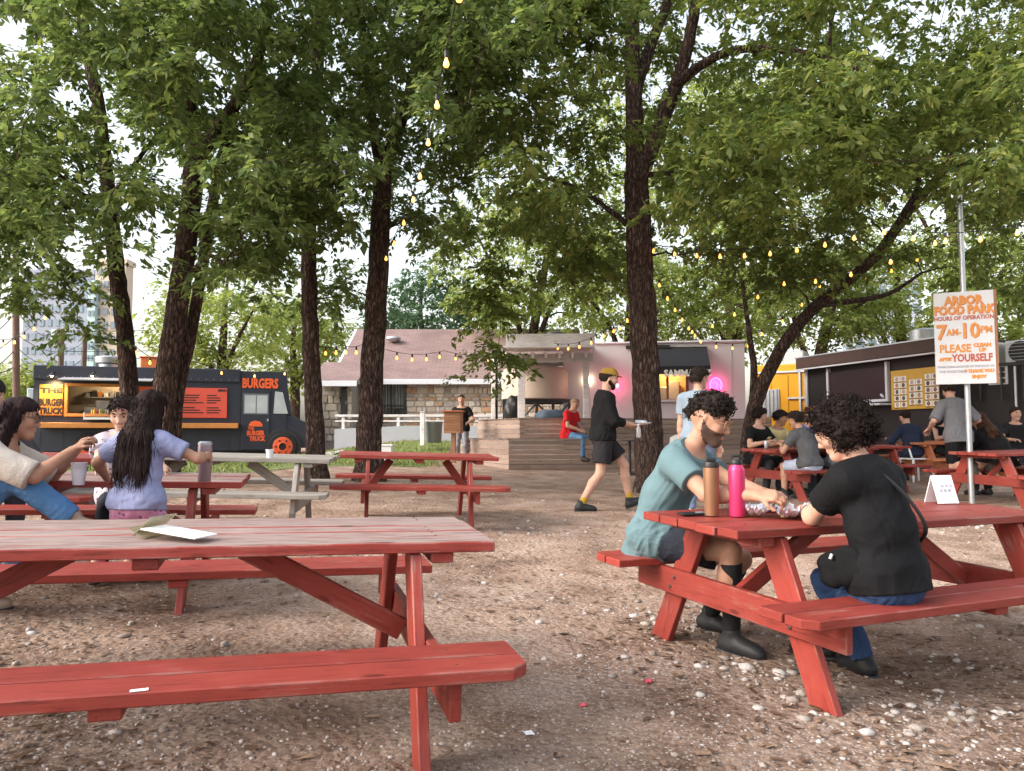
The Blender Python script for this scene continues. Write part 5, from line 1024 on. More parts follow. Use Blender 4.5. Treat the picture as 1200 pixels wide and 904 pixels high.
def ik(a, t, l1, l2, hint):
    d = t - a; L = np.linalg.norm(d); L = min(max(L, abs(l1 - l2) + .01), (l1 + l2) * .995); u = nrm(d); x = (l1 * l1 - l2 * l2 + L * L) / (2 * L); h = math.sqrt(max(0, l1 * l1 - x * x))
    n = nrm(np.asarray(hint, float) - u * (np.asarray(hint, float) @ u)); return a + u * x + n * h, a + u * L
def rotv(v, ax, ang):
    ax = nrm(ax); return v * math.cos(ang) + np.cross(ax, v) * math.sin(ang) + ax * (ax @ v) * (1 - math.cos(ang))
_mats = {}
def cloth(col, var=.22, kind='cloth'):
    key = (tuple(round(c, 3) for c in col), kind)
    if key not in _mats:
        m = simple('%s %d' % (kind, len(_mats)), col, .85 if kind == 'cloth' else .75 if kind == 'hair' else .55, var=var, scale=7 if kind == 'cloth' else 20, bump=.25 if kind == 'cloth' else .1, bscale=220, spec={'cloth': .2, 'hair': .10, 'skin': .3}.get(kind, .35))
        nt = m.node_tree; n, l = nt.nodes, nt.links; b = n['Principled BSDF']
        if kind in ('cloth', 'hair'):
            tc = [q for q in n if q.type == 'TEX_COORD'][0]; mp = n.new('ShaderNodeMapping'); mp.inputs['Scale'].default_value = (8, 8, 6) if kind == 'cloth' else (150, 150, 9); l.new(tc.outputs['Object'], mp.inputs[0])
            f = n.new('ShaderNodeTexNoise'); f.inputs['Scale'].default_value = 1; f.inputs['Detail'].default_value = 4; f.inputs['Distortion'].default_value = .5 if kind == 'cloth' else .3; l.new(mp.outputs[0], f.inputs[0])
            bp = n.new('ShaderNodeBump'); bp.inputs['Strength'].default_value = .75; bp.inputs['Distance'].default_value = .03 if kind == 'cloth' else .006; l.new(f.outputs[0], bp.inputs['Height'])
            old = [q for q in n if q.type == 'BUMP' and q != bp]
            if old: l.new(bp.outputs[0], old[0].inputs['Normal'])
            else: l.new(bp.outputs[0], b.inputs['Normal'])
        if kind == 'skin':
            b = m.node_tree.nodes['Principled BSDF']; b.inputs['Subsurface Weight'].default_value = .12; b.inputs['Subsurface Radius'].default_value = (.012, .004, .002); b.inputs['Subsurface Scale'].default_value = 1.0
        _mats[key] = m
    return _mats[key]
def hair_mat(col):
    return cloth(col, .45, 'hair')
EYEW = simple('eye white', (.36, .33, .31), .3); EYED = simple('eye dark', (.02, .012, .01), .15)
SKIN_L, SKIN_M, SKIN_T = (.50, .29, .215), (.42, .225, .155), (.33, .17, .11)
def person(label, x, y, yaw, vox, skin=SKIN_M, s=1.0, z=None, pel=None, lean=5, side=0, head=(0, 0), headk=1.0, lh=None, rh=None, lf=None, rf=None, lk=(0, 1, .15), rk=(0, 1, .15), le=(-.7, -.4, -.7), re=(.7, -.4, -.7),
           g=1.0, top=None, bottom=None, shoe=(.02, .02, .022), sock=None, hair=None, extra=(), curl=(.5, .5), palm=(None, None), group='people at the food park', seed=0, foot=(None, None), neck=0.0):
    """local frame: +Y forward, +X the person's right, Z up. targets: ('w', x, y, z) world or local tuples"""
    z0 = gzf(x, y) if z is None else z
    root = empty('person', (x, y, z0), R(yaw), label, 'person', group); c_, s_ = math.cos(R(yaw)), math.sin(R(yaw))
    def T_(p):
        if p is None: return None
        if p[0] == 'w': dx, dy = p[1] - x, p[2] - y; return A3(dx * c_ + dy * s_, -dx * s_ + dy * c_, p[3] - z0)
        return np.array(p, float)
    up0 = A3(0, 0, 1); P = A3(0, 0, .93 * s) if pel is None else np.array(pel, float)
    def dr(a, b=side): a, b = R(a), R(b); return nrm(A3(math.sin(b), math.sin(a), math.cos(a)))
    mid = P + dr(lean * .55, side * .6) * .235 * s; nb = mid + dr(lean * 1.15) * .265 * s; up = nrm(nb - mid); rx = nrm(np.cross(nrm(A3(0, 1, 0) - up * up[1]), up)); fw = np.cross(up, rx)
    sh = [nb - up * .045 * s + rx * q * .172 * s * (.96 + .04 * g) for q in (-1, 1)]
    hy, hp = R(head[0]), R(head[1]); nk = nrm(up * .75 + up0 * .35 + fw * (.12 + neck))
    hf = A3(-math.sin(hy), math.cos(hy), 0); hr = A3(math.cos(hy), math.sin(hy), 0); hf = rotv(hf, hr, -hp); hu = np.cross(hr, hf)
    k = s * headk; C = nb + nk * .085 * s + hu * .125 * k + hf * .02 * k
    hip = [P + A3(q * .088 * s, 0, -.01 * s) for q in (-1, 1)]
    lf = T_(lf); rf = T_(rf); lh = T_(lh); rh = T_(rh)
    if lf is None: lf = A3(-.11 * s, .02, .085 * s)
    if rf is None: rf = A3(.11 * s, .02, .085 * s)
    if lh is None: lh = sh[0] + A3(-.05, .06, -.56) * s
    if rh is None: rh = sh[1] + A3(.05, .06, -.56) * s
    kn, an, el, wr = [0, 0], [0, 0], [0, 0], [0, 0]
    for i, (f, hk, hd, eh) in enumerate(((lf, lk, lh, le), (rf, rk, rh, re))):
        kn[i], an[i] = ik(hip[i], f, .435 * s, .43 * s, hk); el[i], wr[i] = ik(sh[i], hd, .285 * s, .255 * s, eh)
    fd = []
    for i in range(2):
        d = foot[i]
        if d is None: d = A3(0, 1, 0) * .9 + A3((-.15, .15)[i], 0, 0)
        fd.append(nrm(np.array(d, float)))
    pts = [P, mid, nb, C + hu * .16, C + hf * .16, C - hf * .16] + kn + an + el + wr + sh + [an[i] + fd[i] * .2 for i in range(2)] + [wr[i] + nrm(wr[i] - el[i]) * .2 for i in range(2)]
    lo = np.min(pts, 0) - .17; hi = np.max(pts, 0) + .17; F = lambda: Field(lo, hi, vox)
    fr = max(.0082 * s, vox * .74)
    # ---------------- body
    b = F(); fy = (fw, 1.5)
    def torso(b, e=0.0, ex=0.0, belly=1.0):
        b.prim(hip[0] + A3(0, 0, .03 * s), hip[1] + A3(0, 0, .03 * s), (.098 * s + e) * (.5 + .5 * g), (.098 * s + e) * (.5 + .5 * g), .04)
        b.prim(P + up * .02 * s, mid, .145 * s * g + e + ex, .142 * s * g * belly + e + ex * .6, .05, (fw, 1.42 / (.4 + .6 * g)))
        b.prim(mid, nb - up * .09 * s, .142 * s * g * belly + e + ex * .6, .158 * s * (.6 + .4 * g) + e, .05, (fw, 1.42))
        b.prim(sh[0] - rx * -.02 * s, sh[1] - rx * .02 * s, .056 * s + e, .056 * s + e, .06)
        b.prim(nb - up * .03 * s - rx * .07 * s, nb - up * .03 * s + rx * .07 * s, .062 * s + e, .062 * s + e, .05)
    torso(b)
    b.prim(nb - up * .03 * s, C - hu * .06 * k - hf * .018 * k, .056 * s, .050 * s, .03)
    for i in range(2):
        b.prim(sh[i], el[i], .052 * s, .040 * s, .03); b.prim(el[i], el[i] + (wr[i] - el[i]) * .3, .039 * s, .040 * s, .02); b.prim(el[i] + (wr[i] - el[i]) * .3, wr[i], .040 * s, .027 * s, .02)
        b.prim(hip[i], kn[i], .088 * s, .056 * s, .03); m_ = kn[i] + (an[i] - kn[i]) * .33; back = nrm(np.cross(np.cross(an[i] - kn[i], fd[i]), an[i] - kn[i])) * -.012 * s
        b.prim(kn[i], m_ + back, .054 * s, .056 * s, .02); b.prim(m_ + back, an[i], .056 * s, .036 * s, .03)
        b.prim(an[i] - A3(0, 0, .035 * s), an[i] + fd[i] * .15 * s - A3(0, 0, .045 * s), .036 * s, .028 * s, .03)
    # hands
    for i in range(2):
        hd = nrm(wr[i] - el[i]); pn = palm[i]
        pn = A3(0, 0, -1) if pn is None else np.array(pn, float); pn = nrm(pn - hd * (pn @ hd)); sd_ = np.cross(hd, pn) * (1, -1)[i]   # sd_ points to the thumb side
        for j in range(4):
            o = (1.5 - j) * .0195 * s; kc = wr[i] + hd * (.082, .088, .084, .074)[j] * s + sd_ * o
            b.prim(wr[i] + sd_ * o * .55, kc, .0155 * s, .0125 * s, .012); d = hd; p = kc
            for q, ln in enumerate((.040, .026, .021)):
                d = rotv(d, np.cross(hd, pn), curl[i] * (.55, 1.0, .7)[q] * (1 + .10 * j)); p2 = p + d * ln * s * (.92, 1.0, .95, .75)[j]; b.prim(p, p2, fr * (1.05 - .06 * q), fr * (1.0 - .08 * q), .004); p = p2
        t0 = wr[i] + hd * .028 * s + sd_ * .024 * s; t1 = t0 + nrm(hd * .65 + sd_ * .7 + pn * .35) * .045 * s; t2 = t1 + nrm(hd * .9 + sd_ * .15 + pn * (.35 + .3 * curl[i])) * .038 * s
        b.prim(t0, t1, .015 * s, fr * 1.2, .01); b.prim(t1, t2, fr * 1.2, fr * 1.05, .006)
    # head
    H = lambda a_, b_, c__: C + (hr * a_ + hf * b_ + hu * c__) * k
    def skull(b, e=0.0, kk=.03):
        b.prim(H(0, -.022, .030), H(0, .0, .036), .088 * k + e, .086 * k + e, kk, (hr, 1.14)); b.prim(H(0, .028, .045), H(0, .03, .02), .068 * k + e, .070 * k + e, kk, (hr, 1.03))
    skull(b)
    b.prim(H(0, .038, .0), H(0, .058, -.095), .062 * k, .030 * k, .03)
    for q in (-1, 1):
        b.prim(H(q * .054, .0, -.040), H(q * .014, .062, -.103), .026 * k, .021 * k, .03); b.prim(H(q * .042, .066, -.028), H(q * .036, .07, -.03), .026 * k, .024 * k, .025)
        b.prim(H(q * .052, .078, .033), H(q * .014, .094, .030), .010 * k, .010 * k, .012)
        b.prim(H(q * .075, -.004, .020), H(q * .078, -.010, -.022), .017 * k, .011 * k, .008, (nrm(hr * q * .9 + hf * -.4), 2.0))
    if vox < .0125:
        for q in (-1, 1): b.prim(H(q * .032, .103, .008), H(q * .033, .103, .008), .016 * k, .016 * k, .012, op='s')
        b.prim(H(0, .090, .012), H(0, .113, -.034), .009 * k, .0125 * k, .012); b.prim(H(-.013, .100, -.040), H(.013, .100, -.040), .0085 * k, .0085 * k, .008)
        b.prim(H(-.018, .088, -.068), H(.018, .088, -.068), .0095 * k, .0095 * k, .010); b.prim(H(-.016, .100, -.0735), H(.016, .100, -.0735), .003 * k, .003 * k, .004, op='s')
    else: b.prim(H(0, .092, .008), H(0, .110, -.036), .011 * k, .015 * k, .015)
    bme = b.mesh('body', cloth(skin, .20, 'skin'))
    for e_ in extra:
        if e_[0] == 'stubble':
            bme.materials.append(cloth(e_[1], .4, 'skin')); n_ = len(bme.polygons); ce = np.empty(n_ * 3); bme.polygons.foreach_get('center', ce); ce = (ce.reshape(-1, 3) - C) / k; A_, B_, W_ = ce @ hr, ce @ hf, ce @ hu
            m_ = (W_ < np.interp(B_, [-.01, .03, .085], [.012, -.034, -.046])) & (W_ > -.14) & (B_ > -.006 + .6 * np.maximum(0, -.085 - W_)) & ~((np.abs(A_) < .021) & (W_ < -.062) & (W_ > -.081)) & (np.linalg.norm(ce, axis=1) < .16)
            bme.polygons.foreach_set('material_index', m_.astype(np.int32))
    link('body', bme, root)
    # ---------------- clothes
    BV = None; SV = None
    if bottom:
        kind, col = bottom[0], bottom[1]; t = F(); e = bottom[2] if len(bottom) > 2 else .013
        t.prim(hip[0] + A3(0, 0, .03 * s), hip[1] + A3(0, 0, .03 * s), (.100 * s) * (.5 + .5 * g) + e, (.100 * s) * (.5 + .5 * g) + e, .04); t.prim(P, P + up * .09 * s, .142 * s * g + e, .140 * s * g + e, .05, (fw, 1.4)); t.cut(P + nrm(mid - P) * .085 * s, nrm(mid - P))
        lf_ = {'shorts': .72, 'pants': 2.0, 'short_shorts': .5, 'long_shorts': .9, 'capri': 1.6}[kind]
        for i in range(2):
            t.prim(hip[i], hip[i] + (kn[i] - hip[i]) * min(1, lf_), .090 * s + e, (.090 - .032 * min(1, lf_)) * s + e * (1.7 if lf_ < 1 else 1), .03, trunc=(lf_ < 1))
            if lf_ > 1: t.prim(kn[i], kn[i] + (an[i] - kn[i]) * min(.96, lf_ - 1), .060 * s + e, .046 * s + e * 1.1, .02, trunc=1)
        t.wrinkle(.0075 * s, 20, seed + 7, ridge=1); BV = t.V.copy(); bfin = t; bargs = ('trousers' if lf_ > 1 else 'shorts', bottom[3] if len(bottom) > 3 else cloth(col))
    if top:
        kind, col = top[0], top[1]; t = F(); e = top[2] if len(top) > 2 else .014
        torso(t, e * s, .010 * s, 1.0)
        hem = top[3] if len(top) > 3 else -.07
        if hem < 0: t.prim(P + up * .0, P + up * (hem - .06) * s, .150 * s * g + e, .150 * s * g + e + .012, .04, (fw, 1.32 / (.4 + .6 * g)))
        if BV is not None: t.V = np.minimum(t.V, np.maximum(BV - .009, t.V - .030))
        t.wrinkle(.0085 * s, 17, seed + 3, (1, 1, .6), ridge=1)
        t.cut(P + up * hem * s, -nrm(mid - P)); t.cut(nb + up * (.022 * s + e), nrm(up * .95 + fw * .30 if kind != 'tank' else up + fw * .2))
        fr_ = {'short': .62, 'long': 2.0, 'tank': .0, 'elbow': .95, 'three': 1.55}[kind]
        for i in range(2):
            if fr_ > 0: t.prim(sh[i], sh[i] + (el[i] - sh[i]) * min(1, fr_), .058 * s + e, .047 * s + e * (1.35 if fr_ < 1 else 1), .035, trunc=(fr_ <= 1))
            if fr_ > 1: t.prim(el[i], el[i] + (wr[i] - el[i]) * (fr_ - 1), .044 * s + e * .9, .031 * s + e * .9, .02, trunc=1)
        t.prim(nb - up * .03 * s, C - hu * .06 * k, .060 * s, .058 * s, .010, op='s')
        SV = t.V.copy(); link('shirt', t.mesh('shirt', top[4] if len(top) > 4 else cloth(col)), root)
    if BV is not None:
        if SV is not None: bfin.V = np.maximum(bfin.V, -(SV + .004))
        link(bargs[0], bfin.mesh(bargs[0], bargs[1]), root)
    if sock:
        for i in range(2):
            t = F(); tp = kn[i] + (an[i] - kn[i]) * (1 - sock[1]); t.prim(tp, an[i], (.058 if sock[1] > .5 else .044) * s, .042 * s, .01, ta=1); link('sock', t.mesh('sock', cloth(sock[0])), root)
    if shoe:
        for i in range(2):
            t = Field(np.minimum(an[i], an[i] + fd[i] * .24 * s) - .13, np.maximum(an[i], an[i] + fd[i] * .24 * s) + .13, vox); sd_ = nrm(np.cross(fd[i], up0)); fu = np.cross(sd_, fd[i]); hl = an[i] - fu * .045 * s
            t.prim(hl - fd[i] * .035 * s, hl + fd[i] * .13 * s - fu * .006, .043 * s, .040 * s, .03); t.prim(an[i] + fu * .02, hl, .046 * s, .046 * s, .03, ta=0); t.prim(hl + fd[i] * .06 * s + fu * .01, hl + fd[i] * .16 * s - fu * .008, .042 * s, .034 * s, .03); t.cut(hl - fu * .040 * s, -fu); t.cut(an[i] + fu * .05 * s, fu)
            sh_o = link('shoe', t.mesh('shoe', cloth(shoe, .2, 'shoe')), root)
            if vox < .012:
                u = Field(np.minimum(an[i], an[i] + fd[i] * .24 * s) - .13, np.maximum(an[i], an[i] + fd[i] * .24 * s) + .13, vox); u.prim(hl - fd[i] * .04 * s - fu * .034, hl + fd[i] * .16 * s - fu * .034, .046 * s, .042 * s, .02); u.cut(hl - fu * .046 * s, -fu); u.cut(hl - fu * .028 * s, fu); link('sole', u.mesh('sole', cloth((.03, .03, .032) if len(shoe) < 4 else shoe[3:], .1, 'shoe')), sh_o)
    # ---------------- hair
    info = dict(root=root, C=C, H=H, hr=hr, hf=hf, hu=hu, k=k, nb=nb, up=up, fw=fw, rx=rx, sh=sh, el=el, wr=wr, P=P, mid=mid, F=F, kn=kn, an=an, lo=lo, hi=hi, s=s, seed=seed, z0=z0)
    if hair:
        kind, col = hair[0], hair[1]; m = hair_mat(col); rs = np.random.RandomState(seed + 50); t = F() if kind != 'long' else F()
        if kind in ('short', 'fade', 'cropped'):
            e = {'short': .016, 'fade': .010, 'cropped': .007}[kind] * k; skull(t, e); t.cut(H(0, .066, .038), nrm(hf * .85 - hu * .62)); t.cut(H(0, 0, -.045), -hu)
            t.cut(H(0, .048, 0), nrm(hf * 1.0 - hu * .25)) if kind == 'fade' else None
            for q in (-1, 1): t.prim(H(q * .085, .01, -.01), H(q * .085, .0, -.03), .028 * k, .026 * k, .01, op='s'); t.prim(H(q * .08, .055, -.01), H(q * .08, .05, .012), .034 * k, .028 * k, .01, op='s')
            t.wrinkle(.006 * k, 90, seed)
        if kind in ('curls', 'curlytop'):
            if kind == 'curls':
                skull(t, .03 * k); t.prim(H(0, -.055, -.01), H(0, -.05, .05), .10 * k, .10 * k, .04); t.prim(H(-.05, -.04, -.02), H(.05, -.04, -.02), .075 * k, .075 * k, .04); t.cut(H(0, .066, .03), nrm(hf * .9 - hu * .45)); t.cut(H(0, 0, -.075), -hu)
            else: t.prim(H(-.03, -.03, .075), H(.03, .03, .085), .066 * k, .066 * k, .03); t.prim(H(0, -.05, .05), H(0, .045, .075), .07 * k, .06 * k, .03); t.prim(H(0, -.07, .02), H(0, -.05, .04), .055 * k, .06 * k, .03); t.cut(H(0, .080, .052), nrm(hf * .8 - hu * .6)); t.cut(H(0, 0, .015), -nrm(hu * .9 - hf * .2))
            t.wrinkle(.013 * k, 75, seed)
        if kind in ('long', 'wavy'):
            L_ = hair[2]; skull(t, .014 * k); t.cut(H(0, .070, .036), nrm(hf * .85 - hu * .62))
            for q in (-1, 1): t.prim(H(q * .08, .06, -.02), H(q * .08, .052, .012), .04 * k, .03 * k, .01, op='s')
            b0 = H(0, -.055, -.01); p1 = nb - fw * .105 * s - up * .03 * s; p2 = p1 - nrm(up * .7 + up0 * .3) * (L_ - .10) * s - fw * .02
            t.prim(b0, p1, .082 * k, .088 * k, .03, (fw, 1.3)); [t.prim(p1 + rx * q * .035 * k, p2 + rx * q * .055 * k, .078 * k, .060 * k, .03, (fw, 1.7)) for q in (-1, 1)]; [t.prim(H(q * .066, -.02, -.01), nb + rx * q * .085 * s - fw * .015 * s + up * .01, .040 * k, .050 * k, .03) for q in (-1, 1)]; t.wrinkle(.005, 90, seed, (1, 1, .05))
            if SV is not None: pass
        if any(e_[0] in ('cap', 'beanie') for e_ in extra): t.cut(H(0, 0, .046), hu)
        hm = t.mesh('hair', m); ho = link('hair', hm, root)
        if vox < .0125:
            # strands and ringlets over the mass
            n = len(hm.vertices); co = np.empty(n * 3); hm.vertices.foreach_get('co', co); co = co.reshape(-1, 3); no = np.empty(n * 3); hm.vertices.foreach_get('normal', no); no = no.reshape(-1, 3); sb = MB()
            cntr = {'curls': 900, 'curlytop': 420, 'long': 1000, 'wavy': 600}.get(kind, 650)
            for j in rs.randint(0, n, cntr):
                p, nn = co[j], no[j]
                if kind in ('curls', 'curlytop'):
                    r_ = rs.uniform(.006, .011) * k; ax = nrm(nn * .5 + rs.normal(0, .6, 3) - up0 * .5) if kind == 'curls' else nrm(nn * .9 + rs.normal(0, .5, 3) + up0 * .25); a1 = nrm(np.cross(ax, nn + .01)); a2 = np.cross(ax, a1); ln = rs.uniform(.02, .055) * k * (1 if kind == 'curls' else .6); ph = rs.uniform(0, 6); kk = 9
                    Q = [p + ax * ln * i / kk + (a1 * math.cos(ph + i * 1.3) + a2 * math.sin(ph + i * 1.3)) * r_ for i in range(kk)]; sb.tube(Q, [.0024 * k] * kk, 3, False)
                elif kind in ('long', 'wavy'):
                    if nn[2] > .55: continue
                    tg = -up0 - nn * float(-up0 @ nn); low_ = p[2] < nb[2] + .05; tg = nrm(tg + rs.normal(0, .05, 3)); ln = (rs.uniform(.10, .22) if low_ else rs.uniform(.05, .12)) * k; kk = 6; wv = rs.uniform(0, .003) if kind == 'long' else .008; ph = rs.uniform(0, 6)
                    Q = [p + nn * (.003 - (.05 if low_ else .32) * ln * (i / kk) ** 2) + tg * ln * i / kk + A3(math.sin(ph + i * 1.1), math.cos(ph + i * .9), 0) * wv for i in range(kk)]; sb.tube(Q, list(np.linspace(.0034, .0008, kk)), 3, False)
                else:
                    tg = nrm(rs.normal(0, .45, 3) + nn * .22 + hf * (.5 if (p - C) @ hf > .04 else -.3) - up0 * .35)
                    if any(e_[0] in ('cap', 'beanie') for e_ in extra): continue
                    sb.tube([p, p + tg * .014 * k, p + tg * .028 * k - up0 * .006], [.0030, .0024, .0008], 3, False)
            so_ = sb.build('hair_strands', m, ho, smooth=True) if sb.v else None
            if so_: so_['kind'] = 'stuff'
    for e_ in extra:
        if e_[0] == 'beard':
            bt = e_[2] if len(e_) > 2 else .0045; t = F(); t.prim(H(0, .038, .0), H(0, .058, -.095), .062 * k + bt, .030 * k + bt, .03)
            for q in (-1, 1): t.prim(H(q * .054, .0, -.040), H(q * .014, .062, -.103), .026 * k + bt, .021 * k + bt, .03)
            t.prim(H(-.02, .088, -.055), H(.02, .088, -.055), .014 * k, .014 * k, .02); t.cut(H(0, .0, -.006), nrm(hu * .75 + hf * .62)) ; t.cut(H(0, -.015, 0), -hf)
            t.prim(H(-.014, .105, -.070), H(.014, .105, -.070), .010 * k, .010 * k, .005, op='s'); t.wrinkle(.0015 * k, 160, seed); link('beard', t.mesh('beard', hair_mat(e_[1])), root)
        if e_[0] == 'brow':
            for q in (-1, 1): MB().tube([H(q * .014, .104, .028), H(q * .034, .100, .034), H(q * .052, .086, .028)], [.004 * k, .0055 * k, .003 * k], 5).build('eyebrow', hair_mat(e_[1]), root, smooth=True)
        if e_[0] == 'eyes':
            for q in (-1, 1):
                ey = MB().lathe([(.002, -.0115), (.008, -.008), (.0115, 0), (.008, .008), (.002, .0115)], 12).build('eye', EYEW, root, tuple(H(q * .032, .0815, .006)), smooth=True); ey.scale = (k * .92, k * .92, k * .92)
                f_ = H(q * .032, .0945, .006) - H(q * .032, .084, .008); MB().lathe([(.0072, -.0012), (.0072, .0012)], 10).build('iris', EYED, ey, tuple(f_ / k * 1.06), Vector(f_).to_track_quat('Z', 'Y').to_euler())
        if e_[0] == 'glasses':
            gm = METAL if len(e_) < 2 else cloth(e_[1], .1, 'frame'); m_ = MB()
            for q in (-1, 1):
                m_.tube([H(q * (.034 + .026 * math.cos(t_)), .112 - abs(.034 + .026 * math.cos(t_)) * .12, .004 + .022 * math.sin(t_)) for t_ in np.linspace(0, 6.283, 18)], .0028, 5, False); m_.tube([H(q * .060, .102, .008), H(q * .072, .06, .012), H(q * .079, -.005, .012)], .0019, 5)
            m_.tube([H(-.008, .111, .008), H(0, .114, .012), H(.008, .111, .008)], .0019, 5); m_.build('glasses', gm, root, smooth=True)
        if e_[0] == 'cap':
            t = F(); skull(t, .014 * k); t.cut(H(0, 0, .040), -nrm(hu + hf * .06)); t.wrinkle(.0015, 40, seed); cp_ = link('cap', t.mesh('cap', cloth(e_[1])), root)
            V = []; n_ = 12
            for i in range(n_ + 1):
                a_ = math.pi * (i / n_) ; cx, cy = .072 * math.cos(a_), .085 + .012; V += [H(.074 * math.cos(a_), .062 + .026 * math.sin(a_), .046), H(.072 * math.cos(a_), .075 + .085 * math.sin(a_), .036 - .0 * math.sin(a_))]
            V2 = [v_ + hu * .006 for v_ in V]; m_ = MB(); nv = len(V); fs = []
            for i in range(n_): fs += [(2 * i, 2 * i + 1, 2 * i + 3, 2 * i + 2), (nv + 2 * i, nv + 2 * i + 2, nv + 2 * i + 3, nv + 2 * i + 1), (2 * i + 1, nv + 2 * i + 1, nv + 2 * i + 3, 2 * i + 3)]
            m_.add(V + V2, fs).build('brim', cloth(e_[1]), cp_, smooth=True)
        if e_[0] == 'beanie':
            t = F(); skull(t, .016 * k); t.cut(H(0, 0, .030), -nrm(hu + hf * .05)); t.wrinkle(.002, 60, seed, (1, 1, .2)); link('beanie', t.mesh('beanie', cloth(e_[1])), root)
        if e_[0] == 'wristband':
            i = e_[1]; d = nrm(wr[i] - el[i]); c = wr[i] - d * .015; MB().tube([c - d * .011, c - d * .009, c + d * .009, c + d * .011], [.029 * s, .0325 * s, .0325 * s, .029 * s], 16).build('wristwatch', BLACK, root, smooth=True)
            if len(e_) > 2: 
                n_ = nrm(np.cross(d, A3(0, 1, 0)) + A3(0, 0, 1)); n_ = nrm(n_ - d * (n_ @ d)); MB().tube([c + n_ * .030 * s, c + n_ * .040 * s], .017, 14).build('watch_face', METAL, root, smooth=True)
        if e_[0] == 'print':
            c = nb - up * .16 * s + fw * (.125 * s); tx_ = text(e_[1], .075, WHITE, root, tuple(c), name='shirt_print', bold=.004); tx_.rotation_euler = Matrix((-rx, up, fw)).transposed().to_euler()
    return info
# ---------------------------------------------------------------- who sits where
def tpt(key, lx, ly, z=0.0):
    M_ = TABLES[key].matrix_world if False else TABLES[key].matrix_basis; return M_ @ Vector((lx, ly, z))
def Wp(px, py, Y): v = at(px, py, Y); return ('w', v.x, v.y, v.z)
def Wg(px, py, lift=.085): v = hit(px, py); return ('w', v.x, v.y, v.z + lift)
def seat(key, lx, side): v = tpt(key, lx, side * .66, .467); return v
# the couple eating at the right table
v = seat('B', -.80, 1)
tealshirt = simple('faded teal cotton', (.115, .185, .205), .85, var=.25, scale=9, bump=.25, bscale=220, spec=.2)
man = person('man in faded teal shirt and round glasses leaning over food', v.x - .04, v.y, -122, .0068, SKIN_M, s=1.05, pel=(0, .0, v.z - gzf(v.x - .04, v.y) + .09), lean=27, head=(0, 16), neck=.25,
    rh=Wp(888, 581, 3.98), lh=Wp(905, 583, 4.12), re=(.6, -.5, -1.0), le=(-.5, -.2, -1.0), rf=Wg(858, 764), lf=Wg(832, 738), foot=((.2, .95, -.1), (.25, .95, -.1)), curl=(1.0, 1.0), palm=((-.3, .3, -.9), (-.5, .2, -.7)),
    top=('short', (.1, .18, .2), .020, -.12, tealshirt), bottom=('shorts', (.022, .026, .038), .018), sock=((.016, .016, .018), .86), shoe=(.016, .016, .018), hair=('curlytop', (.022, .016, .014)), extra=(('stubble', (.085, .050, .038)), ('brow', (.02, .014, .012)), ('eyes',), ('glasses', (.35, .22, .12))), seed=1)
# cropped sides under the curls
I_ = man; t = I_['F'](); 
t.prim(I_['H'](0, -.022, .030), I_['H'](0, .0, .036), .091, .089, .03, (I_['hr'], 1.14)); t.cut(I_['H'](0, .030, 0), nrm(I_['hf'] - I_['hu'] * .2)); t.cut(I_['H'](0, 0, -.035), -I_['hu'])
for q in (-1, 1): t.prim(I_['H'](q * .085, .0, .015), I_['H'](q * .085, -.005, -.03), .030, .026, .01, op='s')
link('cropped_sides', t.mesh('cropped_sides', hair_mat((.05, .035, .03))), I_['root'])
v = seat('B', -.52, -1)
DEN = (.030, .062, .145)
woman = person('woman with dark curly hair in black shirt eating with back turned', v.x, v.y, 33, .0068, SKIN_L, pel=(0, .02, v.z - gzf(v.x, v.y) + .09), lean=16, s=.97, head=(28, 22), neck=.1,
    lh=Wp(948, 598, 3.98), rh=Wp(930, 601, 4.15), le=(-1, -.1, -.8), re=(.8, -.2, -.8), lf=Wg(962, 772), rf=Wg(1012, 792), lk=(-.35, 1, .3), rk=(-.1, 1, .3), foot=((-.1, .95, -.05), (.25, .95, -.05)), curl=(.7, .7), g=1.06,
    top=('short', (.0055, .0055, .007), .020, -.06), bottom=('pants', DEN, .012), sock=((.55, .53, .5), .13), shoe=(.014, .014, .016), hair=('curls', (.016, .011, .010)), extra=(('glasses', (.6, .5, .35)), ('wristband', 0, 1)), seed=2)
# bag slung across her back
I_ = woman; M_ = I_['root'].matrix_basis; nb_, up_, fw_, rx_, P_ = I_['nb'], I_['up'], I_['fw'], I_['rx'], I_['P']
bagr = empty('shoulder_bag', I_['root'].location, I_['root'].rotation_euler.z, 'small black shoulder bag slung across the black shirted back', 'bag')
pts = [nb_ - rx_ * .07 + up_ * .032 + fw_ * .06, nb_ - rx_ * .075 + up_ * .030 - fw_ * .01, nb_ - rx_ * .05 - up_ * .03 - fw_ * .098, nb_ + rx_ * .03 - up_ * .16 - fw_ * .142, nb_ + rx_ * .11 - up_ * .30 - fw_ * .135, P_ + rx_ * .172 + up_ * .12 - fw_ * .07, P_ + rx_ * .185 + up_ * .06 + fw_ * .02]
SP = smooth_path(pts, 6); st_ = MB()
for i in range(len(SP) - 1): pass
st_.tube(SP, .0085, 6); st_.build('strap', BLACK, bagr, smooth=True)
bc = P_ - rx_ * .17 + up_ * .09 + fw_ * .10
t = Field(bc - .2, bc + .2, .007); t.prim(bc - fw_ * .06 + up_ * .03, bc + fw_ * .06 + up_ * .03, .045, .045, .05, (rx_, 1.5)); t.prim(bc - fw_ * .07 - up_ * .04, bc + fw_ * .07 - up_ * .04, .05, .05, .05, (rx_, 1.4)); t.wrinkle(.008, 22, 4, ridge=1); link('pouch', t.mesh('pouch', simple('black nylon', (.006, .006, .007), .85, bump=.2, spec=.15)), bagr)
MB().tube([tuple(bc + A3(-.037, .02, .05)), tuple(bc + A3(-.05, .02, .03))], .008, 8).build('buckle', METAL, bagr)
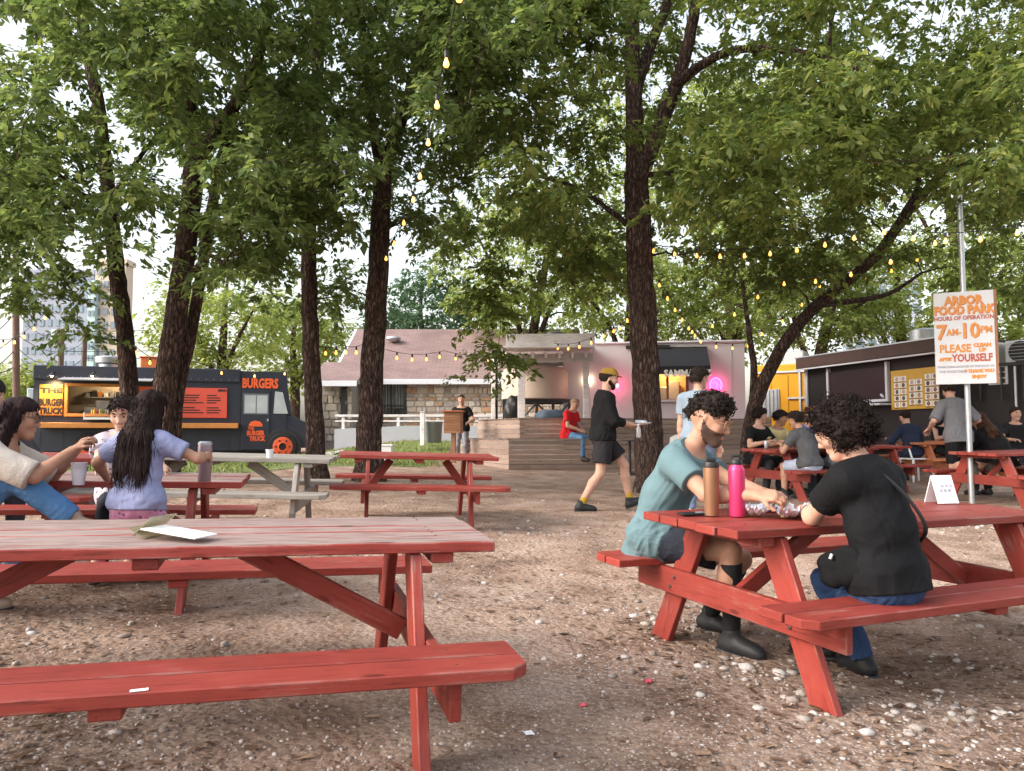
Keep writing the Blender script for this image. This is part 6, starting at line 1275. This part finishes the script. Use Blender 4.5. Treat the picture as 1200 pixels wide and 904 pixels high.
# children's table
FLOW = None
v = seat('C', .56, -1); zk = v.z - gzf(v.x, v.y)
girl = person('girl with long dark hair in lavender shirt kneeling on the bench', v.x, v.y - .02, -4, .0085, SKIN_M, s=.74, headk=1.18, lean=10, head=(-6, 12), pel=(0, .0, zk + .20),
    rh=Wp(243, 534, 4.86), lh=Wp(126, 562, 4.86), re=(1, -.3, -.5), le=(-1, -.4, -.3), curl=(.3, .9), palm=((0, .2, -1), (-.8, .5, -.2)), rf=(.085, -.19, zk + .0), lf=(-.10, -.19, zk + .0), rk=(.1, 1, -.2), lk=(-.1, 1, -.2), foot=((0, -.35, -.95), (0, -.35, -.95)),
    top=('short', (.25, .27, .44), .018, -.07), bottom=('shorts', (.32, .13, .25), .016), shoe=(.42, .09, .15), sock=((.42, .09, .15), .3), hair=('long', (.022, .014, .013), .34), seed=3)
def patt():
    m, n, l, b_ = newmat('floral print cotton'); tc = n.new('ShaderNodeTexCoord'); vo = n.new('ShaderNodeTexVoronoi'); vo.inputs['Scale'].default_value = 26; l.new(tc.outputs['Object'], vo.inputs[0])
    c = ramp(n, l, vo.outputs['Distance'], [(.22, (.16, .055, .10)), (.36, (.40, .37, .45)), (.9, (.48, .45, .53))]); l.new(c, b_.inputs['Base Color']); b_.inputs['Roughness'].default_value = .85; return m
def camo():
    m = patt(); m.name = 'purple patterned cotton'; r_ = [q for q in m.node_tree.nodes if q.type == 'VALTORGB'][0]; e = r_.color_ramp.elements; e[0].color = (.13, .06, .13, 1); e[1].color = (.50, .22, .34, 1); e[2].color = (.36, .15, .27, 1); return m
for o in girl['root'].children:
    if o.name.startswith('shorts'): o.data.materials[0] = camo()
v = seat('C', .20, 1)
person('boy in floral shirt sitting across from the long haired girl', v.x, v.y, 205, .0095, SKIN_L, s=.86, headk=1.08, pel=(0, 0, v.z - gzf(v.x, v.y) + .08), lean=14, head=(-15, 18), lh=tuple(Wp(200, 562, 5.25)), rh=Wp(122, 560, 5.15), lf=(-.12, .38, .085), rf=(.13, .34, .085), curl=(.6, .5),
    top=('short', (.6, .6, .7), .022, -.06, patt()), bottom=('pants', (.02, .024, .035), .016), hair=('short', (.025, .018, .016)), extra=(('eyes',), ('brow', (.02, .014, .012))), seed=4)
v = seat('C', -.28, -1); fo = at(86, 607, 4.52)
person('woman in beige shirt and blue jeans with one knee drawn up', v.x - .02, v.y, -78, .0085, (.40, .215, .145), s=.91, pel=(0, -.06, v.z - gzf(v.x, v.y) + .085), lean=34, head=(12, 4), rh=Wp(84, 528, 4.48), lh=Wp(92, 525, 4.72), re=(.5, -.2, -1), le=(-.6, -.2, -1), rf=('w', fo.x, fo.y, gzf(fo.x, fo.y) + .486 + .08), lf=(-.28, -.05, .085), rk=(.1, .5, 1), foot=(None, (.1, 1, -.05)), curl=(1.0, .9),
    top=('elbow', (.50, .44, .39), .030, -.16), bottom=('pants', (.085, .20, .40), .022), shoe=(.35, .26, .2), hair=('long', (.026, .015, .016), .30), extra=(('eyes',), ('brow', (.02, .014, .012)), ('glasses', (.08, .06, .05))), seed=5)
v = seat('D', .26, -1)
person('person in dark beanie at the edge behind the beige shirted woman', v.x, v.y, -130, .012, SKIN_L, s=1.0, pel=(0, 0, v.z - gzf(v.x, v.y) + .085), lean=10, head=(0, 5), lh=(-.2, .35, .80), rh=(.2, .35, .80), lf=(-.12, .38, .085), rf=(.13, .34, .085), top=('long', (.06, .055, .06)), bottom=('pants', (.03, .03, .04)), hair=('short', (.02, .014, .012)), extra=(('beanie', (.02, .02, .022)), ('eyes',)), seed=6)
# the man walking by
wy_ = 10.35; wx_ = (706 - 600) / FPX * wy_
walker = person('man in black shirt, shorts and ochre cap walking with a plate', wx_, wy_, -88, .0095, SKIN_L, s=1.075, g=1.12, lean=4, pel=(0, 0, .965), head=(0, 8), rf=(.10, -.30, .10), lf=(-.08, .36, .135), foot=((0, .93, .33), (0, .97, -.05)), rh=(.10, .36, 1.12), lh=(-.16, .36, 1.10), re=(.6, -.8, -.6), le=(-.6, -.8, -.6), curl=(.5, .5), palm=((0, 0, 1), (0, .2, 1)),
    top=('three', (.008, .0075, .009), .026, -.05), bottom=('shorts', (.022, .020, .023), .030), shoe=(.016, .016, .018), sock=((.42, .26, .03), .24), hair=('short', (.02, .014, .012)), extra=(('cap', (.26, .155, .03)), ('beard', (.018, .012, .010)), ('eyes',), ('brow', (.02, .014, .012))), seed=7)
person('standing man in light grey blue shirt with black wristband', (818 - 600) / FPX * 9.9, 9.9, -22, .0105, SKIN_L, s=1.06, lean=2, head=(-35, 0), top=('short', (.24, .30, .37), .020, -.08), bottom=('pants', (.16, .20, .30), .016), shoe=(.3, .3, .3), hair=('short', (.025, .018, .015)), extra=(('wristband', 0),), seed=8, le=(-.5, -1, -.2), re=(.5, -1, -.2))
rz0 = z1_ + .032
rp_ = at(666, 516, 17.95)
person('man in red shirt and jeans sitting on the timber deck seat', rp_.x, rp_.y, -128, .013, SKIN_L, s=1.0, z=rz0, pel=(0, 0, .095), lean=12, head=(0, 20), lh=(-.05, .34, .20), rh=(.12, .36, .20), lf=(-.1, .52, -.42), rf=(.12, .46, -.42), top=('short', (.55, .018, .025), .024, -.1), bottom=('pants', (.10, .20, .36), .016), hair=('cropped', (.28, .17, .12)), g=1.12, seed=9)
pq = at(541, 520, 19.7)
person('man in black shirt standing behind the slatted podium', pq.x, 19.7, 178, .013, SKIN_L, s=1.0, z=at(541, 463, 19.7).z - 1.76, head=(0, 5), lh=(-.2, .32, 1.08), rh=(.2, .32, 1.08), top=('short', (.012, .012, .014)), bottom=('pants', (.25, .25, .28)), hair=('cropped', (.05, .035, .03)), extra=(('brow', (.03, .02, .018)),), seed=10)
# crowd at the table beyond
G_ = 'friends crowded round the red table'
def sit(key, lx, side, label, top, bottom, hair, skin=SKIN_L, dyaw=0, lean=12, head=(0, 6), s=1.0, vox=.012, extra=(), seed=0, g=1.0, hands=None, **kw):
    v = seat(key, lx, side); yw = math.degrees(math.atan2(TABLES[key].matrix_basis[1][0], TABLES[key].matrix_basis[0][0])) + (0 if side < 0 else 180) + dyaw; zz = v.z - gzf(v.x, v.y)
    h = hands or ((-.13, .42, zz + .37), (.16, .40, zz + .37))
    return person(label, v.x, v.y, yw, vox, skin, s=s, pel=(0, -.02, zz + .085), lean=lean, head=head, lh=h[0], rh=h[1], lf=(-.13, .38, .085), rf=(.13, .33, .085), top=top, bottom=bottom, hair=hair, extra=extra, seed=seed, g=g, group=G_ if key == 'G' else 'people at the food park', **kw)
sit('G', -.55, 1, 'man in black shirt in profile at the crowded red table', ('short', (.008, .008, .009)), ('pants', (.04, .04, .05)), ('short', (.02, .014, .012)), head=(75, 0), extra=(('brow', (.02, .014, .012)),), seed=11, s=1.02)
sit('G', -.12, 1, 'man in pale yellow shirt at the crowded red table', ('short', (.52, .43, .22)), ('pants', (.05, .05, .06)), ('short', (.016, .011, .010)), SKIN_T, head=(50, 10), extra=(('brow', (.02, .014, .012)),), seed=12, s=.97)
sit('G', .62, 1, 'red haired man in blue shirt at the crowded red table', ('short', (.05, .16, .48)), ('pants', (.05, .05, .06)), ('short', (.16, .065, .030)), (.58, .32, .25), head=(-20, 5), seed=13, s=1.04)
sit('G', -.78, -1, 'man in charcoal shirt and light blue shorts seen from behind', ('short', (.085, .085, .092), .018, -.05), ('long_shorts', (.40, .45, .58)), ('short', (.022, .016, .014)), SKIN_M, lean=24, head=(15, 12), seed=14, shoe=(.05, .05, .055), sock=((.03, .03, .03), .25))
sit('G', -.18, -1, 'dark haired man in slate grey shirt seen from behind beside another', ('short', (.11, .12, .14), .018, -.05), ('pants', (.03, .035, .05)), ('short', (.014, .011, .010)), SKIN_M, lean=16, head=(-5, 5), seed=15, s=1.04)
# the far right groups
zc = at(1070, 540, 15.2)
person('person in navy sitting on the white plastic chair', zc.x, 15.2, 12, .014, SKIN_L, pel=(0, 0, .55), lean=14, head=(0, 15), lh=(-.2, .4, .82), rh=(.2, .4, .82), lf=(-.12, .36, .085), rf=(.12, .36, .085), top=('long', (.020, .026, .055), .022), bottom=('pants', (.03, .03, .04)), hair=('short', (.02, .013, .011)), seed=16)
sit('I', .55, 1, 'woman with dark wavy hair in sleeveless black top', ('tank', (.008, .008, .009)), ('pants', (.02, .02, .022)), ('wavy', (.018, .011, .010), .26), SKIN_L, head=(60, 5), seed=17, s=.95, vox=.013)
mz = at(1093, 520, 18.6)
person('brown haired man facing out behind the woman in sleeveless black', mz.x, 18.6, 185, .015, SKIN_L, s=1.0, pel=(0, 0, .60), z=gzf(mz.x, 18.6) + .05, lean=5, lf=(-.12, .36, .085), rf=(.12, .36, .085), lh=(-.2, .35, .85), rh=(.2, .35, .85), top=('short', (.08, .07, .06)), bottom=('pants', (.04, .04, .05)), hair=('short', (.06, .032, .02)), seed=18)
v = seat('J', -.42, 1); zk = v.z - gzf(v.x, v.y)
kneel = person('man in grey shirt and black shorts kneeling on the bench', v.x, v.y + .03, 8, .011, SKIN_L, s=1.06, pel=(0, .02, zk + .06 + .43), lean=14, head=(-20, 25), lf=(-.13, -.46, zk + .06), rf=(.14, -.46, zk + .05), lk=(0, 1, -.4), rk=(0, 1, -.4), foot=((0, -.8, -.6), (0, -.8, -.6)), rh=(.32, .30, zk + .62), lh=(-.28, .30, zk + .60), top=('elbow', (.15, .15, .165), .024, -.10), bottom=('long_shorts', (.008, .008, .009), .020), shoe=(.10, .09, .085), hair=('short', (.03, .02, .016)), seed=19)
sit('J', .42, 1, 'long haired person in loose black shirt bending over beside kneeling man', ('elbow', (.013, .013, .015), .035, -.16), ('pants', (.015, .015, .018)), ('wavy', (.06, .03, .02), .2), SKIN_L, dyaw=170, lean=20, head=(20, 30), seed=20, vox=.012, side_=None) if False else None
v = seat('J', .40, 1)
person('long haired person in loose black shirt bending over beside kneeling man', v.x + .05, v.y, 15, .012, SKIN_L, s=1.0, pel=(0, -.02, v.z - gzf(v.x, v.y) + .09), lean=22, side=-16, head=(15, 25), lh=(-.2, .5, .82), rh=(.15, .5, .82), lf=(-.12, .38, .085), rf=(.13, .36, .085), g=1.15, top=('elbow', (.008, .008, .009), .035, -.14), bottom=('pants', (.015, .015, .018)), hair=('wavy', (.07, .036, .022), .18), seed=20)
ez = at(1189, 520, 15.2)
person('man facing out in black shirt with white print by the dark annex', ez.x, 15.2, 178, .0135, SKIN_L, s=1.0, pel=(0, 0, .58), lean=4, lf=(-.12, .36, .085), rf=(.12, .36, .085), lh=(-.22, .36, .80), rh=(.22, .36, .80), top=('short', (.015, .015, .017)), bottom=('pants', (.03, .03, .04)), hair=('short', (.03, .018, .013)), extra=(('print', 'AUSTIN') if False else ('brow', (.03, .02, .015)),), seed=21)
# ================================================================ THINGS ON THE TABLES AND THE GROUND
def on(px, py, h=.752): v = hit(px, py, .75); return (v.x, v.y, gzf(v.x, v.y) + h)
def bottle(loc, h, r_, col, label, metal=.3, handle=True):
    o = empty('drink_bottle', loc, 0, label, 'bottle', 'tall bottles on the red table'); m = simple(label[:14] + ' paint', col, .38, metal, .08)
    MB().lathe([(r_ * .92, 0), (r_, .006), (r_, h * .78), (r_ * .96, h * .81), (r_ * .72, h * .86), (r_ * .66, h * .88)], 28).build('flask', m, o, smooth=True)
    MB().lathe([(r_ * .68, h * .875), (r_ * .70, h * .90), (r_ * .70, h * .955), (r_ * .6, h * .965)], 24).build('collar', BLACK, o, smooth=True)
    lid = MB().lathe([(r_ * .74, h * .9), (r_ * .74, h * .94), (r_ * .6, h * .97)], 24).build('lid', BLACK, o, smooth=True)
    if handle: MB().tube([(-r_ * .7, 0, h * .93), (-r_ * .5, 0, h * 1.02), (r_ * .3, 0, h * 1.03), (r_ * .9, 0, h * .96)], .007, 8).build('carry_loop', BLACK, lid, smooth=True)
    return o
o = empty('tumbler', on(834, 605), 0, 'tall copper tan tumbler with black lid on the red table', 'bottle', 'tall bottles on the red table'); rt = .040
MB().lathe([(rt * .86, 0), (rt * .88, .004), (rt, .225), (rt, .24)], 28).build('flask', simple('copper tan metal', (.33, .175, .10), .38, .55, .06), o, smooth=True); MB().lathe([(rt * 1.0, .241), (rt * 1.02, .25), (rt * .9, .268), (rt * .5, .27)], 24).build('lid', BLACK, o, smooth=True); MB().box((0, 0, .279), (.05, .016, .02)).build('lid_tab', BLACK, o, bevel=.004)
bottle(on(864, 606), .295, .041, (.62, .045, .16), 'bright pink metal bottle with black loop lid beside the tumbler')
ph = on(812, 604); o = empty('phone', ph, R(20), 'black phone lying flat by the copper tan tumbler', 'phone'); MB().bb(-.075, .075, -.036, .036, 0, .009).build('case', BLACK, o, bevel=.004); MB().bb(-.07, .07, -.032, .032, .0092, .0100).build('screen', DGLASS, o)
FOIL = simple('crumpled foil', (.72, .77, .86), .36, .55, .10, 30, bump=.4, bscale=40)
def foil(px, py, label, rx_, ry_, seed):
    rs_ = np.random.RandomState(seed); n_ = 17; V = []; 
    for i in range(n_):
        for j in range(n_):
            u, w__ = i / (n_ - 1) * 2 - 1, j / (n_ - 1) * 2 - 1; rr = math.hypot(u, w__); V.append((u * rx_ * (1 + rs_.normal(0, .05)), w__ * ry_ * (1 + rs_.normal(0, .05)), .006 + abs(rs_.normal(0, .015)) + .045 * max(0, rr - .45)))
    F_ = [(i * n_ + j, (i + 1) * n_ + j, (i + 1) * n_ + j + 1, i * n_ + j + 1) for i in range(n_ - 1) for j in range(n_ - 1)]
    o = empty('foil_wrapper', on(px, py), R(seed * 20), label, 'food wrapper', 'open foil wrappers on the red table'); MB().add(V, F_).build('foil', FOIL, o, smooth=False)
    FD = simple('taco filling %d' % seed, (.20, .075, .03), .6, var=.6, scale=60, bump=.6); TO = simple('tortilla %d' % seed, (.50, .32, .16), .7, var=.2)
    t = Field((-.12, -.09, -.02), (.12, .09, .09), .005); t.prim((-.03, .012, .018), (.03, .012, .018), .019, .019, .01); t.wrinkle(.004, 60, seed, ridge=1); link('tortilla_roll', t.mesh('tortilla_roll', TO), o)
    t = Field((-.12, -.09, -.02), (.12, .09, .09), .005); t.prim((-.02, .012, .032), (.02, .012, .032), .010, .010, .01); t.wrinkle(.005, 120, seed); link('filling', t.mesh('filling', FD), o)
foil(886, 606, 'crumpled foil wrapper with food beside the pink bottle', .085, .065, 1); foil(925, 608, 'crumpled foil wrapper with food before the curly haired woman', .10, .07, 2)
pl_ = on(893, 598); o = empty('paper_plate', pl_, 0, 'white paper plate before the man in teal', 'plate'); MB().lathe([(.07, 0), (.10, .004), (.125, .018), (.123, .02), (.095, .008), (.05, .004)], 28).build('plate', PAPER, o, smooth=True); MB().lathe([(.045, .0045), (.04, .02), (.02, .028)], 12).build('food', simple('brown food', (.22, .11, .05), .7, var=.6, scale=50, bump=.5), o, smooth=True)
# tent card
c = on(1104, 590); o = empty('menu_card', c, R(14), 'white folded tent card standing on the red table edge', 'menu card')
MB().prism([(-.055, 0), (-.05, 0), (.003, .155), (.058, 0), (.063, 0), (.004, .168)], -.075, .075, Matrix(((0, 0, 1, 0), (1, 0, 0, 0), (0, 1, 0, 0), (0, 0, 0, 1)))).build('card', PAPER, o)
CG = simple('faint print', (.42, .43, .50), .7)
for i in range(3):
    for j in range(3): MB().box((-.03 + j * .03, -.0285 - .0105 * (1 - i) , .075 + (1 - i) * .03), (.018, .002, .018), (R(-18), 0, 0)).build('print_mark', CG, o)
# fallen card in its clear stand
c = on(190, 632); o = empty('menu_card', c, R(-14), 'fallen white card in a clear plastic stand on the worn table', 'menu card')
CL = simple('clear yellowed plastic', (.62, .60, .45), .15, var=.2); b_ = CL.node_tree.nodes['Principled BSDF']; b_.inputs['Transmission Weight'].default_value = .75; b_.inputs['IOR'].default_value = 1.2
MB().box((.07, 0, .026), (.22, .13, .004), (0, R(7), 0)).build('card', PAPER, o); MB().box((-.055, .03, .045), (.10, .14, .003), (R(0), R(-42), 0)).build('stand_leaf', CL, o); MB().box((-.075, .02, .022), (.075, .13, .003), (0, R(30), 0)).build('stand_leaf', CL, o)
# cups, cans, tumbler in the girl's hand
def cup(loc, label, r_=.045, h=.11, col=(.62, .60, .66), group=None):
    o = empty('cup', loc, 0, label, 'cup', group); MB().lathe([(r_ * .72, 0), (r_ * .74, .003), (r_, h), (r_ * 1.05, h + .003), (r_ * 1.04, h + .008), (r_ * .97, h + .008), (r_ * .9, h * .5), (r_ * .7, .01)], 22).build('cup_body', simple('cup plastic', col, .4, var=.05), o, smooth=True); MB().lathe([(r_ * .93, h * .8), (.002, h * .8 + .001)], 20).build('drink', simple('drink', (.25, .2, .2), .1), o); return o
cup(on(92, 569), 'pale plastic cup on the table before the beige shirted woman', .042, .12); cup(on(316, 537), 'small white cup on the unpainted grey table', .035, .07, (.75, .75, .76))
hd_ = at(240, 540, 4.92); o = empty('tumbler', (hd_.x, hd_.y, tpt('C', 0, 0, .752).z - .03), 0, 'mauve steel tumbler under the hand of the long haired girl', 'bottle'); MB().lathe([(.036, 0), (.038, .004), (.043, .20), (.040, .225)], 24).build('flask', simple('mauve metal', (.26, .19, .21), .4, .5), o, smooth=True); MB().lathe([(.041, .226), (.042, .24), (.03, .25)], 20).build('lid', METAL, o, smooth=True)
for i, (px, py, col, nm) in enumerate(((887, 524, (.03, .05, .30), 'blue drink can nearest the man in black shirt'), (898, 526, (.5, .5, .52), 'silver drink can on the crowded table'), (912, 522, (.04, .06, .32), 'blue drink can before the man in pale yellow'))):
    o = empty('drink_can', on(px, py), 0, nm, 'can', 'cans on the crowded table'); MB().lathe([(.026, 0), (.032, .008), (.033, .112), (.027, .122)], 16).build('can', simple('can %d' % i, col, .35, .5), o, smooth=True); MB().lathe([(.026, .1222), (.02, .1235)], 14).build('lid', METAL, o)
# the walker's plate and water bottle
wl_ = walker; M_ = Matrix.Translation(wl_['root'].location) @ Matrix.Rotation(wl_['root'].rotation_euler.z, 4, 'Z'); hp_ = M_ @ Vector((wl_['wr'][0] + wl_['wr'][1]) / 2 + A3(0, .15, .015))
o = empty('paper_plate', hp_, 0, 'foil lined paper plate carried by the walking man', 'plate'); MB().lathe([(.08, 0), (.115, .006), (.14, .022), (.137, .024), (.10, .01), (.05, .006)], 26).build('plate', PAPER, o, smooth=True)
t = Field((-.12, -.12, -.02), (.12, .12, .08), .008); t.prim((-.05, 0, .025), (.05, 0, .025), .03, .03, .02); t.wrinkle(.012, 60, 2, ridge=1); link('wrapped_food', t.mesh('wrapped_food', FOIL), o)
hb2 = M_ @ Vector(wl_['wr'][1] + A3(0, .09, -.17)); o = empty('water_bottle', hb2, 0, 'clear plastic water bottle hanging from the walking mans hand', 'bottle'); CW = simple('clear plastic', (.7, .7, .72), .12); CW.node_tree.nodes['Principled BSDF'].inputs['Transmission Weight'].default_value = .6
MB().lathe([(.026, 0), (.032, .01), (.032, .11), (.014, .145), (.013, .16)], 16).build('bottle', CW, o, smooth=True); MB().lathe([(.015, .16), (.015, .178)], 12).build('cap', WHITE, o)
# bits of litter and stickers
def scrap(name, loc, sz, rz, mat, label, cat, seed):
    rs_ = np.random.RandomState(seed); n_ = 5; V = [((i / 4 - .5) * sz[0], (j / 4 - .5) * sz[1], .006 + abs(rs_.normal(0, sz[2]))) for i in range(n_) for j in range(n_)]
    o = MB().add(V, [(i * n_ + j, (i + 1) * n_ + j, (i + 1) * n_ + j + 1, i * n_ + j + 1) for i in range(4) for j in range(4)]).build(name, mat, None, loc, (0, 0, rz)); tag(o, label, cat)
def gl(px, py): v = hit(px, py); return (v.x, v.y, v.z)
PINK = simple('pink wrapper', (.65, .10, .14), .5); scrap('paper_scrap', gl(620, 861), (.035, .045, .001), .3, PAPER, 'small white paper scrap on the dirt by the bench end', 'litter', 1); scrap('candy_wrapper', gl(683, 829), (.04, .03, .008), .5, PINK, 'crumpled pink wrapper lying alone on the dirt', 'litter', 2); scrap('candy_wrapper', gl(760, 801), (.05, .035, .008), .9, PINK, 'crumpled pink wrapper among pale stones near the table leg', 'litter', 3)
v = hit(163, 812, .468); scrap('sticker', (v.x, v.y, v.z + .001), (.045, .022, .0003), .4, PAPER, 'torn white sticker stuck on the front red bench', 'sticker', 4)
